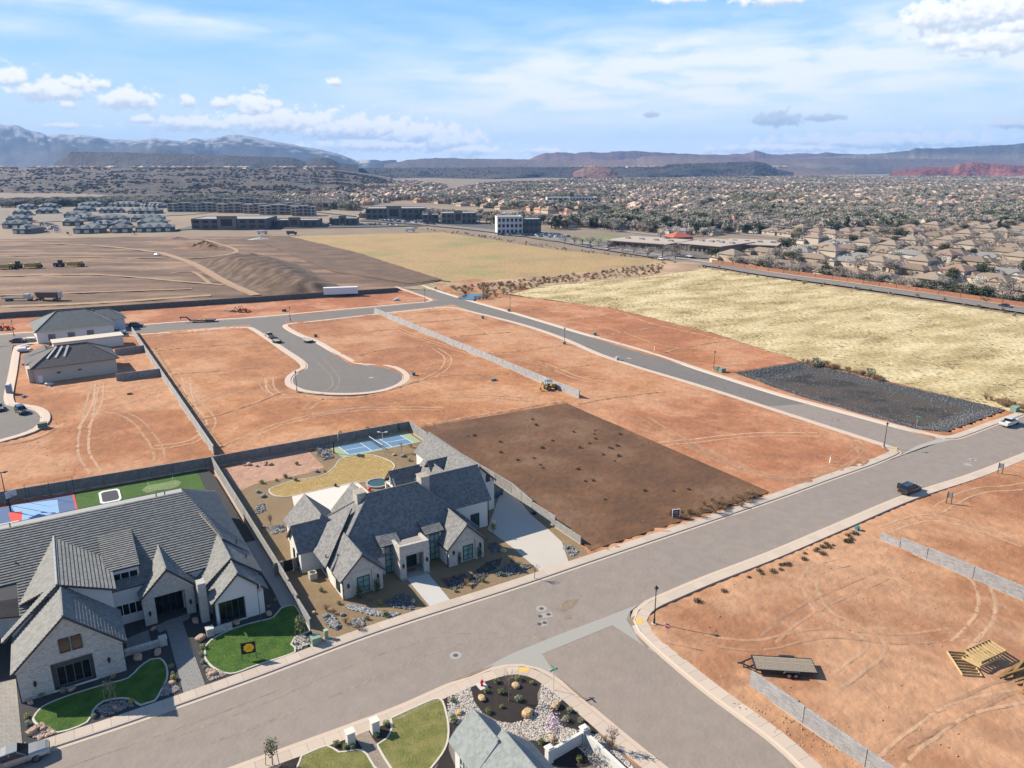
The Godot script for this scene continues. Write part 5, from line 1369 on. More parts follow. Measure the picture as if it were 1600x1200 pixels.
func make_corner_house() -> void:
	var h := thing("blue_grey_house", "corner house with pale blue grey shingle roof beside the gravel and bark beds", "house", Vector3(-6.02, 0.05, -57.44), ROAD_TURN)
	var r := Roof.new()
	r.rng.seed = 9
	r.course = 0.3; r.width = 0.34; r.rise = 0.022; r.tone = Color(0.215, 0.24, 0.24); r.vary = 0.16; r.fascia = Color(0.62, 0.62, 0.58)
	r.gable_z(2.55, 5.6, 0.0, 3.0, 5.1, 3.0, 0.0, 5.0)
	r.gable_z(3.3, 6.1, 0.0, 3.0, 6.6, 3.0, 4.4, 26.0)
	r.add(self, h)
	var body := MB.new()
	body.tint = Color(0.62, 0.62, 0.59)
	body.span(0.45, 4.7, -0.3, 3.0, 0.5, 4.8)
	body.wall(pv([Vector2(0.45, 2.95), Vector2(4.7, 2.95), Vector2(2.55, 5.25)]), 0.4, 0.6)
	body.wall(pv([Vector2(0.45, 2.95), Vector2(6.1, 2.95), Vector2(3.3, 5.75)]), 4.7, 4.9)
	body.span(0.43, 6.15, -0.3, 2.98, 4.8, 25.5)
	obj("wall", body, M.stucco, h)
	window(h, Vector3(0.45, 0.6, 2.2), -PI / 2, 1.2, 1.8, 2, 2, Color(0.55, 0.56, 0.54), Color(0.12, 0.16, 0.16))
	window(h, Vector3(0.43, 0.6, 6.6), -PI / 2, 1.6, 1.8, 2, 2, Color(0.55, 0.56, 0.54), Color(0.12, 0.16, 0.16))
	# the white yard wall with square pillars
	var t := thing("yard_wall", "white stucco yard wall with square capped pillars beside the corner house", "wall")
	var line := [V(3.56,-58.03), V(7.12,-60.66), V(10.91,-55.13)]
	var mb := MB.new()
	mb.tint = Color(0.62, 0.62, 0.6)
	for k in 2:
		var a: Vector2 = line[k]
		var b: Vector2 = line[k + 1]
		var n := Vector2((b - a).y, -(b - a).x).normalized() * 0.12
		mb.slab(pv([a - n, b - n, b + n, a + n]), -0.1, 1.35)
		n *= 1.35
		mb.slab(pv([a - n, b - n, b + n, a + n]), 1.35, 1.43)
	obj("wall_body", mb, M.stucco, t)
	for p in line:
		mb = MB.new()
		mb.tint = Color(0.62, 0.62, 0.6)
		var b := Basis(Vector3.UP, ROAD_TURN)
		mb.box(Vector3(p.x, 0.8, p.y), Vector3(0.62, 1.8, 0.62), b)
		mb.box(Vector3(p.x, 1.76, p.y), Vector3(0.8, 0.12, 0.8), b)
		mb.box(Vector3(p.x, 1.86, p.y), Vector3(0.55, 0.1, 0.55), b)
		obj("pillar", mb, M.stucco, t)

func make_site_houses() -> void:
	# the stucco house still being built
	var h := thing("stucco_house", "cream stucco house with dark shingle hip roof, unfinished, on bare earth", "house", Vector3(-124.57, 0, -186.55), ROAD_TURN + 0.06)
	h.position.y = 0
	var r := Roof.new()
	r.rng.seed = 12
	r.course = 0.35; r.width = 0.5; r.rise = 0.02; r.tone = Color(0.085, 0.08, 0.085); r.vary = 0.18; r.fascia = Color(0.16, 0.15, 0.14)
	r.hip_x(-0.8, 20.0, -14.5, 0.7, 4.2, 6.5, 13.5, -7.0, 8.0)
	r.gable_z(4.0, 6.4, -1.6, 4.0, 9.5, 4.0, -18.0, -6.0)
	r.add(self, h)
	var body := MB.new()
	body.tint = Color(0.50, 0.445, 0.385)
	body.span(0, 19.2, -0.3, 4.15, -14, 0)
	body.span(-1.4, 3, -0.3, 3.9, -17, -1.5)
	obj("wall", body, M.stucco, h)
	for x in [5.4, 10.3]: window(h, Vector3(x, 2.0, 0.0), 0, 1.0, 0.6, 1, 1, Color(0.4, 0.35, 0.3), Color(0.08, 0.06, 0.05))
	var d := MB.new()
	d.tint = Color(0.62, 0.62, 0.62)
	d.span(0.6, 1.6, 0, 2.1, 0.003, 0.08)
	obj("door", d, M.paint, h)
	var boards := MB.new()   # roofing material laid out on the slope
	boards.tint = Color(0.3, 0.3, 0.3)
	for k in 3:
		boards = MB.new()
		boards.tint = Color(0.3, 0.3, 0.3)
		boards.bar(Vector3(3.4 + k * 2.0, 5.8, -2.5), Vector3(6.2 + k * 1.4, 7.9, -6.4), 0.55, 0.12)
		obj("shingle_stack", boards, M.paint, h)
	# the white house with hip roof behind it
	h = thing("white_hip_house", "white house with grey hip roof beside the parked white pickup", "house", Vector3(-151.54, 0, -231.45), ROAD_TURN + 0.06)
	h.position.y = 0
	r = Roof.new()
	r.rng.seed = 13
	r.course = 0.45; r.width = 0.6; r.rise = 0.03; r.tone = Color(0.115, 0.13, 0.135); r.vary = 0.15; r.fascia = Color(0.5, 0.5, 0.5)
	r.hip_x(-0.6, 22.6, -20.0, 0.6, 3.9, 7.0, 15.0, -9.8, 8.4)
	r.hip_x(14.0, 27.5, -22.0, -9.0, 4.0, 18.5, 22.5, -15.5, 6.9)
	r.add(self, h)
	body = MB.new()
	body.tint = Color(0.66, 0.66, 0.66)
	body.span(0, 22, -0.3, 3.85, -19.4, 0)
	body.span(14.6, 26.9, -0.3, 3.9, -21.4, -9.6)
	obj("wall", body, M.stucco, h)
	for x in [4.0, 9.5, 15.0]: window(h, Vector3(x, 0.9, 0.0), 0, 2.0, 1.9, 2, 1, Color(0.05, 0.05, 0.05), Color(0.1, 0.13, 0.15))
	# the flat roofed wing still in sheathing next to it
	h = thing("sheathed_garage", "low white sheathed building with flat roof between the two site houses", "house", Vector3(-138.78, 0, -218.85), ROAD_TURN + 0.06)
	h.position.y = 0
	body = MB.new()
	body.tint = Color(0.62, 0.61, 0.6)
	body.span(0, 19, -0.3, 3.2, -5.5, 0)
	obj("wall", body, M.stucco, h)
	body = MB.new()
	body.tint = Color(0.5, 0.44, 0.36)
	body.span(-0.3, 19.3, 3.2, 3.45, -5.8, 0.3)
	obj("roof", body, M.paint, h)

# ---------------------------------------------------------------- yards
func edging(line: PackedVector2Array, y: float) -> void:   # a pale cast kerb round a bed or lawn
	var mb := MB.new()
	mb.tint = Color(0.5, 0.46, 0.41)
	var n := normals2(line, 1.0)
	strip(mb, line, n, -0.12, y, -0.09, y + 0.09)
	strip(mb, line, n, -0.09, y + 0.09, 0.09, y + 0.09)
	strip(mb, line, n, 0.09, y + 0.09, 0.12, y)
	struct("edging_kerb", mb, M.concrete)

func closed(p: Array) -> Array:
	return p + [p[0]]

func smooth_poly(p: Array) -> PackedVector2Array:
	var l := smooth_line(closed(p), 0.7)
	l.remove_at(l.size() - 1)
	return l

func grass_blades(poly: PackedVector2Array, count: int, y: float, c0: Color, c1: Color, label: String) -> void:
	var b := MB.new()
	for k in 6:
		var a := TAU * k / 6.0 + 0.3
		var d := Vector3(cos(a), 0, sin(a))
		var s := Vector3(-d.z, 0, d.x) * 0.03
		b.tri(d * 0.03 - s, d * 0.03 + s, d * 0.17 + Vector3(0, 0.055, 0))
	var spots := []
	var tints := []
	for k in count:
		var p := pick(poly)
		spots.append(Transform3D(Basis(Vector3.UP, rng.randf() * TAU).scaled(Vector3.ONE * rng.randf_range(0.6, 1.1)), Vector3(p.x, y, p.y)))
		tints.append(c0.lerp(c1, clampf(0.5 + 0.5 * fine.get_noise_2d(p.x * 4, p.y * 4) + rng.randf_range(-0.3, 0.3), 0, 1)))
	tag(scatter("lawn_grass", b.mesh(), M.grass, spots, tints), label, "grass")

func stones(poly: PackedVector2Array, count: int, y: float, size: float, c0: Color, c1: Color, label: String) -> void:
	var b := MB.new()
	b.ball(Vector3.ZERO, Vector3(1, 0.6, 0.8), 4)
	var spots := []
	var tints := []
	for k in count:
		var p := pick(poly)
		spots.append(Transform3D(Basis(Vector3.UP, rng.randf() * TAU).scaled(Vector3.ONE * size * rng.randf_range(0.5, 1.4)), Vector3(p.x, y + size * 0.15, p.y)))
		tints.append(c0.lerp(c1, rng.randf()))
	tag(scatter("landscape_gravel", b.mesh(), M.stone, spots, tints), label, "gravel")

var rock_meshes := []
func boulder(at: Vector2, size: float, tint: Color, label: String, y := 0.1) -> void:
	if rock_meshes.is_empty():
		for k in 4:
			var mb := MB.new()
			mb.ball(Vector3.ZERO, Vector3.ONE, 9)
			for i in mb.v.size():
				var p := mb.v[i]
				var f := 1.0 + 0.35 * noise.get_noise_3d(p.x * 40 + k * 100, p.y * 40, p.z * 40) + 0.22 * fine.get_noise_3d(p.x * 14 + k * 50, p.y * 14, p.z * 14)
				p *= f
				p = Vector3(clampf(p.x, -0.8, 0.85), clampf(p.y, -0.5, 0.62), clampf(p.z, -0.7, 0.75))
				mb.v[i] = p
			rock_meshes.append(mb)
	var src: MB = rock_meshes[rng.randi() % 4]
	var mb := MB.new()
	mb.v = src.v
	mb.c = src.c.duplicate()
	for i in mb.c.size(): mb.c[i] = tint * rng.randf_range(0.9, 1.08)
	var o := obj("boulder", mb, M.stone)
	o.position = Vector3(at.x, y + size * 0.25, at.y)
	o.rotation.y = rng.randf() * TAU
	size *= 0.8
	o.scale = Vector3(size, size * rng.randf_range(0.55, 0.8), size * rng.randf_range(0.65, 0.9))
	tag(o, label, "boulder", "boulders in the planted yards")

func leaf_cloud(mb: MB, centre: Vector3, r: Vector3, count: int, leaf: float, c0: Color, c1: Color, shell := 0.5) -> void:
	for k in count:
		var d := Vector3(rng.randfn(), rng.randfn(), rng.randfn()).normalized()
		var f := pow(rng.randf(), shell)
		var lump := 1.0 + 0.3 * fine.get_noise_3d(d.x * 12 + centre.x, d.y * 12 + centre.y, d.z * 12)
		var p := centre + d * r * f * lump
		var b := Basis(Vector3(rng.randfn(), rng.randfn(), rng.randfn()).normalized(), rng.randf() * TAU)
		mb.tint = c0.lerp(c1, rng.randf())
		var s := leaf * rng.randf_range(0.6, 1.3)
		mb.tri(p + b * Vector3(-s, 0, -s * 0.5), p + b * Vector3(s, 0, -s * 0.4), p + b * Vector3(0, 0, s))

func twig_fan(mb: MB, a: Vector3, d: Vector3, l: float, r: float, depth: int, tint: Color) -> void:
	var b := a + d * l
	mb.tint = tint
	mb.tube(a, b, r, r * 0.6, 4, false)
	if depth == 0: return
	for k in 3:
		var e := (d + Vector3(rng.randfn(), rng.randf() * 0.5, rng.randfn()) * 0.55).normalized()
		twig_fan(mb, a.lerp(b, rng.randf_range(0.55, 1.0)), e, l * 0.72, r * 0.55, depth - 1, tint)

var shrubs := {}
func shrub(kind: String, at: Vector2, size: float, label: String, group := "small shrubs in the front yards", y := 0.1) -> void:
	if not shrubs.has(kind):
		var t := thing("shrub", label, "shrub", Vector3.ZERO, 0.0, group)
		var mb := MB.new()
		if kind == "green": leaf_cloud(mb, Vector3(0, 0.42, 0), Vector3(0.5, 0.42, 0.5), 260, 0.09, Color(0.09, 0.12, 0.04), Color(0.2, 0.22, 0.08))
		elif kind == "sage": leaf_cloud(mb, Vector3(0, 0.4, 0), Vector3(0.5, 0.4, 0.5), 260, 0.08, Color(0.16, 0.19, 0.11), Color(0.3, 0.31, 0.2))
		elif kind == "yellow": leaf_cloud(mb, Vector3(0, 0.35, 0), Vector3(0.5, 0.38, 0.5), 240, 0.09, Color(0.26, 0.22, 0.07), Color(0.38, 0.33, 0.12))
		elif kind == "cone": leaf_cloud(mb, Vector3(0, 0.9, 0), Vector3(0.38, 0.95, 0.38), 320, 0.09, Color(0.04, 0.07, 0.025), Color(0.1, 0.13, 0.05))
		elif kind == "weed": leaf_cloud(mb, Vector3(0, 0.22, 0), Vector3(0.55, 0.25, 0.5), 120, 0.09, Color(0.05, 0.035, 0.02), Color(0.09, 0.075, 0.035))
		else:
			for k in 16: twig_fan(mb, Vector3.ZERO, Vector3(rng.randfn() * 0.6, 1.0, rng.randfn() * 0.6).normalized(), 0.35, 0.016, 2, Color(0.24, 0.14, 0.08).lerp(Color(0.33, 0.22, 0.12), rng.randf()))
		obj("foliage", mb, M.leaf, t)
		mb = MB.new()
		mb.tint = Color(0.1, 0.07, 0.045)
		for k in 4: mb.tube(Vector3.ZERO, Vector3(rng.randf_range(-0.2, 0.2), 0.4, rng.randf_range(-0.2, 0.2)), 0.025, 0.012, 4, false)
		obj("stems", mb, M.bark, t)
		shrubs[kind] = t
		t.position = Vector3(at.x, y, at.y)
		t.scale = Vector3.ONE * size
		return
	var c := copy(shrubs[kind], "shrub", label, Vector3(at.x, y, at.y), rng.randf() * TAU)
	c.scale = Vector3.ONE * size * rng.randf_range(0.85, 1.15)
	c.set_meta("group", group)

func sapling(label: String, at: Vector2, tall: float, leaves: int, c0: Color, c1: Color, stakes: bool) -> void:
	var t := thing("young_tree", label, "tree", Vector3(at.x, 0.1, at.y))
	var mb := MB.new()
	mb.tint = Color(0.22, 0.17, 0.13)
	mb.tube(Vector3.ZERO, Vector3(0.05, tall * 0.5, 0), 0.06, 0.04, 6)
	for k in 9: twig_fan(mb, Vector3(0.04, tall * rng.randf_range(0.3, 0.5), 0), Vector3(rng.randfn() * 0.5, 1.2, rng.randfn() * 0.5).normalized(), tall * 0.22, 0.025, 2, Color(0.26, 0.2, 0.16))
	obj("trunk", mb, M.bark, t)
	if leaves:
		mb = MB.new()
		leaf_cloud(mb, Vector3(0.05, tall * 0.68, 0), Vector3(tall * 0.22, tall * 0.33, tall * 0.22), leaves, 0.1, c0, c1, 0.6)
		obj("crown", mb, M.leaf, t)
	if stakes:
		for s in [-0.6, 0.6]:
			mb = MB.new()
			mb.tint = Color(0.42, 0.28, 0.14)
			mb.tube(Vector3(s * 1.1, 0, 0), Vector3(s * 0.9, 1.4, 0), 0.035, 0.035, 5)
			obj("stake", mb, M.timber, t)

func make_yards() -> void:
	var lay := func(called: String, poly: PackedVector2Array, y: float, color: Color, m: Material, spread := 0.14): 
		var o := put(called, land(poly, 1.0, func(_x, _z): return y, plain(color, spread, 5.0)), m)
		o.set_meta("kind", "structure")
	# --- grey roofed house
	lay.call("yard_gravel", pv([V(-56.25,-129.78), V(-22,-150.08), V(-17.32,-142.47), V(0,-117.92), V(6.86,-105.87), V(10.43,-100.53), V(11.49,-97.65), V(0,-90.31), V(-11.47,-82.85), V(-22.66,-75.75), V(-24.59,-78.78), V(-31.76,-90.47)]), 0.09, Color(0.40, 0.28, 0.155), M.gravel)
	lay.call("bare_patch", pv([V(-54.81,-129.78), V(-49.97,-134.86), V(-41.23,-139.62), V(-35.52,-130.39), V(-38.23,-127.36), V(-45.96,-122.75), V(-47.9,-119.76)]), 0.11, Color(0.46, 0.27, 0.19), M.dirt)
	var drive := pv([V(-3.82,-105.44), V(-1.81,-120.83), V(0.67,-117.92), V(3.04,-110.56), V(5.73,-105.44), V(7.58,-101.32), V(8.2,-95.27), V(4.13,-92.48), V(0,-99.75)])
	lay.call("driveway", drive, 0.12, Color(0.44, 0.405, 0.36), M.concrete, 0.05)
	lay.call("front_walk", pv([V(-14.51,-90.8), V(-11.76,-92.31), V(-7.78,-85.02), V(-10.22,-83.42)]), 0.13, Color(0.44, 0.43, 0.41), M.concrete, 0.05)
	lay.call("patio", pv([V(-38.08,-117.66), V(-28.15,-123.88), V(-24.18,-117.92), V(-28.15,-109.87), V(-35.56,-111.02)]), 0.13, Color(0.60, 0.55, 0.50), M.concrete, 0.04)
	var lawn := smooth_poly([V(-42.86,-120.56), V(-39.81,-124.16), V(-35.32,-126.18), V(-33.75,-130.08), V(-33.11,-134.86), V(-28.86,-136.87), V(-24.99,-134.86), V(-22.5,-131.64), V(-22.58,-128.25), V(-23.66,-124.73), V(-27.69,-123.31), V(-31.86,-121.38), V(-36.26,-118.7), V(-38.67,-117.4), V(-40.74,-117.66), V(-42.25,-118.96)])
	lay.call("dry_lawn", lawn, 0.12, Color(0.50, 0.36, 0.13), M.lawn)
	grass_blades(lawn, 9000, 0.12, Color(0.48, 0.33, 0.12), Color(0.66, 0.49, 0.22), "dormant yellow lawn behind the grey roofed house")
	var closed_lawn := lawn.duplicate()
	closed_lawn.append(lawn[0])
	edging(closed_lawn, 0.09)
	# pickleball court
	lay.call("court_apron", pv([V(-37.19,-141.03), V(-22.69,-150.08), V(-18.8,-143.94), V(-32.86,-134.86)]), 0.12, Color(0.27, 0.36, 0.22), M.court, 0.06)
	lay.call("court_surface", pv([V(-35.41,-141.21), V(-23.78,-148.11), V(-20.17,-143.2), V(-32.21,-136.53)]), 0.126, Color(0.10, 0.20, 0.33), M.court, 0.16)
	var lines := MB.new()
	lines.tint = Color(0.7, 0.72, 0.72)
	var a := V(-35.26,-141.14)
	var b := V(-23.82,-147.92)
	var c := V(-20.38,-143.31)
	var d := V(-32.19,-136.76)
	var cpt := func(u: float, v: float) -> Vector2: return a.lerp(b, u).lerp(d.lerp(c, u), v)
	for l in [[0.0, 0.0, 1.0, 0.0], [0.0, 1.0, 1.0, 1.0], [0.0, 0.0, 0.0, 1.0], [1.0, 0.0, 1.0, 1.0], [0.34, 0.0, 0.34, 1.0], [0.66, 0.0, 0.66, 1.0], [0.0, 0.5, 0.34, 0.5], [0.66, 0.5, 1.0, 0.5]]:
		var p: Vector2 = cpt.call(l[0], l[1])
		var q: Vector2 = cpt.call(l[2], l[3])
		var n := Vector2((q - p).y, -(q - p).x).normalized() * 0.06
		lines.sheet(pv([p - n, q - n, q + n, p + n]), 0.132)
	struct("court_lines", lines, M.paint)
	var net := thing("court_net", "pickleball net with white tape across the blue court", "net")
	var n0: Vector2 = cpt.call(0.5, -0.04)
	var n1: Vector2 = cpt.call(0.5, 1.04)
	var mb := MB.new()
	mb.tint = Color(0.7, 0.7, 0.7)
	mb.bar(Vector3(n0.x, 1.0, n0.y), Vector3(n1.x, 1.0, n1.y), 0.06, 0.08)
	obj("tape", mb, M.cloth, net)
	mb = MB.new()
	mb.tint = Color(0.05, 0.05, 0.05)
	for k in 40:
		var p := n0.lerp(n1, k / 39.0)
		mb.bar(Vector3(p.x, 0.15, p.y), Vector3(p.x, 0.97, p.y), 0.012)
	for k in 9: mb.bar(Vector3(n0.x, 0.2 + k * 0.09, n0.y), Vector3(n1.x, 0.2 + k * 0.09, n1.y), 0.012)
	obj("mesh", mb, M.cloth, net).name = "netting"
	for p in [n0, n1]:
		mb = MB.new()
		mb.tint = Color(0.4, 0.4, 0.4)
		mb.tube(Vector3(p.x, 0.1, p.y), Vector3(p.x, 1.08, p.y), 0.04, 0.04, 6)
		obj("post", mb, M.metal, net)
	var lp := V(-25.73,-138.57)
	var pole := thing("court_light", "tall white court light with two heads beside the net", "light pole", Vector3(lp.x, 0.1, lp.y))
	mb = MB.new()
	mb.tint = Color(0.6, 0.6, 0.6)
	mb.tube(Vector3.ZERO, Vector3(0, 4.0, 0), 0.07, 0.05, 6)
	mb.bar(Vector3(-0.9, 4.0, 0), Vector3(0.9, 4.0, 0), 0.08)
	obj("pole", mb, M.metal, pole)
	for s in [-0.75, 0.75]:
		mb = MB.new()
		mb.tint = Color(0.65, 0.65, 0.65)
		mb.box(Vector3(s, 4.12, 0), Vector3(0.55, 0.12, 0.35))
		obj("lamp_head", mb, M.metal, pole)
	hoop("basketball hoop with clear backboard at the corner of the green court", V(-35.35,-137.54), 0.2)
	# --- white brick house
	lay.call("yard_gravel", pv([V(-90.48,-111.02), V(-85.9,-113.65), V(-57.7,-129.78), V(-55.33,-127.06), V(-31.32,-89.01), V(-24.73,-79.04), V(-24.11,-74.91), V(-33.77,-68.87), V(-37.84,-66.24), V(-44.56,-61.88), V(-47.87,-59.66), V(-52.84,-56.4)]), 0.08, Color(0.075, 0.077, 0.08), M.gravel)
	lay.call("driveway", pv([V(-63.41,-67.13), V(-55.27,-70.04), V(-48.04,-59.82), V(-54.72,-55.72)]), 0.12, Color(0.33, 0.31, 0.285), M.paver, 0.05)
	lay.call("front_walk", pv([V(-43.61,-80.91), V(-42.07,-82.01), V(-33.74,-68.98), V(-35.61,-67.74)]), 0.13, Color(0.27, 0.265, 0.26), M.paver, 0.05)
	lay.call("entry_court", pv([V(-46.68,-77.24), V(-44.8,-79.17), V(-43.41,-76.87), V(-41.79,-76), V(-45.03,-74.55)]), 0.12, Color(0.26, 0.25, 0.24), M.paver, 0.05)
	lay.call("entry_court", pv([V(-44.47,-79.83), V(-41.12,-82.85), V(-40.7,-81.45), V(-43.08,-78.52)]), 0.125, Color(0.26, 0.25, 0.24), M.paver, 0.05)
	lay.call("side_path", pv([V(-40.68,-100.92), V(-39.07,-101.92), V(-28.25,-84.87), V(-29.79,-83.85), V(-32.48,-88.54)]), 0.1, Color(0.27, 0.268, 0.262), M.concrete, 0.05)
	for l in [[V(-49.53,-63.86), V(-49.64,-65.46), V(-48.19,-67.03), V(-45.08,-68.98), V(-42.84,-70.14), V(-42.48,-71.9), V(-41.86,-73.38), V(-40.85,-73.61), V(-39.49,-72.24), V(-38.44,-70.04), V(-38.23,-68.15), V(-38.18,-66.54), V(-39.36,-65.85), V(-40.56,-66.63), V(-41.94,-66.93), V(-43.6,-66.44), V(-43.96,-65.08), V(-43.66,-63.31), V(-45.85,-61.88), V(-48.38,-62.86)], [V(-35.58,-73.61), V(-36.45,-76), V(-35.79,-77.88), V(-34.06,-79.57), V(-32.08,-80.77), V(-30.21,-81.73), V(-29.83,-83.71), V(-28.38,-84.43), V(-26.88,-82.29), V(-24.86,-78.91), V(-25.55,-78.26), V(-26.3,-77.62), V(-26.38,-76.25), V(-25.51,-74.79), V(-29.29,-72.35), V(-31.7,-70.9), V(-34.19,-72.12)]]:
		var g := smooth_poly(l)
		lay.call("green_lawn", g, 0.12, Color(0.065, 0.165, 0.014), M.lawn)
		grass_blades(g, 10000, 0.12, Color(0.035, 0.10, 0.008), Color(0.12, 0.22, 0.03), "bright green lawn in front of the white brick house")
		g.append(g[0])
		edging(g, 0.08)
	lay.call("artificial_turf", pv([V(-75.97,-118.7), V(-58.9,-128.56), V(-50.33,-114.13), V(-71.54,-111.02)]), 0.1, Color(0.07, 0.165, 0.02), M.lawn)
	lay.call("putting_green", smooth_poly([V(-65.11,-120.02), V(-65.01,-122.2), V(-63.1,-123.03), V(-61.06,-124.45), V(-59.53,-123.03), V(-60.06,-120.83), V(-62.52,-120.02), V(-63.6,-118.96)]), 0.12, Color(0.24, 0.33, 0.14), M.lawn)
	for p in [V(-65.27,-122.75), V(-62.02,-125.31), V(-64.03,-120.83), V(-60.45,-123.03)]:
		mb = MB.new()
		mb.tint = Color(0.65, 0.6, 0.5)
		mb.tube(Vector3(0, 0, 0), Vector3(0, 0.7, 0), 0.02, 0.02, 5)
		mb.tube(Vector3(0, 0, 0), Vector3(0, 0.03, 0), 0.12, 0.12, 8)
		var o := obj("golf_pin", mb, M.plastic)
		o.position = Vector3(p.x, 0.12, p.y)
		tag(o, "small golf hole pin on the pale putting green", "golf pin", "pins on the putting green")
	var tq := [V(-72.07,-118.7), V(-71.82,-119.49), V(-69.78,-120.56), V(-69.06,-120.02), V(-66.95,-116.63), V(-66.82,-115.62), V(-68.9,-114.38), V(-69.57,-114.63)]
	var tr := thing("trampoline", "in-ground trampoline with white padded frame and black mat on the turf", "trampoline")
	mb = MB.new()
	mb.tint = Color(0.6, 0.6, 0.58)
	mb.slab(pv(tq), 0.08, 0.22)
	obj("pad", mb, M.plastic, tr)
	mb = MB.new()
	mb.tint = Color(0.045, 0.05, 0.06)
	var mid := Vector2.ZERO
	for p in tq: mid += p / 8.0
	var inner := []
	for p in tq: inner.append(mid + (p - mid) * 0.78)
	mb.slab(pv(inner), 0.1, 0.235)
	obj("mat", mb, M.cloth, tr)
	lay.call("sport_court", pv([V(-90.48,-111.02), V(-76.57,-118.57), V(-71.74,-111.38), V(-85.32,-103.76)]), 0.11, Color(0.055, 0.11, 0.24), M.court, 0.06)
	lay.call("court_surface", pv([V(-84.31,-114.01), V(-77.77,-116.25), V(-74.11,-110.56), V(-78.68,-107.84)]), 0.116, Color(0.21, 0.38, 0.60), M.court, 0.05)
	var redc := MB.new()
	redc.tint = Color(0.62, 0.045, 0.035)
	redc.sheet(pv([V(-76.57,-118.57), V(-76.31,-118.7), V(-71.54,-111.49), V(-71.74,-111.38)]), 0.121)
	redc.sheet(pv([V(-90.48,-111.02), V(-76.71,-118.83), V(-76.49,-118.44), V(-90.15,-110.56)]), 0.121)
	redc.sheet(pv([V(-82.8,-111.02), V(-81.01,-111.85), V(-78.71,-108.06), V(-80.22,-107.84)]), 0.121)
	struct("court_lines", redc, M.court)
	hoop("basketball hoop at the edge of the blue and red sport court", V(-82.84,-111.73), -0.4)
	var cl := V(-84.93,-114.13)
	pole = thing("court_light", "tall dark court light pole behind the blue and red court", "light pole", Vector3(cl.x, 0.1, cl.y))
	mb = MB.new()
	mb.tint = Color(0.03, 0.03, 0.03)
	mb.tube(Vector3.ZERO, Vector3(0, 6.0, 0), 0.08, 0.06, 6)
	mb.bar(Vector3(-1.0, 6.0, 0), Vector3(1.0, 6.0, 0.3), 0.1)
	obj("pole", mb, M.metal, pole)
	for s in [-0.9, 0.9]:
		mb = MB.new()
		mb.tint = Color(0.04, 0.04, 0.04)
		mb.box(Vector3(s, 6.12, s * 0.15), Vector3(0.6, 0.14, 0.4))
		obj("lamp_head", mb, M.metal, pole)
	var fence := thing("net_fence", "thin dark net posts along the back of the sport court", "fence")
	for p in [V(-82.21,-115.12), V(-79.09,-116.63), V(-76.05,-118.44)]:
		mb = MB.new()
		mb.tint = Color(0.04, 0.04, 0.04)
		mb.tube(Vector3(p.x, 0, p.y), Vector3(p.x, 3.4, p.y), 0.04, 0.04, 5)
		obj("post", mb, M.metal, fence)
	mb = MB.new()
	mb.tint = Color(0.06, 0.06, 0.06)
	mb.bar(Vector3(V(-82.21,-115.12).x, 3.35, V(-82.21,-115.12).y), Vector3(V(-76.05,-118.44).x, 3.35, V(-76.05,-118.44).y), 0.03)
	obj("cable", mb, M.metal, fence)
	# --- corner house
	lay.call("yard_gravel", pv([V(-24.32,-56.93), V(-20.59,-59.24), V(-12.6,-64.42), V(-6.98,-68.15), V(-4.62,-69.71), V(-2.17,-71.12), V(0,-71.68), V(3.23,-70.68), V(5.82,-67.54), V(11.69,-58.19), V(14.51,-53.97), V(0,-48.47), V(-23.34,-50.98)]), 0.09, Color(0.36, 0.31, 0.26), M.gravel)
	var cobble := pv([V(-6.88,-66.93), V(-4.58,-69.08), V(-4.11,-66.63), V(-2.65,-63.77), V(0,-63.13), V(1.99,-64.05), V(2.86,-66.14), V(3.4,-69.4), V(5.5,-66.93), V(4.01,-64.7), V(4.58,-62.86), V(8.68,-61.53), V(11.33,-57.87), V(12.85,-54.4), V(7.91,-57.4), V(6.32,-60.24), V(1.91,-60.84), V(-1.3,-62.41), V(-6.58,-63.31)])
	stones(cobble, 6500, 0.09, 0.1, Color(0.32, 0.28, 0.24), Color(0.62, 0.57, 0.52), "pale river cobbles between the bark beds of the corner yard")
	for l in [[V(-18.17,-60.07), V(-17.22,-60.92), V(-15.98,-61.7), V(-14.65,-59.49), V(-15.69,-59.08), V(-16.85,-59.24)], [V(-14.74,-62.32), V(-12.51,-63.86), V(-12.22,-62.41), V(-12.53,-61.09), V(-13.31,-60.41)], [V(-4.65,-69.08), V(-3.56,-69.82), V(-0.57,-70.68), V(1.43,-70.47), V(3.19,-69.61), V(2.7,-67.64), V(2.76,-65.18), V(1.99,-64.05), V(0.46,-63.31), V(-1.18,-63.4), V(-3.36,-64.99), V(-4.03,-66.44)], [V(5.56,-66.73), V(7.18,-64.23), V(8.72,-61.88), V(7.83,-61.35), V(5.53,-62.41), V(4.12,-64.23), V(4.39,-65.46)], [V(-7.62,-66.83), V(-6.25,-67.74), V(-5.67,-66.44), V(-6.06,-65.18), V(-6.77,-64.89)], [V(1.53,-60.66), V(3.5,-60.84), V(6.62,-60.07), V(8.17,-58.59), V(7,-57.4), V(3.67,-57.79)], [V(-20.46,-58.75), V(-22.01,-57.71), V(-22.17,-56.25), V(-19.47,-56.25)], [V(-6.41,-63.68), V(-5.18,-64.05), V(-6.32,-60.24), V(-4.72,-55.13), V(-7.59,-54.4), V(-6.84,-59)]]:
		lay.call("bark_bed", smooth_poly(l), 0.125, Color(0.042, 0.03, 0.026), M.gravel, 0.3)
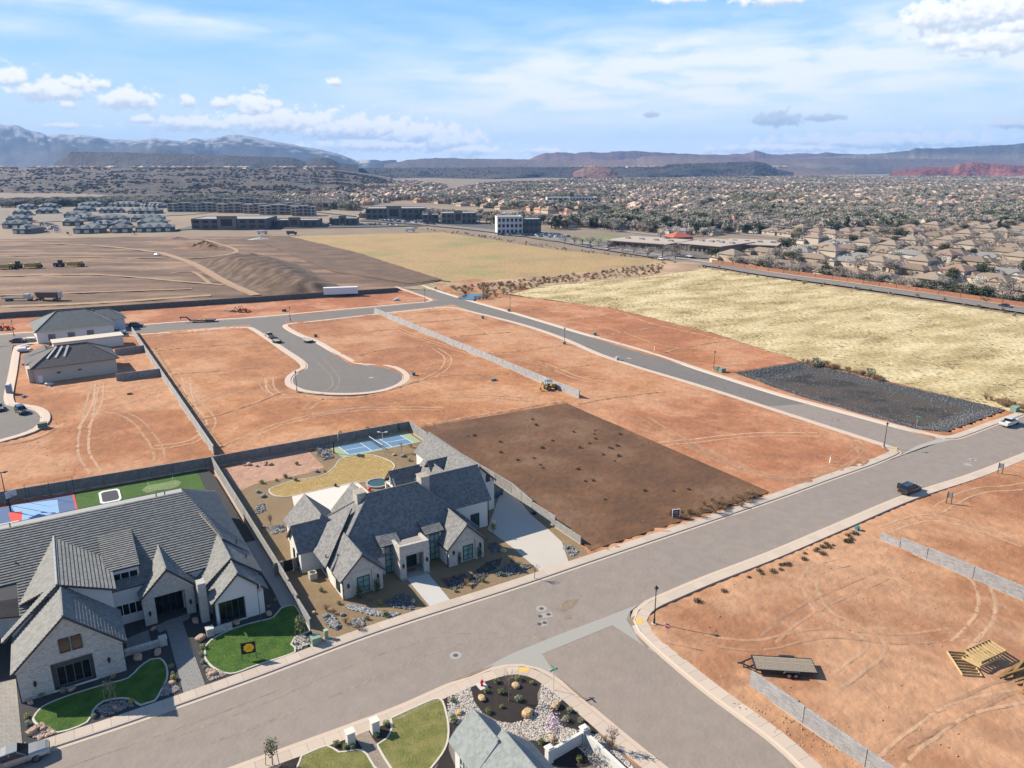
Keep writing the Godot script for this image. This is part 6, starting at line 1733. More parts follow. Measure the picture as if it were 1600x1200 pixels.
	for l in [[V(-12.51,-63.86), V(-10.14,-65.56), V(-7.83,-66.83), V(-6.89,-64.7), V(-6.4,-61.96), V(-6.59,-59.66), V(-7.61,-57.4), V(-9.34,-54.4), V(-10.79,-56.25), V(-13.28,-60.24), V(-12.52,-61.01), V(-12.22,-62.41)], [V(-20.39,-58.75), V(-18.23,-60.07), V(-16.85,-59.24), V(-14.65,-59.49), V(-13.09,-57.4), V(-11.15,-54.76), V(-19.37,-54.76)]]:
		var g := smooth_poly(l)
		lay.call("green_lawn", g, 0.13, Color(0.19, 0.22, 0.05), M.lawn)
		grass_blades(g, 9000, 0.13, Color(0.14, 0.17, 0.03), Color(0.34, 0.3, 0.11), "mown yellow green lawn beside the mailbox pillars")
		g.append(g[0])
		edging(g, 0.1)
	lay.call("paver_walk", pv([V(-15.98,-61.7), V(-14.68,-62.32), V(-11.41,-57.17), V(-9.25,-53.69), V(-10.87,-52.99), V(-13.15,-57.4)]), 0.14, Color(0.33, 0.27, 0.215), M.paver)
	# planting: each shrub and boulder where it stands
	var tan_rock := Color(0.47, 0.33, 0.18)
	var grey_rock := Color(0.19, 0.19, 0.2)
	for q in [[V(-3.22,-66.73), 0.75, "flat tan boulder in the bark bed near the hydrant"], [V(0.42,-68.77), 0.7, "tan boulder under the bare multi-stem tree"], [V(1.6,-64.42), 0.95, "tan boulder at the lower edge of the big bark bed"], [V(4.6,-65.56), 0.85, "tilted tan boulder by the gravel path"], [V(7.42,-61.79), 0.85, "rounded tan boulder at the point of the bark bed near the kerb"], [V(3.96,-61.01), 0.6, "tan boulder beside the pink flowering sapling"], [V(-5.48,-64.61), 0.6, "pale boulder beside the corner house roof"]]:
		boulder(q[0], q[1], tan_rock, q[2])
	for q in [[V(-48.3,-61.88), 0.9, "pink sandstone boulder at the driveway corner of the lawn"], [V(-51.21,-66.14), 0.6, "pink boulder between driveway and left lawn"], [V(-47.53,-62.32), 0.5, "small pink boulder beside the left lawn tip"], [V(-33.6,-70.79), 0.7, "pink boulder beside the entry walk near the sidewalk"], [V(-37.57,-69.19), 0.6, "pink boulder between the left lawn and the walk"], [V(-43.32,-73.49), 0.9, "flat brown boulder below the garden wall"], [V(-41.5,-74.55), 0.8, "flat red boulder beside the garden wall end"], [V(-39.62,-80.77), 0.9, "red brown boulder by the entry porch"], [V(-34.42,-80.37), 0.7, "pink boulder below the bay window"], [V(-30.87,-82.29), 0.8, "brown boulder at the corner of the white wing"], [V(-37.56,-77.24), 0.9, "flat brown boulder beside the entry walk"], [V(-44.17,-79.17), 0.6, "brown boulder beside the entry court"], [V(-48.05,-68.25), 0.6, "pink boulder below the garage window"], [V(-41.82,-65.37), 0.5, "grey stone in the planting bed of the left lawn"]]:
		boulder(q[0], q[1], Color(0.40, 0.27, 0.2), q[2])
	for q in [[V(-25.32,-82.57), 0.5, "grey boulder alone on tan gravel by the wall"], [V(-23.6,-81.87), 0.7, "grey boulder at the head of the rock pile"], [V(-21.7,-79.57), 0.6, "white topped boulder in the rock pile"], [V(-21.58,-82.29), 0.5, "grey boulder beside the dry stream"], [V(-24.4,-76.87), 0.6, "grey boulder beside the green transformer"], [V(-1.23,-98.41), 0.7, "tan boulder beside the driveway"], [V(-12.91,-85.17), 0.6, "tan boulder in the dry stream by the walk"], [V(-38.48,-138.92), 0.8, "dark boulder beside the sport court"], [V(-36.88,-136.53), 0.9, "grey boulder in the pile by the court"], [V(-36.44,-128.25), 0.7, "dark boulder at the edge of the bare patch"], [V(-40.61,-125.31), 0.5, "dark boulder by the yellow lawn"], [V(-23.24,-136.53), 0.6, "tan boulder behind the yellow lawn"], [V(-21.38,-135.86), 0.8, "dark flat boulder near the back wing"], [V(-42.98,-117.4), 0.8, "dark boulder at the tip of the yellow lawn"], [V(-44.46,-119.23), 0.7, "dark boulder by the side wall"], [V(-42.39,-112.92), 0.6, "dark boulder in the west side yard"], [V(-39.24,-106.09), 0.5, "black boulder by the thin pole"], [V(8.22,-99.36), 0.5, "grey boulder at the driveway mouth"]]:
		boulder(q[0], q[1], grey_rock if q[2].find("tan") < 0 else tan_rock, q[2])
	for k in 9: boulder(V(-50.37,-131.64) + Vector2(rng.randf_range(-4.5, 4.5), rng.randf_range(-0.9, 0.9)), rng.randf_range(0.45, 0.8), Color(0.40, 0.29, 0.2), "rough tan rock heaped on the bare patch by the wall")
	var piles := [[[V(-21.8,-84.43), V(-20.87,-84.72), V(-16.38,-82.85), V(-14.29,-82.57), V(-15,-81.87), V(-17.92,-82.29), V(-21.04,-83.56)], 420, 0.2, Color(0.15, 0.16, 0.17), Color(0.42, 0.42, 0.42)], [[V(-24.11,-82.29), V(-23.03,-82.57), V(-21.26,-80.1), V(-21.61,-79.17), V(-22.87,-79.83)], 140, 0.24, Color(0.12, 0.12, 0.13), Color(0.36, 0.36, 0.36)], [[V(-20.29,-81.18), V(-18.58,-81.45), V(-18.43,-79.83), V(-19.59,-79.7)], 110, 0.22, Color(0.1, 0.1, 0.11), Color(0.33, 0.33, 0.33)], [[V(-17.15,-85.46), V(-14.55,-87.29), V(-12.61,-85.46), V(-12.75,-83.28), V(-15.33,-84)], 300, 0.2, Color(0.05, 0.052, 0.058), Color(0.2, 0.2, 0.21)], [[V(-9.75,-90.96), V(-6.72,-92.14), V(-5.76,-90.96), V(-6.76,-88.54), V(-8.2,-88.22)], 300, 0.2, Color(0.03, 0.032, 0.038), Color(0.13, 0.13, 0.14)], [[V(-5.81,-91.8), V(-3.69,-95.27), V(-1.4,-96.54), V(-1.83,-94.38), V(-4.4,-90.14), V(-5.35,-88.22)], 300, 0.17, Color(0.025, 0.028, 0.035), Color(0.09, 0.09, 0.1)], [[V(-2.7,-92.65), V(0,-94.92), V(3.21,-94.56), V(0.9,-92.14), V(-1.78,-91.3)], 380, 0.18, Color(0.05, 0.055, 0.065), Color(0.2, 0.2, 0.22)], [[V(-3.68,-100.92), V(-2.43,-101.32), V(-1.42,-98.6), V(-2.83,-97.84)], 120, 0.2, Color(0.06, 0.065, 0.07), Color(0.2, 0.2, 0.2)], [[V(-38.63,-106.09), V(-36.73,-107.18), V(-35.39,-105.02), V(-37.2,-103.76)], 200, 0.22, Color(0.12, 0.12, 0.12), Color(0.32, 0.32, 0.32)], [[V(-40.4,-141.39), V(-37.88,-141.75), V(-34.88,-135.53), V(-36.61,-133.88), V(-38.69,-137.2)], 160, 0.26, Color(0.12, 0.12, 0.13), Color(0.34, 0.33, 0.32)], [[V(-43.11,-114.13), V(-41.98,-114.63), V(-40.73,-111.73), V(-42.01,-110.79)], 120, 0.22, Color(0.1, 0.1, 0.1), Color(0.3, 0.3, 0.3)], [[V(7.49,-99.94), V(8.69,-100.53), V(9.92,-98.03), V(8.87,-96.73)], 90, 0.2, Color(0.1, 0.11, 0.12), Color(0.35, 0.35, 0.35)], [[V(-49.13,-61.96), V(-48.33,-63.31), V(-45.85,-61.88), V(-47.15,-60.84)], 260, 0.16, Color(0.3, 0.2, 0.15), Color(0.55, 0.42, 0.34)], [[V(-43.88,-65.18), V(-42.95,-66.24), V(-41.4,-66.54), V(-39.99,-65.75), V(-42.47,-64.05)], 300, 0.13, Color(0.16, 0.14, 0.13), Color(0.34, 0.3, 0.28)], [[V(-38.39,-68.98), V(-37.85,-69.82), V(-35.99,-68.15), V(-37.77,-67.13)], 220, 0.15, Color(0.15, 0.13, 0.12), Color(0.4, 0.33, 0.3)], [[V(-34.83,-71.9), V(-32.94,-71.34), V(-31.87,-70.79), V(-33.71,-69.61)], 220, 0.15, Color(0.25, 0.19, 0.16), Color(0.45, 0.36, 0.3)], [[V(-26.58,-77.24), V(-25.43,-78.13), V(-23.8,-76.62), V(-25.28,-75.03)], 240, 0.13, Color(0.3, 0.27, 0.24), Color(0.55, 0.5, 0.45)]]
	for q in piles:
		stones(pv(q[0]), q[1], 0.1, q[2], q[3], q[4], "loose landscape rock laid as a dry stream in the yard")
	var green := ["small green shrub in the bark bed of the corner yard", "small shrub in the dark gravel of the white brick house", "small shrub on the tan gravel of the grey roofed house"]
	for q in [V(-1.7,-69.4), V(2.19,-69.19), V(-1.18,-67.64), V(-1.08,-65.46), V(-2.48,-64.7), V(0.64,-69.82), V(-6.28,-66.34), V(-6,-63.49), V(2.91,-60.41), V(4.91,-59.99), V(-17.3,-60.16), V(-16.33,-59.74), V(-15.58,-59.74), V(-13.53,-61.35), V(-12.82,-62.86), V(3.53,-58.59), V(6.46,-58.19), V(-2.78,-67.84), V(9.09,-58.59)]:
		shrub("green", q, rng.randf_range(0.5, 0.8), green[0])
	for q in [V(0.68,-66.54), V(6.04,-64.89), V(5.54,-63.49), V(7.04,-63.31)]: shrub("sage", q, 0.85, "round sage green shrub near the gravel path of the corner yard")
	for q in [V(-50.31,-64.05), V(-49.49,-62.95), V(-48,-62.23), V(-36.56,-75.51), V(-36.26,-74.2), V(-35.55,-72.8), V(-34.97,-71.9), V(-38.13,-70.79), V(-37.61,-69.93), V(-38.81,-72.01), V(-44.47,-70.25), V(-48.65,-67.84), V(-50.59,-67.13), V(-43.34,-64.05), V(-40.52,-66.14), V(-25.69,-76.25), V(-32.16,-82.99), V(-31.49,-84), V(-31.11,-85.46)]:
		shrub("sage" if rng.randf() < 0.5 else "yellow", q, rng.randf_range(0.45, 0.75), green[1])
	for q in [V(-25.62,-87.75), V(-22.54,-84.72), V(-18.23,-81.32), V(-16.1,-82.15), V(-3.96,-90.14), V(-7.65,-87.75), V(1.36,-93.51), V(-1.52,-91.8), V(-41.08,-131.64), V(-35,-128.25), V(-39.23,-124.16), V(-42.72,-124.16), V(-41.51,-125.6), V(-19.82,-133.56), V(-17.77,-131.96), V(-45.02,-123.03), V(-17.05,-84.87)]:
		shrub("yellow" if rng.randf() < 0.4 else "green", q, rng.randf_range(0.6, 0.95), green[2])
	for q in [V(-20.13,-86.06), V(-18.03,-87.6), V(-7.63,-94.92), V(-4.76,-96.54), V(-30.36,-146.95), V(-24.34,-150.08), V(-35.65,-144.68)]: shrub("cone", q, 1.15, "upright dark conifer shrub against the house or back wall")
	for q in [V(-22.71,-82.57), V(-20.79,-80.5), V(-15.97,-85.46), V(-13.55,-86.22), V(-8.79,-90.14), V(-7.53,-90.96), V(-6.28,-89.33), V(-1.91,-98.98), V(0,-95.27), V(-18.93,-79.17), V(-20.5,-140.68), V(-23.86,-83.28), V(-18.5,-85.46), V(9.22,-60.66), V(9.75,-59.82)]: shrub("twig", q, rng.randf_range(1.0, 1.6), "bare rust brown ornamental grass clump among the rocks")
	for k in 34: 
		shrub("weed", pick(pv([V(-13.75,-150.08), V(12.01,-165.32), V(42.72,-119.76), V(27.51,-111.73), V(17.25,-114.13), V(3.64,-130.7)])), rng.randf_range(0.5, 1.0), "small dark dry weed on the dark lot", "weeds on the dark lot", 0.15)
	for k in 34:
		shrub("twig", V(25.22,-108.28).lerp(V(44.07,-118.7), rng.randf()) + Vector2(rng.randfn() * 0.5, rng.randfn() * 1.0), rng.randf_range(1.2, 2.4), "bushy dry weed along the sidewalk edge of the dark lot", "weeds on the dark lot", 0.12)
	for k in 26:
		shrub("weed", V(22.11,-84.29).lerp(V(54.13,-105.02), rng.randf()) + Vector2(rng.randfn() * 0.5, absf(rng.randfn()) * 0.8), rng.randf_range(0.6, 1.2), "small dry weed along the sidewalk of the bare lot opposite", "weeds along the opposite sidewalk", 0.05)
	for q in [V(86.47,-203.93), V(97.01,-193.29)]: shrub("sage", q, 3.0, "big grey green bush on the field edge of the rock basin")
	for k in 40: shrub("straw", V(85.09,-207.48).lerp(V(98.66,-187.74), rng.randf()) + Vector2(rng.randfn(), rng.randfn() - 1.0), rng.randf_range(1.6, 2.6), "tall straw coloured grass clump along the rock basin", "straw clumps along the rock basin")
	for k in 30: shrub("straw", V(116.52,-169.2).lerp(V(120.56,-161.59), rng.randf()) + Vector2(rng.randfn(), rng.randfn() - 2.0), rng.randf_range(1.6, 2.6), "tall straw coloured grass clump along the rock basin", "straw clumps along the rock basin")
	for k in 50: shrub("straw", pick(pv([V(-29.56,-341.24), V(-12.14,-350.69), V(15.17,-350.69), V(-2.81,-323.71), V(-13.52,-310.89)])), rng.randf_range(2.0, 3.6), "tall dry reed clump beside the puddle past the street end", "reeds beside the puddle")
	sapling("young tree with two wooden stakes in the left green lawn", V(-42.8,-66.34), 2.9, 160, Color(0.14, 0.15, 0.08), Color(0.26, 0.26, 0.14), true)
	sapling("young green tree with stakes beside the block wall end", V(-25.61,-77.62), 3.0, 380, Color(0.1, 0.12, 0.05), Color(0.22, 0.22, 0.1), true)
	sapling("young tree at the sidewalk beside the mailbox lawn", V(-22.84,-57.64), 3.2, 300, Color(0.1, 0.12, 0.06), Color(0.2, 0.22, 0.12), true)
	sapling("bare pale multi-stem tree in the big bark bed", V(-0.34,-66.54), 4.4, 0, Color.WHITE, Color.WHITE, false)
	sapling("pink flowering sapling beside the corner house", V(4.01,-59.49), 4.6, 260, Color(0.42, 0.33, 0.42), Color(0.55, 0.45, 0.52), false)
	sapling("reddish sapling on the cobbles near the kerb", V(9.72,-59.66), 3.0, 90, Color(0.3, 0.2, 0.2), Color(0.4, 0.3, 0.28), false)
	sapling("leafy sapling with pale trunk near the driveway", V(-2.97,-103.35), 2.6, 260, Color(0.16, 0.16, 0.08), Color(0.3, 0.28, 0.15), false)
	sapling("thin sapling in the west side yard of the grey roofed house", V(-38.26,-106.52), 2.4, 60, Color(0.16, 0.14, 0.06), Color(0.3, 0.25, 0.12), false)
	for q in [[V(-38.02,-135.53), "bare sapling in the rock pile by the back court"], [V(-22.04,-137.89), "bare sapling behind the yellow lawn"], [V(3.1,-90.96), "bare sapling beside the rock bed at the walk"]]: sapling(q[1], q[0], 2.6, 0, Color.WHITE, Color.WHITE, false)
	# the puddle in the reeds past the street end
	var pd := MB.new()
	pd.sheet(smooth_poly([V(-23.71,-317.18), V(-19.77,-325.39), V(-13.63,-327.08), V(-10.07,-322.06), V(-13.72,-315.58), V(-17.58,-310.89)]), 0.3)
	struct("puddle", pd, M.water)

func hoop(label: String, at: Vector2, turn: float) -> void:
	var t := thing("basketball_hoop", label, "basketball hoop", Vector3(at.x, 0.1, at.y), turn)
	var mb := MB.new()
	mb.tint = Color(0.02, 0.02, 0.022)
	mb.tube(Vector3.ZERO, Vector3(0, 2.4, 0), 0.14, 0.12, 6)
	mb.bar(Vector3(0, 2.4, 0), Vector3(0.9, 3.2, 0), 0.14)
	mb.bar(Vector3(0, 1.9, 0), Vector3(0.9, 2.9, 0), 0.1)
	obj("pole", mb, M.metal, t)
	mb = MB.new()
	mb.tint = Color(0.55, 0.57, 0.58)
	for q in [[2.8, 2.88], [3.82, 3.9]]: mb.span(0.95, 1.0, q[0], q[1], -0.9, 0.9)
	for q in [[-0.9, -0.82], [0.82, 0.9]]: mb.span(0.95, 1.0, 2.88, 3.82, q[0], q[1])
	mb.tint = Color(0.42, 0.44, 0.46)
	mb.span(0.96, 0.985, 2.88, 3.82, -0.82, 0.82)
	obj("backboard", mb, M.paint, t)
	mb = MB.new()
	mb.tint = Color(0.5, 0.1, 0.03)
	for k in 10: mb.bar(Vector3(1.28 + 0.23 * cos(TAU * k / 10), 3.05, 0.23 * sin(TAU * k / 10)), Vector3(1.28 + 0.23 * cos(TAU * (k + 1) / 10), 3.05, 0.23 * sin(TAU * (k + 1) / 10)), 0.03)
	mb.span(1.0, 1.06, 3.0, 3.08, -0.1, 0.1)
	obj("rim", mb, M.metal, t)

# ---------------------------------------------------------------- street furniture
func lettering(parent: Node, text: String, size: float, at: Vector3, turn: float, tint: Color, called := "lettering") -> void:
	var tm := TextMesh.new()
	var f := SystemFont.new()
	f.font_names = PackedStringArray(["Droid Sans"])
	f.font_weight = 700
	tm.font = f
	tm.text = text
	tm.font_size = 64
	tm.pixel_size = size / 64.0
	tm.depth = 0.01
	var key := "print" + str(tint)
	var m: StandardMaterial3D = M[key] if M.has(key) else mat(key, tint, 0.7)
	m.vertex_color_use_as_albedo = false
	var o := put(called, tm, m, parent)
	o.position = at
	o.rotation.y = turn

func make_street_furniture() -> void:
	# street lamps
	var lamp: Node3D = null
	var spots := [[V(17.73,-80.37), "dark street lamp on the bare corner across from the bark beds"], [V(75.37,-140.68), "dark street lamp at the corner of the dark rock basin street"], [V(-54.42,-179.68), "dark street lamp at the edge of the round end of the street"], [V(-81.31,-267.99), "street lamp at the mouth of the dead end street"], [V(16.79,-231.45), "street lamp halfway along the dark new street"], [V(56.44,-200.49), "street lamp beside the utility boxes near the rock basin"], [V(-36.44,-307.83), "street lamp at the far bend of the street"], [V(-0.75,-287.93), "street lamp on the field side of the far street"], [V(-167.08,-243.51), "street lamp at the far corner by the red car"]]
	for s in spots:
		if lamp == null:
			lamp = thing("street_lamp", s[1], "street lamp", Vector3.ZERO, 0.0, "street lamps of the new streets")
			var mb := MB.new()
			mb.tint = Color(0.018, 0.018, 0.02)
			mb.lathe(Vector3.ZERO, [[0.2, 0], [0.2, 0.1], [0.13, 0.25], [0.11, 0.7], [0.075, 0.9], [0.05, 4.55], [0.09, 4.6], [0.03, 4.65]], 8)
			obj("pole", mb, M.metal, lamp)
			mb = MB.new()
			mb.tint = Color(0.5, 0.45, 0.4)
			mb.lathe(Vector3.ZERO, [[0.0, 0.12], [0.34, 0.12], [0.34, 0.0]], 12)
			obj("base", mb, M.concrete, lamp)
			mb = MB.new()
			mb.tint = Color(0.25, 0.27, 0.28)
			mb.lathe(Vector3(0, 4.65, 0), [[0.08, 0.0], [0.16, 0.42]], 8)
			obj("lamp_glass", mb, M.glass, lamp)
			mb = MB.new()
			mb.tint = Color(0.018, 0.018, 0.02)
			mb.lathe(Vector3(0, 4.65, 0), [[0.0, 0.42], [0.3, 0.42], [0.26, 0.5], [0.1, 0.62], [0.03, 0.8], [0.0, 0.82]], 8)
			for k in 4:
				var d := Vector3(cos(TAU * k / 4.0), 0, sin(TAU * k / 4.0))
				mb.bar(Vector3(0, 4.65, 0) + d * 0.1, Vector3(0, 5.07, 0) + d * 0.18, 0.025)
			obj("lamp_cap", mb, M.metal, lamp)
			lamp.position = Vector3(s[0].x, 0.12, s[0].y)
		else:
			copy(lamp, "street_lamp", s[1], Vector3(s[0].x, 0.12, s[0].y))
	# stop signs
	for s in [[V(18.45,-76.37), 2.45, "red stop sign on the bare corner beside the street lamp", ROAD_TURN - PI / 2], [V(-80.56,-264.54), 0.0, "red stop sign at the mouth of the dead end street", -0.6], [V(-165.44,-240.62), 0.0, "red stop sign at the far corner by the red car", -0.6]]:
		var t := thing("stop_sign", s[2], "stop sign", Vector3(s[0].x, 0.05, s[0].y), -0.5)
		var mb := MB.new()
		mb.tint = Color(0.45, 0.45, 0.45)
		mb.tube(Vector3.ZERO, Vector3(0, 2.9, 0), 0.03, 0.03, 6)
		obj("post", mb, M.metal, t)
		for e in [[0.40, Color(0.6, 0.6, 0.6), 0.03, 0.05], [0.365, Color(0.45, 0.02, 0.02), 0.05, 0.058]]:
			mb = MB.new()
			mb.tint = e[1]
			var oct := PackedVector2Array()
			for k in 8: oct.append(Vector2(cos(TAU * (k + 0.5) / 8), sin(TAU * (k + 0.5) / 8)) * e[0] + Vector2(0, 2.55))
			mb.wall(oct, e[2], e[3])
			obj("rim" if e[0] > 0.38 else "plate", mb, M.paint, t)
		lettering(t, "STOP", 0.25, Vector3(0, 2.55, 0.064), 0, Color(0.75, 0.75, 0.75))
	# street name signs
	for s in [[V(4.53,-68.15), "green crossed street name blades on a thin post at the planted corner"], [V(87.61,-151.69), "green street name blade on a thin post at the rock basin corner"]]:
		var t := thing("street_name_sign", s[1], "street sign", Vector3(s[0].x, 0.1, s[0].y), ROAD_TURN)
		var mb := MB.new()
		mb.tint = Color(0.5, 0.5, 0.5)
		mb.tube(Vector3.ZERO, Vector3(0, 2.75, 0), 0.03, 0.03, 6)
		obj("post", mb, M.metal, t)
		for k in 2:
			mb = MB.new()
			mb.tint = Color(0.02, 0.22, 0.14)
			if k: mb.span(-0.5, 0.5, 2.55, 2.75, -0.012, 0.012)
			else: mb.span(-0.012, 0.012, 2.77, 2.97, -0.5, 0.5)
			obj("blade", mb, M.paint, t)
	# hydrant
	var hp := V(-3.31,-68.87)
	var t := thing("fire_hydrant", "red fire hydrant on its pale pad at the edge of the big bark bed", "hydrant", Vector3(hp.x, 0.12, hp.y), ROAD_TURN)
	var mb := MB.new()
	mb.tint = Color(0.5, 0.015, 0.02)
	mb.lathe(Vector3.ZERO, [[0.0, 0.0], [0.17, 0.0], [0.17, 0.06], [0.12, 0.07], [0.12, 0.55], [0.16, 0.56], [0.16, 0.62], [0.12, 0.7], [0.05, 0.78], [0.05, 0.84], [0.0, 0.85]], 12)
	obj("barrel", mb, M.paint, t)
	for d in [Vector3(1, 0, 0), Vector3(-1, 0, 0), Vector3(0, 0, -1)]:
		mb = MB.new()
		mb.tint = Color(0.5, 0.015, 0.02)
		mb.tube(Vector3(0, 0.45, 0) + d * 0.1, Vector3(0, 0.45, 0) + d * 0.22, 0.07, 0.07, 8)
		obj("outlet", mb, M.paint, t)
	mb = MB.new()
	mb.tint = Color(0.5, 0.47, 0.43)
	mb.box(Vector3(0, 0.0, 0), Vector3(1.0, 0.08, 1.2))
	obj("pad", mb, M.concrete, t)
	# mailbox pillars
	for s in [[V(-15.97,-60.41), "white stucco mailbox pillar on the garage side of the paver walk"], [V(-13.83,-61.96), "white stucco mailbox pillar on the lawn side of the paver walk"]]:
		t = thing("mailbox_pillar", s[1], "mailbox", Vector3(s[0].x, 0.1, s[0].y), ROAD_TURN)
		mb = MB.new()
		mb.tint = Color(0.56, 0.55, 0.51)
		mb.box(Vector3(0, 0.72, 0), Vector3(0.78, 1.44, 0.78))
		obj("pillar_body", mb, M.stucco, t)
		mb = MB.new()
		mb.tint = Color(0.60, 0.58, 0.53)
		mb.box(Vector3(0, 1.48, 0), Vector3(0.9, 0.09, 0.9))
		obj("cap", mb, M.concrete, t)
		mb = MB.new()
		mb.tint = Color(0.03, 0.03, 0.03)
		mb.box(Vector3(0, 1.05, -0.4), Vector3(0.4, 0.35, 0.05))
		obj("mail_door", mb, M.metal, t)
	# utility boxes
	var boxes := [[V(-23.46,-76.49), 1.1, 0.95, 1.0, "green transformer at the end of the block wall", Color(0.17, 0.24, 0.18)], [V(-22.47,-77.49), 0.45, 1.1, 0.4, "slim pale green pedestal beside the transformer", Color(0.25, 0.31, 0.22)], [V(-26.84,-194.56), 0.8, 0.8, 0.8, "green transformer at the round end of the street", Color(0.05, 0.13, 0.1)], [V(58.05,-197.81), 1.6, 1.1, 1.2, "green transformer next to the lamp near the rock basin", Color(0.14, 0.19, 0.16)], [V(57.16,-199.14), 0.9, 1.1, 0.9, "small dark green box next to the lamp near the rock basin", Color(0.06, 0.14, 0.11)], [V(116.92,-163.9), 1.9, 1.1, 1.3, "green transformer above the parked white pickup", Color(0.17, 0.24, 0.18)], [V(54.13,-105.23), 0.5, 0.6, 0.5, "small blue green box on the bare lot edge", Color(0.04, 0.16, 0.15)], [V(-102.51,-152.92), 1.8, 1.0, 1.2, "green transformer at the left round end of the street", Color(0.09, 0.13, 0.1)], [V(-65.44,-241.58), 0.9, 0.9, 0.9, "dark utility box beside the dead end street", Color(0.08, 0.09, 0.08)], [V(-4.93,-189.56), 1.6, 0.4, 0.6, "low green box lying in the bare middle lot", Color(0.12, 0.15, 0.12)], [V(16.59,-231.45), 1.0, 0.7, 0.8, "utility box at the foot of the halfway street lamp", Color(0.16, 0.18, 0.17)], [V(27.81,-244.48), 1.1, 0.8, 0.8, "utility box on the field side of the street", Color(0.12, 0.14, 0.13)], [V(30.83,-211.15), 0.9, 0.9, 0.9, "utility pedestal beside the near kerb of the dark street", Color(0.3, 0.32, 0.31)], [V(-1.25,-286.6), 0.9, 1.0, 0.9, "utility box by the far field side lamp", Color(0.1, 0.1, 0.1)], [V(-10.99,-272.72), 0.8, 0.9, 0.8, "utility box on the far near side kerb", Color(0.1, 0.1, 0.1)], [V(-35.47,-341.24), 1.0, 1.0, 1.0, "grey box at the stub end of the street", Color(0.25, 0.24, 0.22)], [V(-89.14,-286.6), 1.6, 0.8, 1.0, "dark box on the red strip by the far street", Color(0.05, 0.05, 0.05)]]
	for s in boxes:
		t = thing("utility_box", s[4], "utility box", Vector3(s[0].x, 0.08, s[0].y), ROAD_TURN, "utility boxes along the streets")
		mb = MB.new()
		mb.tint = s[5]
		mb.box(Vector3(0, s[2] * 0.5, 0), Vector3(s[1], s[2], s[3]))
		obj("cabinet", mb, M.paint, t)
		mb = MB.new()
		mb.tint = s[5] * 1.15
		mb.box(Vector3(0, s[2] + 0.03, 0), Vector3(s[1] + 0.08, 0.07, s[3] + 0.08))
		obj("lid", mb, M.paint, t)
		mb = MB.new()
		mb.tint = Color(0.4, 0.38, 0.35)
		mb.box(Vector3(0, -0.02, 0), Vector3(s[1] + 0.3, 0.12, s[3] + 0.3))
		obj("pad", mb, M.concrete, t)
	# sale signs on the lots
	var sp := V(26.59,-109.41)
	t = thing("sale_sign", "white framed sign with dark blue panel on the dark lot", "sign", Vector3(sp.x, 0.15, sp.y), 0.15)
	mb = MB.new()
	mb.tint = Color(0.65, 0.65, 0.65)
	for x in [-0.6, 0.6]: mb.box(Vector3(x, 0.75, 0), Vector3(0.09, 1.5, 0.09))
	mb.box(Vector3(0, 1.45, 0), Vector3(1.3, 0.08, 0.1))
	obj("frame", mb, M.paint, t)
	mb = MB.new()
	mb.tint = Color(0.03, 0.04, 0.08)
	mb.box(Vector3(0, 0.9, 0), Vector3(1.1, 1.0, 0.03))
	obj("panel", mb, M.paint, t)
	mb = MB.new()
	mb.tint = Color(0.5, 0.5, 0.5)
	for y in [0.75, 0.95, 1.1]: mb.box(Vector3(0, y, 0.02), Vector3(0.7, 0.06, 0.01))
	obj("print", mb, M.paint, t)
	for s in [[V(73.79,-114.63), "sign on two dark posts on the bare lot behind the dark wagon", 0.9], [V(90.46,-127.36), "pair of dark sign posts at the far right sidewalk", 0.8]]:
		t = thing("lot_sign", s[1], "sign", Vector3(s[0].x, 0.05, s[0].y), -0.6, "lot signs on dark posts")
		for x in [-0.35, 0.35]:
			mb = MB.new()
			mb.tint = Color(0.06, 0.05, 0.05)
			mb.box(Vector3(x, 1.1, 0), Vector3(0.12, 2.2, 0.12))
			obj("post", mb, M.timber, t)
		mb = MB.new()
		mb.tint = Color(0.24, 0.25, 0.28)
		mb.box(Vector3(0, 1.6, 0), Vector3(0.56, 1.0, 0.05))
		obj("panel", mb, M.paint, t)
	for s in [[V(61.03,-132.6), "white slanted marker post on the salmon lot"], [V(43.9,-222.91), "white marker post beside the dark street"]]:
		t = thing("marker_post", s[1], "marker", Vector3(s[0].x, 0.05, s[0].y), 0.4)
		mb = MB.new()
		mb.tint = Color(0.62, 0.62, 0.6)
		mb.bar(Vector3.ZERO, Vector3(0.12, 1.4, 0), 0.16, 0.06)
		mb.box(Vector3(0.16, 1.42, 0), Vector3(0.3, 0.3, 0.05))
		obj("stake", mb, M.paint, t)
	# the yard banner with a golden emblem
	var bp := V(-30.41,-73.49)
	t = thing("yard_banner", "black yard banner with a round golden emblem on the green lawn", "banner", Vector3(bp.x, 0.12, bp.y), ROAD_TURN - 0.25)
	mb = MB.new()
	mb.tint = Color(0.04, 0.04, 0.04)
	for x in [-0.78, 0.78]: mb.bar(Vector3(x, 0, 0), Vector3(x, 2.3, 0), 0.05)
	obj("frame", mb, M.metal, t)
	mb = MB.new()
	mb.tint = Color(0.012, 0.012, 0.012)
	mb.box(Vector3(0, 1.5, 0), Vector3(1.5, 1.5, 0.02))
	obj("cloth", mb, M.cloth, t)
	mb = MB.new()
	mb.tint = Color(0.75, 0.42, 0.02)
	var disc := PackedVector2Array()
	for k in 20: disc.append(Vector2(cos(TAU * k / 20), sin(TAU * k / 20) * 0.85).normalized() * (0.56 + 0.05 * sin(k * 2.4)) + Vector2(0.05, 1.5))
	mb.wall(disc, 0.012, 0.018)
	mb.tint = Color(0.3, 0.13, 0.01)
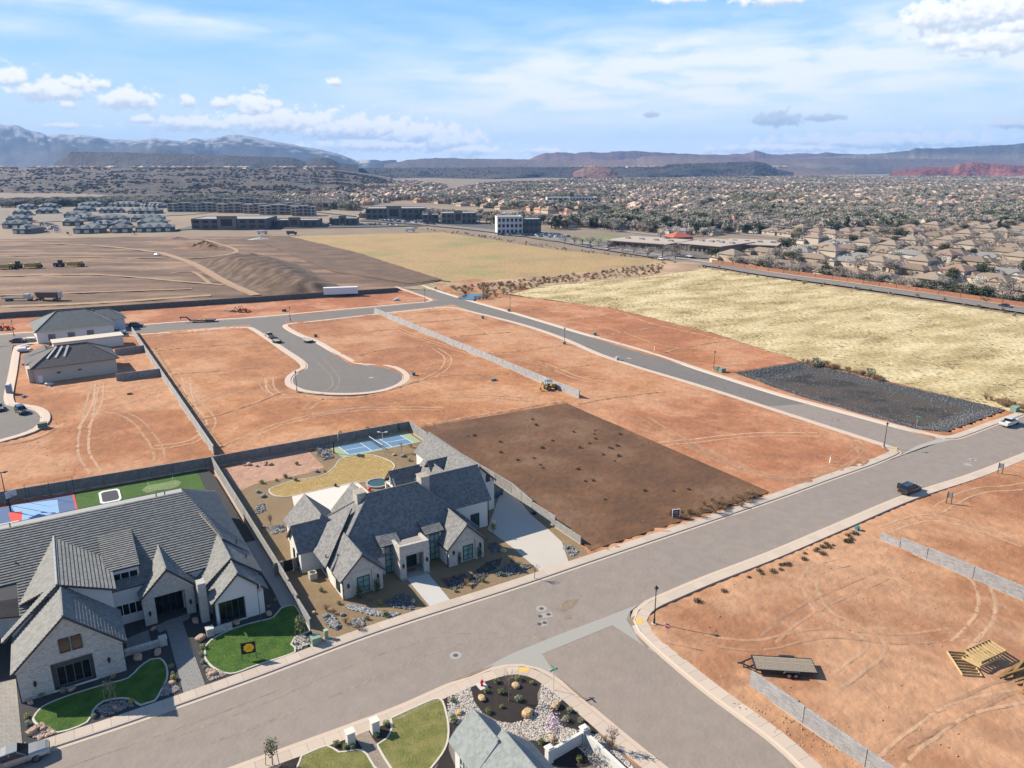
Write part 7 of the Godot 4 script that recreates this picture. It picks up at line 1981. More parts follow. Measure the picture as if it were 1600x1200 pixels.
	for k in 7: mb.bar(Vector3(-0.16 + 0.07 * k, 1.25 + 0.05 * (k % 3), 0.021), Vector3(0.0 + 0.05 * k, 1.72 - 0.07 * (k % 2), 0.021), 0.03, 0.006)
	obj("emblem", mb, M.cloth, t)
	# flag pole
	var fp := V(-31.35,-80.5)
	t = thing("flag_pole", "flag pole with hanging striped flag at the corner of the white wing", "flag", Vector3(fp.x, 0.1, fp.y), 0.3)
	mb = MB.new()
	mb.tint = Color(0.12, 0.12, 0.13)
	mb.tube(Vector3.ZERO, Vector3(0, 6.2, 0), 0.05, 0.03, 8)
	mb.ball(Vector3(0, 6.25, 0), Vector3(0.08, 0.08, 0.08), 6)
	obj("pole", mb, M.metal, t)
	mb = MB.new()
	for k in 13:
		mb.tint = Color(0.4, 0.03, 0.04) if k % 2 == 0 else Color(0.6, 0.6, 0.6)
		var x0 := 0.04 + 0.032 * k
		mb.quad(Vector3(x0, 5.7 - 0.02 * k, 0.04 * sin(k * 1.1)), Vector3(x0 + 0.032, 5.68 - 0.02 * k, 0.04 * sin(k * 1.1 + 1.1)), Vector3(x0 + 0.032, 4.3 + 0.03 * k, 0.05 * sin(k * 1.1 + 1.1)), Vector3(x0, 4.27 + 0.03 * k, 0.05 * sin(k * 1.1)))
	mb.tint = Color(0.02, 0.03, 0.1)
	mb.quad(Vector3(0.03, 5.72, 0.07), Vector3(0.25, 5.6, 0.08), Vector3(0.25, 4.95, 0.08), Vector3(0.03, 4.9, 0.07))
	obj("flag", mb, M.cloth, t)
	# gates, air conditioner and bins by the grey roofed house
	var gp := V(-31.15,-92.99)
	t = thing("side_gate", "dark side gate between the block wall and the grey roofed house", "gate", Vector3(gp.x, 0.1, gp.y), ROAD_TURN)
	mb = MB.new()
	mb.tint = Color(0.24, 0.24, 0.235)
	mb.span(-2.3, -0.95, 0, 1.9, -0.1, 0.1); mb.span(0.35, 1.6, 0, 1.9, -0.1, 0.1)
	obj("gate_wall", mb, M.block, t)
	mb = MB.new()
	mb.tint = Color(0.02, 0.02, 0.02)
	for k in 9: mb.span(-0.93 + k * 0.14, -0.8 + k * 0.14, 0.08, 1.8, -0.03, 0.03)
	obj("gate_leaf", mb, M.metal, t)
	var ap := V(-27.56,-90.96)
	t = thing("air_conditioner", "pale air conditioning unit against the side wall of the grey roofed house", "air conditioner", Vector3(ap.x, 0.1, ap.y), ROAD_TURN)
	mb = MB.new()
	mb.tint = Color(0.46, 0.43, 0.38)
	mb.span(-0.5, 0.5, 0.05, 1.0, -0.5, 0.5)
	mb.tint = Color(0.25, 0.24, 0.22)
	for k in 8: mb.span(-0.51, 0.51, 0.12 + k * 0.1, 0.15 + k * 0.1, -0.51, 0.51)
	obj("cabinet", mb, M.paint, t)
	mb = MB.new()
	mb.tint = Color(0.1, 0.1, 0.1)
	mb.tube(Vector3(0, 1.0, 0), Vector3(0, 1.03, 0), 0.4, 0.4, 14)
	obj("fan_grille", mb, M.metal, t)
	for k in 3:
		var p := V(-2.98,-117.14).lerp(V(-1.89,-118.18), k / 2.0)
		t = thing("wheeled_bin", ["blue green wheeled bin nearest the garage wall", "blue green wheeled bin in the middle of the three", "blue green wheeled bin nearest the block wall"][k], "bin", Vector3(p.x, 0.12, p.y), ROAD_TURN, "wheeled bins behind the driveway")
		mb = MB.new()
		mb.tint = Color(0.05, 0.10, 0.12)
		mb.hexa([Vector3(-0.24, 0.08, -0.26), Vector3(0.24, 0.08, -0.26), Vector3(0.24, 0.08, 0.26), Vector3(-0.24, 0.08, 0.26), Vector3(-0.3, 1.0, -0.34), Vector3(0.3, 1.0, -0.34), Vector3(0.3, 1.0, 0.34), Vector3(-0.3, 1.0, 0.34)])
		obj("bin_body", mb, M.plastic, t)
		mb = MB.new()
		mb.tint = Color(0.04, 0.08, 0.1)
		mb.span(-0.32, 0.32, 1.0, 1.07, -0.38, 0.36)
		obj("lid", mb, M.plastic, t)
		for x in [-0.24, 0.24]:
			mb = MB.new()
			mb.tint = Color(0.02, 0.02, 0.02)
			mb.tube(Vector3(x - 0.03, 0.12, -0.3), Vector3(x + 0.03, 0.12, -0.3), 0.12, 0.12, 8)
			obj("wheel", mb, M.rubber, t)
	# small toys on the patio
	for s in [[V(-25.07,-119.76), Color(0.6, 0.02, 0.02), "red play ball on the back patio", 0.35], [V(-31.46,-121.65), Color(0.03, 0.03, 0.03), "small dark planter at the patio edge", 0.3]]:
		mb = MB.new()
		mb.tint = s[1]
		mb.ball(Vector3(0, s[3], 0), Vector3.ONE * s[3], 10)
		var o := obj("play_ball" if s[1].r > 0.3 else "planter", mb, M.plastic)
		o.position = Vector3(s[0].x, 0.13, s[0].y)
		tag(o, s[2], "ball" if s[1].r > 0.3 else "planter")
	var sw := V(-24.13,-122.75)
	t = thing("plunge_pool", "round dark plunge pool with pale rim beside the covered patio", "pool", Vector3(sw.x, 0.12, sw.y))
	mb = MB.new()
	mb.tint = Color(0.3, 0.29, 0.28)
	mb.lathe(Vector3.ZERO, [[2.1, 0.0], [2.1, 0.3], [1.75, 0.3], [1.75, 0.1]], 22)
	obj("rim", mb, M.concrete, t)
	mb = MB.new()
	mb.tint = Color(0.03, 0.07, 0.09)
	mb.lathe(Vector3.ZERO, [[0.0, 0.2], [1.75, 0.2]], 22)
	obj("cover", mb, M.plastic, t)
	# lumber on the bare lot
	make_lumber()

func make_lumber() -> void:
	var wood := Color(0.56, 0.41, 0.21)
	var frames := [[Vector3(51.77, 0, -72.46), 1.42, 0.06, 0.0, "stud wall frame lying flat at the bottom of the pile"], [Vector3(54.02, 0, -73.03), 0.5, 0.5, -0.07, "stud wall frame laid askew in the middle of the pile"], [Vector3(54.74, 0, -73.61), 0.42, 0.95, 0.07, "stud wall frame tilted on top of the pile"]]
	for f in frames:
		var t := thing("wall_frame", f[4], "wall frame", f[0] + Vector3(0, f[2], 0), f[1], "timber wall frames heaped on the bare lot")
		t.rotation.x = f[3]
		t.scale = Vector3(0.82, 0.82, 0.82)
		t.rotation.z = f[3] * 0.8
		for z in [-1.25, 1.25]:
			var mb := MB.new()
			mb.tint = wood * rng.randf_range(0.9, 1.1)
			mb.box(Vector3(0, 0.19, z), Vector3(5.2, 0.38, 0.06))
			obj("plate", mb, M.timber, t)
		for k in 9:
			var mb := MB.new()
			mb.tint = wood * rng.randf_range(0.85, 1.1)
			mb.box(Vector3(-2.55 + k * 0.64, 0.19, 0), Vector3(0.07, 0.36, 2.44))
			obj("stud", mb, M.timber, t)
	var n := 0
	for q in [[Vector3(56.11, 0, -71.34), 0.55], [Vector3(57.56, 0, -71.9), 0.7], [Vector3(56.19, 0, -70.68), 0.35], [Vector3(57.63, 0, -71.34), 0.6], [Vector3(56.15, 0, -68.66), 0.9], [Vector3(56.63, 0, -69.61), 0.3]]:
		var mb := MB.new()
		mb.tint = Color(0.42, 0.25, 0.09) * rng.randf_range(0.8, 1.2)
		mb.box(Vector3(0, 0.1, 0), Vector3(4.4 - 0.3 * n, 0.16, 0.3))
		mb.tint *= 0.85
		mb.box(Vector3(0.2, 0.25, 0.06), Vector3(4.0 - 0.3 * n, 0.1, 0.24))
		var o := obj("lumber", mb, M.timber)
		o.position = q[0] + Vector3(0, 0.05 + 0.16 * (n % 3), 0)
		o.rotation.y = q[1]
		n += 1
		tag(o, "loose orange brown boards beside the heaped wall frames", "lumber", "loose boards beside the frames")

# ---------------------------------------------------------------- vehicles
func loft(mb: MB, sections: Array) -> void:   # each: x, y0, y1, half width below, half width above, corner
	var rings := []
	for s in sections:
		var r := []
		var c: float = s[5]
		for q in [[-s[3] + c, s[1]], [s[3] - c, s[1]], [s[3], s[1] + c], [lerpf(s[3], s[4], 0.5) + 0.02, (s[1] + s[2]) / 2], [s[4], s[2] - c], [s[4] - c, s[2]], [-s[4] + c, s[2]], [-s[4], s[2] - c], [-lerpf(s[3], s[4], 0.5) - 0.02, (s[1] + s[2]) / 2], [-s[3], s[1] + c]]:
			r.append(Vector3(s[0], q[1], q[0]))
		rings.append(r)
	for i in rings.size() - 1:
		for k in 10:
			var m := (k + 1) % 10
			mb.quad(rings[i][k], rings[i + 1][k], rings[i + 1][m], rings[i][m])
	for e in [rings[0], rings[-1]]:
		for k in range(1, 9): mb.tri(e[0], e[k], e[k + 1])

func wheel(parent: Node, at: Vector3, r: float, w := 0.22) -> void:
	var mb := MB.new()
	mb.tint = Color(0.015, 0.015, 0.016)
	mb.tube(at - Vector3(0, 0, w / 2), at + Vector3(0, 0, w / 2), r, r, 16)
	var o := obj("wheel", mb, M.rubber, parent)
	mb = MB.new()
	mb.tint = Color(0.3, 0.3, 0.31)
	mb.tube(at - Vector3(0, 0, w / 2 + 0.012), at + Vector3(0, 0, w / 2 + 0.012), r * 0.6, r * 0.6, 10)
	obj("rim", mb, M.steel, o)

func vehicle(kind: String, label: String, at: Vector3, turn: float, tint: Color, category := "car") -> Node3D:   # nose towards +x
	var t := thing({"suv": "parked_wagon", "sedan": "parked_car", "pickup": "pickup_truck"}[kind], label, category, at, turn)
	var body := MB.new()
	body.smooth = false
	body.tint = tint
	var glass := MB.new()
	glass.tint = Color(0.012, 0.015, 0.017)
	var roof := MB.new()
	roof.tint = tint
	var half := 2.35
	var r := 0.35
	if kind == "sedan":
		loft(body, [[-2.3, 0.4, 0.85, 0.72, 0.66, 0.1], [-2.2, 0.28, 0.95, 0.86, 0.8, 0.14], [-1.2, 0.2, 0.98, 0.9, 0.84, 0.14], [0.8, 0.2, 0.97, 0.9, 0.84, 0.14], [1.9, 0.25, 0.82, 0.87, 0.76, 0.14], [2.25, 0.35, 0.7, 0.7, 0.6, 0.12]])
		loft(glass, [[-1.75, 0.9, 0.95, 0.74, 0.72, 0.02], [-0.95, 0.9, 1.4, 0.78, 0.6, 0.06], [0.2, 0.9, 1.44, 0.79, 0.61, 0.06], [1.15, 0.9, 0.95, 0.76, 0.74, 0.02]])
		loft(roof, [[-1.0, 1.385, 1.42, 0.56, 0.54, 0.01], [-0.3, 1.43, 1.47, 0.59, 0.56, 0.01], [0.25, 1.43, 1.46, 0.58, 0.55, 0.01]])
	elif kind == "suv":
		r = 0.38
		loft(body, [[-2.3, 0.45, 1.0, 0.78, 0.76, 0.1], [-2.22, 0.32, 1.08, 0.92, 0.88, 0.14], [-1.0, 0.26, 1.1, 0.95, 0.89, 0.12], [0.9, 0.26, 1.1, 0.95, 0.89, 0.12], [1.95, 0.3, 1.0, 0.92, 0.82, 0.16], [2.35, 0.4, 0.85, 0.78, 0.68, 0.14]])
		loft(glass, [[-2.2, 1.0, 1.1, 0.82, 0.8, 0.03], [-1.85, 1.0, 1.66, 0.85, 0.68, 0.08], [0.1, 1.0, 1.72, 0.86, 0.69, 0.08], [0.5, 1.0, 1.62, 0.85, 0.68, 0.08], [1.25, 1.0, 1.08, 0.82, 0.8, 0.03]])
		loft(roof, [[-2.0, 1.62, 1.7, 0.66, 0.62, 0.02], [-1.8, 1.67, 1.73, 0.68, 0.64, 0.02], [0.2, 1.7, 1.77, 0.68, 0.64, 0.02], [0.5, 1.62, 1.68, 0.66, 0.62, 0.02]])
		for s in [-0.6, 0.6]: roof.bar(Vector3(-1.8, 1.78, s), Vector3(0.1, 1.82, s), 0.05)
	else:
		half = 2.85
		r = 0.4
		loft(body, [[0.9, 0.4, 1.15, 0.92, 0.88, 0.1], [1.9, 0.4, 1.14, 0.96, 0.86, 0.16], [2.6, 0.42, 1.08, 0.94, 0.82, 0.18], [2.9, 0.5, 0.98, 0.84, 0.74, 0.14]])
		loft(body, [[-2.9, 0.55, 0.8, 0.9, 0.9, 0.05], [-2.8, 0.45, 0.82, 0.96, 0.96, 0.08], [-0.9, 0.4, 0.82, 0.97, 0.96, 0.06], [-0.85, 0.4, 1.16, 0.97, 0.9, 0.1], [0.95, 0.4, 1.15, 0.96, 0.9, 0.1]])
		for s in [-1, 1]: body.span(-2.85, -0.85, 0.8, 1.18, s * 0.84, s * 0.95)
		body.span(-2.88, -2.78, 0.6, 1.16, -0.92, 0.92)
		loft(glass, [[-0.95, 1.05, 1.7, 0.86, 0.7, 0.06], [-0.5, 1.05, 1.76, 0.88, 0.71, 0.08], [0.35, 1.05, 1.76, 0.88, 0.71, 0.08], [1.25, 1.05, 1.14, 0.85, 0.82, 0.03]])
		loft(roof, [[-0.97, 1.66, 1.74, 0.66, 0.63, 0.02], [-0.5, 1.73, 1.8, 0.69, 0.65, 0.02], [0.4, 1.73, 1.79, 0.68, 0.64, 0.02]])
	# pillars
	var top := 1.42 if kind == "sedan" else 1.7
	for s in [-1, 1]:
		var wl := 0.8 if kind == "sedan" else 0.88
		var wt := 0.6 if kind == "sedan" else 0.69
		roof.bar(Vector3(-0.25, 1.0, s * wl), Vector3(-0.3, top, s * wt), 0.07)
		roof.bar(Vector3(1.2, 1.0, s * (wl - 0.03)), Vector3(0.35, top - 0.02, s * wt), 0.07)
	var b := obj("body", body, M.car_paint, t)
	obj("cabin_glass", glass, M.glass, t)
	obj("roof", roof, M.car_paint, t)
	var tires := [half * 0.62, -half * 0.6]
	for x in tires:
		for s in [-0.82, 0.82]: wheel(t, Vector3(x, r, s * (1.02 if kind != "sedan" else 0.97)), r)
	for s in [-0.58, 0.58]:
		var mb := MB.new()
		mb.tint = Color(0.55, 0.57, 0.6)
		var front := 2.2 if kind == "sedan" else (2.27 if kind == "suv" else 2.83)
		mb.box(Vector3(front - 0.05, 0.72 if kind == "sedan" else 0.86, s), Vector3(0.16, 0.14, 0.32))
		obj("headlight", mb, M.glass, t)
		mb = MB.new()
		mb.tint = Color(0.28, 0.01, 0.01)
		mb.box(Vector3(-half + 0.06, 0.85, s * 1.25), Vector3(0.14, 0.26, 0.16))
		obj("taillight", mb, M.glass, t)
	for x in [half + (0.0 if kind == "pickup" else -0.05), -half - 0.02]:
		var mb := MB.new()
		mb.tint = Color(0.06, 0.06, 0.065) if kind != "pickup" else Color(0.35, 0.35, 0.36)
		mb.box(Vector3(x, 0.5, 0), Vector3(0.16, 0.2, 1.6))
		obj("bumper", mb, M.metal, t)
	for s in [-1.0, 1.0]:
		var mb := MB.new()
		mb.tint = tint
		mb.box(Vector3(0.95, 1.12, s * (1.02 if kind != "sedan" else 0.95)), Vector3(0.12, 0.14, 0.2))
		obj("mirror", mb, M.car_paint, t)
	return t

func flatbed(label: String, at: Vector3, turn: float, l: float, w: float, deck: Color, steel: Color, full := true) -> Node3D:   # coupling towards -x
	var t := thing("flatbed_trailer", label, "trailer", at, turn)
	var mb := MB.new()
	var n := 9
	for k in n:
		var p := MB.new()
		p.tint = deck * rng.randf_range(0.85, 1.1)
		var z := -w / 2 + w * (k + 0.5) / n
		p.box(Vector3(0, 0.78, z), Vector3(l, 0.05, w / n - 0.02))
		if full: obj("plank", p, M.timber, t)
		else:
			mb.tint = p.tint
			mb.box(Vector3(0, 0.78, z), Vector3(l, 0.05, w / n - 0.02))
	if not full: obj("deck", mb, M.timber, t)
	mb = MB.new()
	mb.tint = steel
	for z in [-w / 2 - 0.05, w / 2 + 0.05]: mb.box(Vector3(0, 0.74, z), Vector3(l + 0.1, 0.2, 0.1))
	mb.box(Vector3(-l / 2 - 0.05, 0.74, 0), Vector3(0.1, 0.2, w + 0.2))
	mb.box(Vector3(l / 2 + 0.05, 0.7, 0), Vector3(0.1, 0.14, w + 0.1))
	for k in 9: mb.box(Vector3(-l / 2 + l * (k + 0.5) / 9, 0.66, 0), Vector3(0.08, 0.12, w))
	mb.bar(Vector3(-l / 2, 0.66, -w * 0.42), Vector3(-l / 2 - 1.5, 0.6, 0), 0.12); mb.bar(Vector3(-l / 2, 0.66, w * 0.42), Vector3(-l / 2 - 1.5, 0.6, 0), 0.12)
	mb.bar(Vector3(-l / 2 - 1.4, 0.6, 0), Vector3(-l / 2 - 1.8, 0.6, 0), 0.14)
	mb.bar(Vector3(-l / 2 - 1.1, 0.0, 0.0), Vector3(-l / 2 - 1.1, 0.95, 0.0), 0.09)
	obj("frame", mb, M.metal, t)
	for z in [-w / 2 - 0.22, w / 2 + 0.22]:
		mb = MB.new()
		mb.tint = steel * 1.3
		mb.box(Vector3(0.6, 0.86, z), Vector3(1.5, 0.05, 0.3))
		mb.bar(Vector3(-0.15, 0.86, z), Vector3(-0.4, 0.66, z), 0.3, 0.05); mb.bar(Vector3(1.35, 0.86, z), Vector3(1.6, 0.66, z), 0.3, 0.05)
		obj("fender", mb, M.metal, t)
		for x in [0.22, 0.98]: wheel(t, Vector3(x, 0.36, z), 0.36)
	return t

func make_vehicles() -> void:
	# the silver pickup with a white canopy at the near kerb
	var t := vehicle("pickup", "silver pickup with white canopy parked at the kerb by the brick driveway", Vector3(-47.59, 0, -57.95), ROAD_TURN, Color(0.28, 0.29, 0.28), "pickup")
	t.name = "canopy_pickup"
	var mb := MB.new()
	mb.tint = Color(0.62, 0.64, 0.66)
	loft(mb, [[-2.8, 1.18, 1.6, 0.92, 0.76, 0.05], [-2.6, 1.18, 1.84, 0.93, 0.74, 0.1], [-1.05, 1.18, 1.84, 0.93, 0.74, 0.1], [-1.0, 1.18, 1.8, 0.92, 0.74, 0.06]])
	for z in [-0.5, -0.25, 0.0, 0.25, 0.5]: mb.bar(Vector3(-2.5, 1.86, z), Vector3(-1.1, 1.86, z), 0.05)
	obj("canopy", mb, M.car_paint, t)
	mb = MB.new()
	mb.tint = Color(0.015, 0.015, 0.018)
	for s in [-1, 1]: mb.hexa([Vector3(-2.5, 1.3, s * 0.905), Vector3(-1.15, 1.3, s * 0.905), Vector3(-1.15, 1.3, s * 0.88), Vector3(-2.5, 1.3, s * 0.88), Vector3(-2.45, 1.65, s * 0.82), Vector3(-1.2, 1.65, s * 0.82), Vector3(-1.2, 1.65, s * 0.79), Vector3(-2.45, 1.65, s * 0.79)])
	obj("canopy_window", mb, M.glass, t)
	# the dark wagon stopped on the main street, a door open
	t = vehicle("suv", "dark green wagon with an open door stopped on the main street", Vector3(69.68, 0, -119.49), ROAD_TURN, Color(0.012, 0.02, 0.022))
	mb = MB.new()
	mb.tint = Color(0.02, 0.03, 0.035)
	mb.bar(Vector3(-1.3, 0.4, -0.95), Vector3(-1.3, 1.55, -0.9), 1.0, 0.07)
	mb.box(Vector3(-0.9, 0.9, -1.35), Vector3(0.08, 1.0, 0.85), Basis(Vector3.UP, 0.4))
	obj("open_door", mb, M.car_paint, t)
	vehicle("pickup", "white pickup parked beside the rock basin at the frame edge", Vector3(109.74, 0, -154.59), ROAD_TURN + PI, Color(0.62, 0.62, 0.62), "pickup").rotation.y = ROAD_TURN
	vehicle("suv", "dark blue wagon parked on the left round street end", Vector3(-113.5, 0, -162.97), -0.75, Color(0.03, 0.055, 0.08))
	vehicle("sedan", "grey car cut by the frame on the left round street end", Vector3(-120.24, 0, -165.32), -0.9, Color(0.2, 0.22, 0.24))
	vehicle("suv", "black wagon on the far street beside the white house", Vector3(-133.04, 0, -257.88), ROAD_TURN - 0.3, Color(0.02, 0.025, 0.03))
	vehicle("sedan", "dark red car at the far corner by the lumber", Vector3(-159.6, 0, -234.13), ROAD_TURN - 0.4, Color(0.13, 0.01, 0.02))
	vehicle("pickup", "white pickup in front of the white hip roofed house", Vector3(-134.52, 0, -247.46), ROAD_TURN - 0.5, Color(0.6, 0.6, 0.6), "pickup")
	vehicle("pickup", "tan pickup towing a small trailer on the dead end street", Vector3(-80.79, 0, -241.58), 2.15, Color(0.33, 0.3, 0.25), "pickup")
	flatbed("small flatbed trailer hitched behind the tan pickup", Vector3(-76.18, 0, -234.13), -0.98, 3.6, 1.9, Color(0.33, 0.28, 0.22), Color(0.05, 0.05, 0.05), false)
	flatbed("empty tan trailer at the right kerb of the dead end street", Vector3(-66.27, 0, -235.04), -0.98, 4.0, 2.0, Color(0.5, 0.45, 0.38), Color(0.4, 0.38, 0.34), false)
	flatbed("long flatbed car trailer with wooden deck on the bare lot", Vector3(30.81, 0, -71.68), -0.10, 6.6, 2.4, Color(0.33, 0.275, 0.21), Color(0.035, 0.037, 0.045))
	vehicle("sedan", "white car alone on the ploughed field", Vector3(-225.3, 0, -475.6), -0.5, Color(0.65, 0.66, 0.68))
	vehicle("sedan", "dark blue car driving on the road along the red wall", Vector3(199.14, 0, -296.15), ROAD_TURN - PI / 2 - 0.0, Color(0.01, 0.02, 0.04))
	# blue gooseneck trailer on the far street
	t = thing("gooseneck_trailer", "blue gooseneck trailer parked on the far street", "trailer", Vector3(-114.21, 0, -266.83), ROAD_TURN - 0.38)
	mb = MB.new()
	mb.tint = Color(0.02, 0.025, 0.09)
	mb.box(Vector3(1.2, 0.75, 0), Vector3(9.0, 0.25, 2.4))
	mb.bar(Vector3(-3.2, 0.8, 0), Vector3(-4.3, 1.9, 0), 0.4); mb.bar(Vector3(-4.2, 1.9, 0), Vector3(-6.6, 1.95, 0), 0.35); mb.bar(Vector3(-6.5, 2.0, 0), Vector3(-6.5, 1.2, 0), 0.25)
	obj("frame", mb, M.metal, t)
	mb = MB.new()
	mb.tint = Color(0.45, 0.36, 0.16)
	for k in 2: mb.box(Vector3(0.0 + k * 1.6, 0.93, 0.4), Vector3(1.2, 0.12, 1.2))
	mb.tint = Color(0.1, 0.09, 0.08)
	mb.box(Vector3(1.3, 0.885, 0), Vector3(8.6, 0.03, 2.2))
	obj("deck", mb, M.timber, t)
	for x in [2.6, 3.5, 4.4]:
		for z in [-1.1, 1.1]: wheel(t, Vector3(x, 0.42, z), 0.42, 0.3)
	# the white box trailer before the dark wall
	t = thing("box_trailer", "long white box trailer standing before the dark wall", "trailer", Vector3(-74.68, 0, -322.06), 0.22)
	mb = MB.new()
	mb.tint = Color(0.66, 0.66, 0.68)
	mb.span(-7.3, 7.3, 1.15, 4.05, -1.28, 1.28)
	mb.tint = Color(0.55, 0.55, 0.57)
	for k in 13: mb.span(-7.2 + k * 1.19, -7.12 + k * 1.19, 1.2, 4.0, -1.3, 1.3)
	obj("box_body", mb, M.paint, t)
	mb = MB.new()
	mb.tint = Color(0.05, 0.05, 0.05)
	mb.span(-6.8, 7.0, 0.95, 1.15, -0.6, 0.6)
	for z in [-0.8, 0.8]: mb.bar(Vector3(-5.0, 0.0, z), Vector3(-5.0, 1.1, z), 0.14)
	obj("frame", mb, M.metal, t)
	for x in [4.6, 5.9]:
		for z in [-1.0, 1.0]: wheel(t, Vector3(x, 0.5, z), 0.5, 0.4)
	# tractors
	tractor("yellow backhoe tractor with blue cab at the end of the long pale wall", Vector3(9.64, 0, -181.35), 0.5, Color(0.45, 0.27, 0.05), Color(0.05, 0.16, 0.2))
	tractor("orange tractor on the red strip by the far street", Vector3(-105.21, 0, -285.29), 0.3, Color(0.6, 0.13, 0.03), Color(0.35, 0.1, 0.05))
	tractor("orange loader at the far left corner of the red strip", Vector3(-176.69, 0, -252.57), 0.8, Color(0.62, 0.14, 0.02), Color(0.3, 0.09, 0.03))
	flatbed("small grey trailer beside the orange tractor", Vector3(-109.67, 0, -286.6), 0.4, 3.0, 1.8, Color(0.4, 0.38, 0.36), Color(0.3, 0.3, 0.3), false)
	# scrapers on the ploughed field
	for s in [[Vector3(-271.39, 0, -414.5), "yellow earth scraper in the middle of the ploughed field"], [Vector3(-251, 0, -419.92), "yellow earth scraper behind on the ploughed field track"], [Vector3(-282.83, 0, -409.22), "yellow earth scraper cut by the frame on the ploughed field"]]:
		t = thing("earth_scraper", s[1], "scraper", s[0], 0.06, "earth scrapers on the ploughed field")
		mb = MB.new()
		mb.tint = Color(0.42, 0.28, 0.05)
		mb.span(1.0, 8.5, 0.8, 2.7, -1.5, 1.5); mb.span(6.8, 8.5, 2.6, 3.2, -1.4, 1.4)
		mb.bar(Vector3(1.0, 2.2, 0), Vector3(-2.2, 2.4, 0), 0.6)
		mb.tint = Color(0.06, 0.05, 0.03)
		mb.span(1.6, 6.5, 2.68, 2.75, -1.2, 1.2)
		obj("scraper_bowl", mb, M.paint, t)
		mb = MB.new()
		mb.tint = Color(0.07, 0.065, 0.05)
		mb.span(-6.5, -2.0, 1.0, 2.4, -1.2, 1.2)
		obj("engine", mb, M.paint, t)
		mb = MB.new()
		mb.tint = Color(0.03, 0.03, 0.035)
		mb.span(-4.0, -2.2, 2.4, 4.0, -0.9, 0.9)
		obj("cab", mb, M.glass, t)
		for x in [-5.2, -2.6, 8.2]:
			for z in [-1.5, 1.5]: wheel(t, Vector3(x, 1.0, z), 1.0, 0.7)
	# dump trailer and truck on the lower track
	t = thing("dump_trailer", "rust brown open dump trailer on the field track", "dump truck", Vector3(-196.48, 0, -312.44), 0.05)
	mb = MB.new()
	mb.tint = Color(0.16, 0.075, 0.05)
	mb.hexa([Vector3(-4.2, 1.2, -1.2), Vector3(4.0, 1.2, -1.2), Vector3(4.0, 1.2, 1.2), Vector3(-4.2, 1.2, 1.2), Vector3(-5.0, 3.6, -1.4), Vector3(4.6, 3.6, -1.4), Vector3(4.6, 3.6, 1.4), Vector3(-5.0, 3.6, 1.4)])
	obj("dump_box", mb, M.paint, t)
	mb = MB.new()
	mb.tint = Color(0.5, 0.5, 0.5)
	mb.span(-5.1, 4.7, 3.5, 3.75, -1.45, -1.3); mb.span(-5.1, 4.7, 3.5, 3.75, 1.3, 1.45); mb.span(4.6, 5.0, 1.0, 3.7, -1.4, 1.4)
	obj("rim", mb, M.metal, t)
	for x in [-4.4, -3.2, 2.6, 3.8]:
		for z in [-1.1, 1.1]: wheel(t, Vector3(x, 0.5, z), 0.5, 0.4)
	t = thing("flat_truck", "dark flat truck on the field track at the frame edge", "truck", Vector3(-208.27, 0, -310.89), 0.05)
	mb = MB.new()
	mb.tint = Color(0.12, 0.11, 0.11)
	mb.span(-6.5, 2.5, 1.0, 1.3, -1.2, 1.2)
	obj("deck", mb, M.metal, t)
	mb = MB.new()
	mb.tint = Color(0.5, 0.5, 0.5)
	mb.span(2.6, 4.6, 0.9, 2.9, -1.1, 1.1); mb.span(4.6, 5.6, 0.9, 1.9, -1.0, 1.0)
	obj("cab", mb, M.car_paint, t)
	for x in [-4.6, -3.4, 4.6]:
		for z in [-1.0, 1.0]: wheel(t, Vector3(x, 0.5, z), 0.5, 0.4)
	# trucks and a heap at the far edge of the ploughed field
	for s in [[Vector3(-207.06, 0, -625.87), "white and red water truck at the far edge of the field", Color(0.6, 0.55, 0.55)], [Vector3(-180.96, 0, -619.98), "dark truck at the far edge of the field", Color(0.08, 0.08, 0.09)], [Vector3(-87.66, 0, -650.57), "white box truck at the far end of the tan field", Color(0.62, 0.62, 0.62)]]:
		t = thing("work_truck", s[1], "truck", s[0], 0.0)
		mb = MB.new()
		mb.tint = s[2]
		mb.span(-4, 2, 1.0, 3.2, -1.2, 1.2)
		obj("tank", mb, M.paint, t)
		mb = MB.new()
		mb.tint = s[2] * 0.7
		mb.span(2.2, 4.2, 0.8, 2.6, -1.1, 1.1)
		obj("cab", mb, M.car_paint, t)
		for x in [-2.8, 3.0]:
			for z in [-1.0, 1.0]: wheel(t, Vector3(x, 0.5, z), 0.5, 0.4)
	for s in [[Vector3(-194.76, 0, -581.59), 6.5, 2.4, Color(0.42, 0.41, 0.40), "pale grey gravel heap at the far edge of the ploughed field"], [Vector3(-164.95, 0, -458.76), 5.0, 1.4, Color(0.42, 0.41, 0.40), "low grey gravel heap beside the field track"], [Vector3(-218.34, 0, -517.21), 11.0, 3.2, Color(0.26, 0.15, 0.085), "long brown earth heap in the ploughed field"], [Vector3(-219.35, 0, -534.15), 9.0, 3.6, Color(0.3, 0.175, 0.1), "tall brown earth heap in the ploughed field"], [Vector3(-205.73, 0, -513.14), 10.0, 2.8, Color(0.2, 0.11, 0.065), "dark earth heap in the ploughed field"], [Vector3(-258.03, 0, -581.59), 9.0, 2.0, Color(0.2, 0.12, 0.08), "low dark earth heap near the far field edge"]]:
		mb = MB.new()
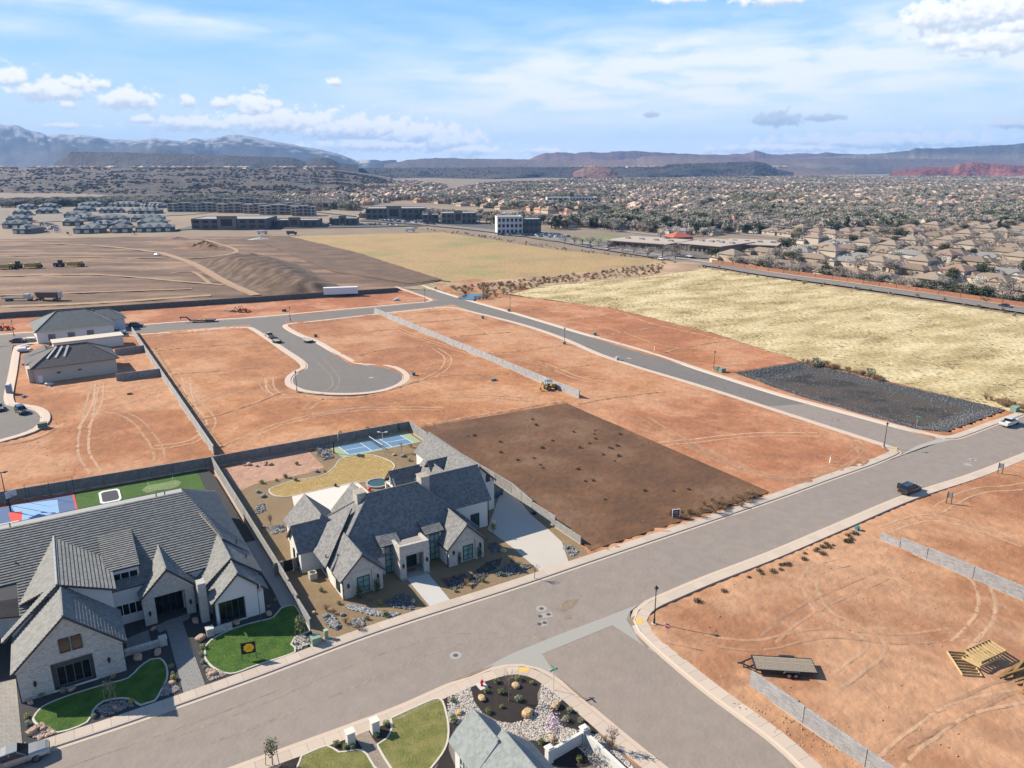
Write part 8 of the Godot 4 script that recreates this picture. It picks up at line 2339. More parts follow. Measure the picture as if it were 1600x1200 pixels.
		for j in 6:
			for k in 18:
				var f := func(a: int, b: int) -> Vector3:
					var rr: float = s[1] * a / 6.0
					var p := Vector3(cos(TAU * b / 18) * rr * 1.5, 0, sin(TAU * b / 18) * rr)
					p.y = s[2] * pow(1.0 - a / 6.0, 1.3) * (1.0 + 0.5 * fine.get_noise_2d(p.x * 2 + s[1] * 9, p.z * 2)) - 0.2
					return p
				mb.tint = s[3] * (1.0 + 0.15 * fine.get_noise_2d(j * 20, k * 9))
				mb.quad(f.call(j, k), f.call(j + 1, k), f.call(j + 1, (k + 1) % 18), f.call(j, (k + 1) % 18))
		var o := obj("earth_heap", mb, M.dirt)
		o.position = s[0]
		tag(o, s[4], "heap")
	# odds and ends on the building sites
	t = thing("portable_toilet", "grey portable toilet at the left sidewalk by the stucco house", "portable toilet", Vector3(-126.44, 0, -178.58), 0.4)
	mb = MB.new()
	mb.tint = Color(0.24, 0.27, 0.31)
	mb.span(-0.6, 0.6, 0, 2.1, -0.6, 0.6)
	obj("cabin", mb, M.plastic, t)
	mb = MB.new()
	mb.tint = Color(0.55, 0.57, 0.6)
	mb.hexa([Vector3(-0.65, 2.1, -0.65), Vector3(0.65, 2.1, -0.65), Vector3(0.65, 2.1, 0.65), Vector3(-0.65, 2.1, 0.65), Vector3(-0.4, 2.35, -0.6), Vector3(0.4, 2.35, -0.6), Vector3(0.4, 2.35, 0.6), Vector3(-0.4, 2.35, 0.6)])
	obj("roof", mb, M.plastic, t)
	mb = MB.new()
	mb.tint = Color(0.2, 0.23, 0.27)
	mb.span(-0.4, 0.4, 0.1, 1.95, 0.603, 0.63)
	obj("door", mb, M.plastic, t)
	for s in [[Vector3(-150.54, 0, -222.09), "heap of white wrapped material beside the stucco house", 2.6, Color(0.52, 0.52, 0.53)], [Vector3(-151.84, 0, -225.41), "second heap of grey material behind the wrapped one", 2.4, Color(0.34, 0.33, 0.33)], [Vector3(-120.35, 0, -185.37), "white sacks at the corner of the stucco house", 1.5, Color(0.55, 0.53, 0.52)], [Vector3(-157.63, 0, -235.95), "stack of pale boards by the white house", 2.6, Color(0.45, 0.42, 0.38)], [Vector3(-140.41, 0, -206.05), "low blue tarp bundle on the earth", 0.8, Color(0.08, 0.14, 0.3)], [Vector3(-120.7, 0, -175.35), "blue tarp bundle near the round street end", 0.9, Color(0.08, 0.14, 0.3)], [Vector3(-95.35, 0, -176.95), "black mat lying on the orange lot", 1.0, Color(0.02, 0.02, 0.02)], [Vector3(-49.23, 0, -310.89), "grey machine part on the red strip near the street bend", 2.2, Color(0.4, 0.4, 0.42)], [Vector3(3.68, 0, -111.02), "black covered cart beside the driveway wall", 0.8, Color(0.02, 0.02, 0.022)]]:
		mb = MB.new()
		for k in 5:
			mb.tint = s[3] * rng.randf_range(0.75, 1.15)
			var w: float = s[2] * rng.randf_range(0.45, 0.8)
			mb.box(Vector3(rng.randf_range(-0.3, 0.3) * s[2], s[2] * (0.08 + 0.07 * k), rng.randf_range(-0.2, 0.2) * s[2]), Vector3(w * 1.3, s[2] * 0.16, w), Basis(Vector3.UP, 0.5 + rng.randf_range(-0.3, 0.3)))
		var o := obj("material_stack", mb, M.cloth)
		o.position = s[0]
		tag(o, s[1], "material stack")

func tractor(label: String, at: Vector3, turn: float, tint: Color, cab: Color) -> void:
	var t := thing("tractor", label, "tractor", at, turn)
	var mb := MB.new()
	mb.tint = tint
	mb.span(0.4, 2.0, 0.7, 1.5, -0.45, 0.45); mb.span(-1.2, 0.4, 0.6, 1.1, -0.5, 0.5)
	mb.bar(Vector3(0.8, 1.1, 0.65), Vector3(2.7, 0.6, 0.65), 0.16); mb.bar(Vector3(0.8, 1.1, -0.65), Vector3(2.7, 0.6, -0.65), 0.16)
	mb.hexa([Vector3(2.6, 0.1, -1.0), Vector3(3.3, 0.1, -1.0), Vector3(3.3, 0.1, 1.0), Vector3(2.6, 0.1, 1.0), Vector3(2.6, 0.9, -1.0), Vector3(2.9, 0.9, -1.0), Vector3(2.9, 0.9, 1.0), Vector3(2.6, 0.9, 1.0)])
	obj("hood", mb, M.paint, t)
	mb = MB.new()
	mb.tint = cab
	for x in [-1.0, 0.3]:
		for z in [-0.5, 0.5]: mb.bar(Vector3(x, 1.0, z), Vector3(x, 2.4, z), 0.09)
	mb.span(-1.15, 0.45, 2.4, 2.55, -0.65, 0.65)
	mb.tint = Color(0.03, 0.04, 0.05)
	mb.span(-0.7, -0.2, 1.1, 1.7, -0.3, 0.3)
	obj("cab", mb, M.paint, t)
	mb = MB.new()
	mb.tint = tint * 0.8
	mb.bar(Vector3(-1.3, 0.9, 0), Vector3(-2.3, 2.4, 0), 0.22); mb.bar(Vector3(-2.3, 2.4, 0), Vector3(-3.0, 0.9, 0), 0.18); mb.box(Vector3(-2.9, 0.7, 0), Vector3(0.5, 0.5, 0.6))
	obj("digger_arm", mb, M.paint, t)
	for z in [-0.75, 0.75]:
		wheel(t, Vector3(-0.7, 0.65, z), 0.65, 0.4)
		wheel(t, Vector3(1.5, 0.42, z), 0.42, 0.3)

# ---------------------------------------------------------------- trees
var trees := {}
func tree(kind: String, label: String, at: Vector2, tall: float, group := "") -> void:   # every kind has a few shapes; copies share them
	var key := kind + str(rng.randi() % 3)
	if not trees.has(key):
		var t := thing({"pine": "pine_tree", "evergreen": "evergreen_tree", "bare": "bare_tree", "blossom": "blossom_tree", "spring": "leafing_tree", "pink": "pink_tree"}[kind], label, "tree", Vector3.ZERO, 0.0, group)
		var mb := MB.new()
		mb.tint = Color(0.13, 0.10, 0.08)
		mb.tube(Vector3.ZERO, Vector3(0, 0.35, 0), 0.035, 0.025, 6, false)
		if kind == "bare" or kind == "blossom" or kind == "pink":
			for k in 7: twig_fan(mb, Vector3(0, rng.randf_range(0.2, 0.34), 0), Vector3(rng.randfn() * 0.6, 1.0, rng.randfn() * 0.6).normalized(), 0.24, 0.014, 2, Color(0.17, 0.14, 0.12))
		else: mb.tube(Vector3(0, 0.35, 0), Vector3(0, 0.8, 0), 0.025, 0.01, 5, false)
		obj("trunk", mb, M.bark, t)
		mb = MB.new()
		match kind:
			"pine":
				for k in 8: leaf_cloud(mb, Vector3(rng.randfn() * 0.04, 0.2 + k * 0.095, rng.randfn() * 0.04), Vector3(1, 0.5, 1) * (0.27 - k * 0.026), 130, 0.035, Color(0.02, 0.035, 0.015), Color(0.07, 0.09, 0.035), 0.5)
			"evergreen":
				for k in 7: leaf_cloud(mb, Vector3(rng.randfn() * 0.13, 0.3 + rng.randf() * 0.42, rng.randfn() * 0.13), Vector3(0.24, 0.2, 0.24), 150, 0.035, Color(0.025, 0.037, 0.018), Color(0.075, 0.09, 0.04), 0.5)
			"spring":
				for k in 6: leaf_cloud(mb, Vector3(rng.randfn() * 0.13, 0.4 + rng.randf() * 0.35, rng.randfn() * 0.13), Vector3(0.24, 0.2, 0.24), 120, 0.03, Color(0.14, 0.16, 0.05), Color(0.27, 0.28, 0.1), 0.6)
			"blossom":
				for k in 6: leaf_cloud(mb, Vector3(rng.randfn() * 0.14, 0.42 + rng.randf() * 0.32, rng.randfn() * 0.14), Vector3(0.24, 0.2, 0.24), 130, 0.028, Color(0.4, 0.39, 0.34), Color(0.6, 0.58, 0.52), 0.6)
			"pink":
				for k in 6: leaf_cloud(mb, Vector3(rng.randfn() * 0.14, 0.42 + rng.randf() * 0.32, rng.randfn() * 0.14), Vector3(0.24, 0.2, 0.24), 130, 0.03, Color(0.27, 0.16, 0.24), Color(0.4, 0.27, 0.36), 0.6)
			"bare":
				for k in 6: leaf_cloud(mb, Vector3(rng.randfn() * 0.15, 0.42 + rng.randf() * 0.32, rng.randfn() * 0.15), Vector3(0.25, 0.22, 0.25), 90, 0.022, Color(0.24, 0.205, 0.17), Color(0.42, 0.365, 0.31), 0.7)
		obj("crown", mb, M.leaf, t)
		trees[key] = t
		t.position = Vector3(at.x, -0.4, at.y)
		t.scale = Vector3(1.3, 1.1, 1.3) * tall
		return
	var src: Node3D = trees[key]
	var c := copy(src, str(src.name).rstrip("_0123456789"), label, Vector3(at.x, -0.4, at.y), rng.randf() * TAU)
	var wide := 1.0 if kind == "pine" else 1.45
	c.scale = Vector3(wide, rng.randf_range(0.85, 1.1), wide) * tall * 1.15
	c.set_meta("group", group)

# ---------------------------------------------------------------- the neighbourhood on the right
var taken: Array = []   # spots where houses stand
func plain_hip(mb: MB, x0: float, x1: float, z0: float, z1: float, y: float, rise: float) -> void:
	var w := (z1 - z0) / 2
	var a := Vector3(x0 + w, y + rise, z0 + w)
	var b := Vector3(x1 - w, y + rise, z0 + w)
	if x1 - x0 < z1 - z0:
		w = (x1 - x0) / 2
		a = Vector3(x0 + w, y + rise, z0 + w)
		b = Vector3(x0 + w, y + rise, z1 - w)
		mb.tri(Vector3(x0, y, z0), Vector3(x1, y, z0), a); mb.tri(Vector3(x0, y, z1), Vector3(x1, y, z1), b)
		mb.quad(Vector3(x0, y, z0), a, b, Vector3(x0, y, z1)); mb.quad(Vector3(x1, y, z0), a, b, Vector3(x1, y, z1))
	else:
		mb.tri(Vector3(x0, y, z0), Vector3(x0, y, z1), a); mb.tri(Vector3(x1, y, z0), Vector3(x1, y, z1), b)
		mb.quad(Vector3(x0, y, z0), a, b, Vector3(x1, y, z0)); mb.quad(Vector3(x0, y, z1), a, b, Vector3(x1, y, z1))
	mb.span(x0, x1, y - 0.22, y - 0.01, z0, z1)

func suburb_house(kind: int, wall: Color, roof: Color) -> Node3D:
	var t := thing("suburb_house", "", "house")
	var w := MB.new()
	var r := MB.new()
	w.tint = wall
	r.tint = roof
	var g := []
	match kind:
		0: g = [[-9.0, 7.0, -6.0, 4.0, 2.9], [2.0, 9.5, -1.0, 8.5, 2.8], [-6.0, -1.5, 2.0, 6.5, 2.7], [-8.0, -1.0, -8.5, -4.0, 2.8]]
		1: g = [[-8.0, 8.0, -4.5, 4.5, 3.0], [-9.5, -3.0, 0.0, 8.5, 2.9], [3.5, 8.5, -8.0, 0.0, 2.9], [0.0, 4.0, 2.0, 6.5, 2.8]]
		2: g = [[-6.0, 6.0, -5.0, 5.0, 5.2], [-11.0, -4.0, -4.0, 7.5, 2.9], [1.0, 8.5, -8.0, 2.0, 2.9]]
		3: g = [[-10.0, 10.0, -4.5, 4.0, 2.8], [-4.0, 2.0, 2.0, 7.0, 2.9], [5.0, 10.5, -8.5, 0.0, 2.8], [5.5, 11.0, 1.0, 7.5, 2.9]]
	for q in g:
		w.span(q[0], q[1], -0.8, q[4], q[2], q[3])
		plain_hip(r, q[0] - 0.6, q[1] + 0.6, q[2] - 0.6, q[3] + 0.6, q[4] + 0.2, minf(q[1] - q[0], q[3] - q[2]) * 0.27)
	for q in g.slice(1):   # a gable over each wing
		var gx: float = (q[0] + q[1]) / 2.0
		var s: float = signf(q[2] + q[3])
		var e: float = q[3] + 0.7 if s > 0 else q[2] - 0.7
		for o in [-1, 1]: r.quad(Vector3(gx, q[4] + 1.75, e), Vector3(gx, q[4] + 1.75, e - s * 4.0), Vector3(gx + o * 2.7, q[4] + 0.15, e - s * 3.0), Vector3(gx + o * 2.7, q[4] + 0.15, e))
		w.tri(Vector3(gx, q[4] + 1.65, e - s * 0.3), Vector3(gx - 2.5, q[4] + 0.15, e - s * 0.3), Vector3(gx + 2.5, q[4] + 0.15, e - s * 0.3))
	obj("wall", w, M.stucco, t)
	obj("roof", r, M.roof_tile, t)
	var d := MB.new()
	d.tint = Color(0.5, 0.45, 0.38)
	var last: Array = g[1] if g.size() > 1 else g[0]
	d.span(last[0] + 0.8, last[1] - 0.8, -0.4, 2.2, last[3], last[3] + 0.08)
	obj("garage_door", d, M.paint, t)
	for p in [[g[0][0] - 0.01, -2.0, -PI / 2], [g[0][0] - 0.01, 2.0, -PI / 2], [g[0][0] + 3.0, g[0][3] + 0.01, 0.0], [g[0][0] + 3.5, g[0][2] - 0.01, PI], [g[0][1] - 3.5, g[0][2] - 0.01, PI]]:
		var m := MB.new()
		m.tint = Color(0.04, 0.045, 0.05)
		m.box(Vector3(0, 1.6, 0.03), Vector3(1.5, 1.2, 0.08))
		m.tint = Color(0.55, 0.52, 0.48)
		for e in [[0, 2.25, 1.7, 0.1], [0, 0.95, 1.7, 0.1], [-0.8, 1.6, 0.1, 1.3], [0.8, 1.6, 0.1, 1.3]]: m.box(Vector3(e[0], e[1], 0.04), Vector3(e[2], e[3], 0.12))
		var o := obj("window", m, M.glass, t)
		o.position = Vector3(p[0], 0, p[1])
		o.rotation.y = p[2]
	return t

func make_neighbourhood() -> void:
	# the road along the field and the red wall
	var line := smooth_line([V(-444.39,-1428.49), V(-349.87,-1159.14), V(-250.36,-960.48), V(-163.83,-845.22), V(-87.26,-737.54), V(-34.4,-677.24), V(29.92,-586.79), V(54.61,-534.15), V(82.8,-484.48), V(106.33,-443.03), V(121.85,-417.2), V(134.92,-391.7), V(156.24,-361.69), V(174.2,-334.9), V(189.33,-310.89), V(202.08,-289.27), V(220.19,-261.17)], 6.0)
	var n := normals2(line, 1.0)
	var mb := MB.new()
	mb.tint = Color(0.17, 0.16, 0.155)
	strip(mb, line, n, -5.5, 0.12, 5.5, 0.12)
	mb.tint = Color(0.45, 0.4, 0.35)
	strip(mb, line, n, 5.5, 0.22, 7.2, 0.22); strip(mb, line, n, -6.0, 0.2, -5.5, 0.2)
	struct("road", mb, M.asphalt)
	mb = MB.new()
	mb.tint = Color(0.55, 0.42, 0.1)
	strip(mb, line, n, -0.12, 0.13, 0.12, 0.13)
	struct("road_line", mb, M.paint)
	var wl := [V(116.93,-437.02), V(137.76,-400.28), V(159.72,-370.11), V(177.8,-342.16), V(192.97,-317.18), V(206.17,-295.45), V(224.68,-266.83)]
	var wall_t := thing("garden_wall", "long red block wall between the perimeter road and the neighbourhood", "wall")
	for k in wl.size() - 1:
		var a: Vector2 = wl[k]
		var b: Vector2 = wl[k + 1]
		var count := int(a.distance_to(b) / 8.0)
		for i in count:
			mb = MB.new()
			mb.tint = Color(0.36, 0.16, 0.088) * rng.randf_range(0.92, 1.06)
			var p := a.lerp(b, (i + 0.01) / count)
			var q := a.lerp(b, (i + 0.99) / count)
			var nn := Vector2((b - a).y, -(b - a).x).normalized() * 0.12
			mb.slab(pv([p - nn, q - nn, q + nn, p + nn]), -0.6, 2.1)
			mb.slab(pv([q - nn * 2, a.lerp(b, (i + 1.01) / count) - nn * 2, a.lerp(b, (i + 1.01) / count) + nn * 2, q + nn * 2]), -0.6, 2.3)
			obj("panel", mb, M.block, wall_t)
	# grass, school ground and streets behind it
	for q in [[[V(13.19,-597.46), V(79.64,-625.87), V(93.05,-592.08), V(74.59,-547.57), V(49.35,-552.19), V(29.16,-571.46)], Color(0.2, 0.21, 0.09), "park_lawn"], [[V(127.42,-465.35), V(201.59,-525.55), V(242.97,-571.46), V(271.61,-592.08), V(236.64,-534.15), V(150.9,-440.01)], Color(0.3, 0.25, 0.17), "bare_yard"], [[V(-498.61,-737.54), V(-372.34,-884.38), V(-344.04,-1139.55), V(-412.85,-1370.7), V(-511.97,-1222.1), V(-637.12,-946.92)], Color(0.24, 0.2, 0.16), "yard_ground"]]:
		ground_piece(q[2], q[0], 8.0, -0.1, 0.1, plain(q[1], 0.3, 2.0), M.straw)
	for q in [[V(48.95,-547.57), V(98.86,-581.59), V(149,-529.81), V(121.75,-458.76), V(94.2,-479.11), V(69.5,-509.13)], [V(-13.27,-625.87), V(27.31,-644.22), V(52.81,-592.08), V(35.21,-592.08), V(0,-614.2)]]:
		var o := ground_piece("parking_lot", q, 8.0, 0.02, 0.0, plain(Color(0.13, 0.125, 0.125), 0.1), M.asphalt)
		o.set_meta("label", "asphalt parking ground before the school and the white clinic")
	# houses in rows parallel to the wall
	var o2: Vector2 = V(116.93,-437.02)
	var along: Vector2 = (V(206.17,-295.45) - o2).normalized()
	var away := Vector2(-along.y, along.x)
	if away.dot(o2) < 0: away = -away
	var zone := pv([V(118.48,-443.03), V(140.71,-409.22), V(210.42,-301.88), V(234.04,-266.83), V(331.72,-270.34), V(524.95,-472.13), V(659.09,-780.86), V(588.11,-872.83), V(372.34,-884.38), V(145.17,-861.58), V(55.94,-829.46), V(37.82,-721.5), V(86.55,-637.99), V(185.83,-625.87), V(226.34,-592.08), V(206.07,-525.55)])
	var protos := []
	var walls := [Color(0.42, 0.34, 0.26), Color(0.36, 0.28, 0.21), Color(0.47, 0.40, 0.33), Color(0.52, 0.48, 0.43)]
	var roofs := [Color(0.235, 0.18, 0.135), Color(0.19, 0.145, 0.11), Color(0.27, 0.215, 0.165), Color(0.21, 0.205, 0.20), Color(0.26, 0.18, 0.13)]
	var names := ["tan", "brown", "pale", "cream"]
	var rnames := ["brown", "dark brown", "light brown", "grey", "reddish"]
	for k in 4:
		for j in [[k, k % 5], [(k + 1) % 4, (k + 2) % 5], [(k + 2) % 4, (k + 3) % 5 if k == 1 else k % 3]]:
			protos.append([suburb_house(k, walls[j[0]], roofs[j[1]]), names[j[0]], rnames[j[1]], false])
	var rows := [15.0, 58.0, 82.0, 124.0, 148.0, 190.0, 214.0, 256.0, 280.0, 322.0, 346.0, 390.0, 414.0, 458.0, 482.0, 526.0, 552.0, 598.0, 622.0]
	var total := 0
	for ri in rows.size():
		var count := 0
		for s in range(-32, 19):
			var p: Vector2 = o2 + along * (s * 20.0 + (ri % 2) * 8.0 + rng.randf_range(-2.5, 2.5)) + away * (rows[ri] + rng.randf_range(-3, 3))
			if not in_poly(p, zone) or total >= 300: continue
			if p.distance_to(V(198.66,-529.81)) < 25.0: continue
			if absf(p.x / -p.y) > 0.80: continue
			var pr: Array = protos[rng.randi() % protos.size()]
			var label := "%s house with %s hip roof, %s in the %s row behind the red wall" % [pr[1], pr[2], nth(count), nth(ri)]
			var turn := atan2(-along.y, along.x) + (PI / 2 if ri % 2 else -PI / 2) * 0.0 + (PI if ri % 2 else 0.0) + rng.randf_range(-0.06, 0.06)
			var h: Node3D = pr[0]
			if not pr[3]:
				pr[3] = true
				h.position = Vector3(p.x, -0.6, p.y)
				h.rotation.y = turn
			else: h = copy(pr[0], "suburb_house", label, Vector3(p.x, -0.6, p.y), turn)
			h.set_meta("label", label)
			h.set_meta("group", "houses of the neighbourhood behind the red wall")
			taken.append(p)
			count += 1
			total += 1
	for pr in protos:
		if not pr[3]: pr[0].queue_free()
	# streets between the rows
	mb = MB.new()
	mb.tint = Color(0.24, 0.22, 0.21)
	for k in range(0, rows.size() - 2, 2):
		var d: float = (rows[k] + rows[k + 1]) / 2.0
		var a := o2 + along * -260.0 + away * d
		var b := o2 + along * 330.0 + away * d
		var nn := away * 4.5
		mb.sheet(pv([a - nn, b - nn, b + nn, a + nn]), -0.35)
	var o := struct("road", mb, M.asphalt)
	o.set_meta("label", "quiet streets between the rows of houses")
	# trees that stand out
	var k := 0
	for p in [V(187.87,-332.26), V(192.66,-330.51), V(194.9,-325.39), V(199.02,-320.41), V(200.42,-317.18), V(203.02,-315.58)]:
		tree("evergreen", "green tree along the red wall, %s of six from the playhouse roof" % nth(k), p, 6.5, "green trees in a row along the red wall")
		k += 1
	for q in [[V(124.24,-465.35), "round dark tree at the start of the red wall"], [V(133.15,-449.19), "round dark tree behind the red wall near its start"], [V(139.88,-509.13), "dark tree in front of the school"], [V(111.5,-534.15), "dark tree beside the red roofed hall of the school"]]: tree("evergreen", q[1], q[0], 7.5)
	k = 0
	for x in [1352, 1362, 1372, 1382, 1392, 1402, 1410]:
		tree("evergreen", "tall dark tree in the dense row among the houses, %s along the row" % nth(k), V(329.71,-706.14).lerp(V(361.78,-698.69), (x - 1352) / 60.0), 11.5, "dense row of dark trees among the houses")
		k += 1
	k = 0
	for p in [V(36.28,-691.39), V(38.99,-677.24), V(43.74,-698.69), V(46.92,-684.25), V(56.13,-713.74), V(62.72,-706.14), V(69.41,-713.74), V(85.71,-713.74), V(101.68,-698.69), V(108.71,-706.14), V(132.6,-706.14), V(137.27,-684.25), V(143.94,-691.39), V(144.74,-657.04), V(172.02,-650.57), V(155.41,-631.88), V(299.2,-872.83), V(306.3,-861.58), V(323.46,-872.83), V(339.69,-861.58), V(336.35,-829.46), V(356.95,-850.61), V(287.81,-650.57), V(522.89,-809.33), V(523.49,-799.62), V(539.27,-809.33), V(411.12,-637.99), V(412.64,-631.88), V(254.51,-592.08)]:
		tree("pine" if k % 3 else "evergreen", "dark pine towering over the roofs, %s of its kind counted from the white clinic" % nth(k), p, rng.randf_range(9.0, 12.5), "dark pines among the houses")
		k += 1
	k = 0
	for p in [V(115.68,-586.79), V(135.39,-625.87), V(144.39,-614.2), V(155.86,-614.2), V(97.67,-745.83), V(128.86,-762.95), V(290.08,-799.62), V(418.25,-799.62), V(458.09,-745.83), V(215.03,-771.8), V(189.22,-479.11), V(177.2,-465.35)]:
		tree("blossom", "white blossoming tree among the tan roofs, %s of its kind from the school" % nth(k), p, 7.5, "white blossoming trees")
		k += 1
	tree("pink", "pink blossoming tree between tan houses behind the red wall", V(233.27,-377.79), 7.0)
	for q in [[V(228.34,-602.94), "large yellow green tree before the pale grey house"], [V(72.87,-706.14), "fresh green tree beside the school field"], [V(55.53,-713.74), "yellow green bushy tree by the park lawn"], [V(298.02,-440.01), "yellow green palm like tree at the frame edge"]]: tree("spring", q[1], q[0], 9.0)
	for p in [V(38.23,-547.57), V(45.32,-543.02), V(50.46,-538.55), V(55.52,-534.15), V(60.48,-525.55), V(66.16,-517.21), V(73.06,-497.46), V(78.95,-486.29), V(85.01,-468.72), V(99.47,-455.52), V(94.89,-472.13), V(102.39,-479.11), V(106.55,-475.6)]: tree("bare", "bare tree lining the road in front of the school", p, rng.randf_range(6.0, 9.0), "bare trees before the school")
	for k2 in 46:
		var p: Vector2 = V(119.15,-434.08).lerp(V(211.25,-287.93), rng.randf()) + away * rng.randf_range(3.0, 9.0)
		tree("bare" if k2 % 5 else "evergreen", "bare grey tree or small evergreen rising just behind the red wall", p, rng.randf_range(4.5, 7.5), "trees just behind the red wall")
	var grove := pv([V(118.48,-443.03), V(140.71,-409.22), V(210.42,-301.88), V(227.92,-273.93), V(366.71,-386.96), V(560.94,-737.54), V(588.11,-872.83), V(372.34,-884.38), V(145.17,-861.58), V(47.78,-809.33), V(88.22,-650.57), V(189.33,-637.99), V(226.34,-592.08), V(206.07,-525.55)])
	var made := 0
	while made < 300:
		var p := pick(grove)
		var ok := absf(p.x / -p.y) < 0.74
		for q in taken:
			if p.distance_to(q) < 8.0: ok = false
		if not ok: continue
		made += 1
		var f := rng.randf()
		if f < 0.52: tree("bare", "bare grey winter tree between the roofs behind the red wall", p, rng.randf_range(5.5, 10.0), "bare trees among the houses")
		elif f < 0.86: tree("evergreen", "dark green tree between the roofs behind the red wall", p, rng.randf_range(5.0, 10.0), "small green trees among the houses")
		elif f < 0.95: tree("spring", "tree in yellow green spring leaf between the roofs", p, rng.randf_range(5.0, 8.0), "leafing trees among the houses")
		else: tree("blossom", "small white blossoming tree between the roofs", p, rng.randf_range(5.0, 7.0), "small blossoming trees among the houses")
	# cars and a camper behind the wall and on the road
	for s in [[V(54.2,-525.55), "blue car on the road before the school", Color(0.05, 0.12, 0.25)], [V(64.29,-509.13), "silver car behind the blue one before the school", Color(0.4, 0.4, 0.4)], [V(90.27,-452.34), "white car on the road by the school entrance", Color(0.62, 0.62, 0.62)], [V(110.7,-465.35), "white car parked in the school ground", Color(0.62, 0.62, 0.62)], [V(121.8,-437.02), "dark wagon at the start of the red wall", Color(0.05, 0.06, 0.08)], [V(-368.47,-625.87), "dark car on the road before the grey roofed terraces", Color(0.03, 0.03, 0.035)], [V(-317.25,-631.88), "black car on the road before the terraces, beyond the tree", Color(0.03, 0.03, 0.035)], [V(237.83,-377.79), "white car parked by the pink tree", Color(0.6, 0.6, 0.6)]]:
		vehicle("suv", s[1], Vector3(s[0].x, 0.15, s[0].y), atan2(-along.y, along.x), s[2])
	for s in [[Vector3(215.16, 0, -314), "white camper behind the red wall at the frame edge", 8.0], [Vector3(245, 0, -377.79), "white camper beside the pink tree", 7.0], [Vector3(257.86, 0, -394.11), "long white camper with a red stripe behind the pink tree", 9.0]]:
		var t := thing("camper", s[1], "camper", s[0] + Vector3(0, -0.1, 0), atan2(-along.y, along.x) + 0.6)
		mb = MB.new()
		mb.tint = Color(0.62, 0.62, 0.62)
		mb.hexa([Vector3(-s[2] / 2, 0.6, -1.2), Vector3(s[2] / 2 - 0.4, 0.6, -1.2), Vector3(s[2] / 2 - 0.4, 0.6, 1.2), Vector3(-s[2] / 2, 0.6, 1.2), Vector3(-s[2] / 2, 3.2, -1.2), Vector3(s[2] / 2, 3.2, -1.2), Vector3(s[2] / 2, 3.2, 1.2), Vector3(-s[2] / 2, 3.2, 1.2)])
		obj("camper_body", mb, M.car_paint, t)
		mb = MB.new()
		mb.tint = Color(0.03, 0.03, 0.03)
		for x in [-0.3, 0.15]: mb.span(s[2] * x, s[2] * x + 1.1, 1.7, 2.5, -1.24, 1.24)
		obj("window", mb, M.glass, t)
		mb = MB.new()
		mb.tint = Color(0.4, 0.05, 0.04) if s[1].find("red") > 0 and s[1].find("stripe") > 0 else Color(0.2, 0.2, 0.22)
		mb.span(-s[2] / 2 + 0.1, s[2] / 2 - 0.5, 1.1, 1.4, -1.23, 1.23)
		obj("stripe", mb, M.paint, t)
		for z in [-0.95, 0.95]: wheel(t, Vector3(-0.5, 0.4, z), 0.4)

# ---------------------------------------------------------------- larger buildings far off
func block(t: Node3D, x0: float, x1: float, z0: float, z1: float, h: float, tint: Color, roof: Color, rows: int, cols: int, glass := Color(0.03, 0.035, 0.04), m: Material = null) -> void:
	var mb := MB.new()
	mb.tint = tint
	mb.span(x0, x1, -0.6, h, z0, z1)
	obj("wall", mb, M.stucco, t)
	mb = MB.new()
	mb.tint = roof
	mb.span(x0 + 0.4, x1 - 0.4, h, h + 0.06, z0 + 0.4, z1 - 0.4)
	mb.tint = tint * 0.92
	mb.span(x0 - 0.15, x1 + 0.15, h, h + 0.5, z1 - 0.25, z1 + 0.15); mb.span(x0 - 0.15, x0 + 0.25, h, h + 0.5, z0, z1 - 0.25); mb.span(x1 - 0.25, x1 + 0.15, h, h + 0.5, z0, z1 - 0.25); mb.span(x0 + 0.25, x1 - 0.25, h, h + 0.5, z0 - 0.15, z0 + 0.25)
	obj("roof", mb, M.paint, t)
	for i in cols:
		for j in rows:
			mb = MB.new()
			mb.tint = glass
			var w := (x1 - x0) / cols
			var hh := h / rows
			mb.span(x0 + w * i + w * 0.2, x0 + w * (i + 1) - w * 0.2, hh * j + hh * 0.25, hh * (j + 1) - hh * 0.2, z1, z1 + 0.12)
			obj("window", mb, M.glass, t)

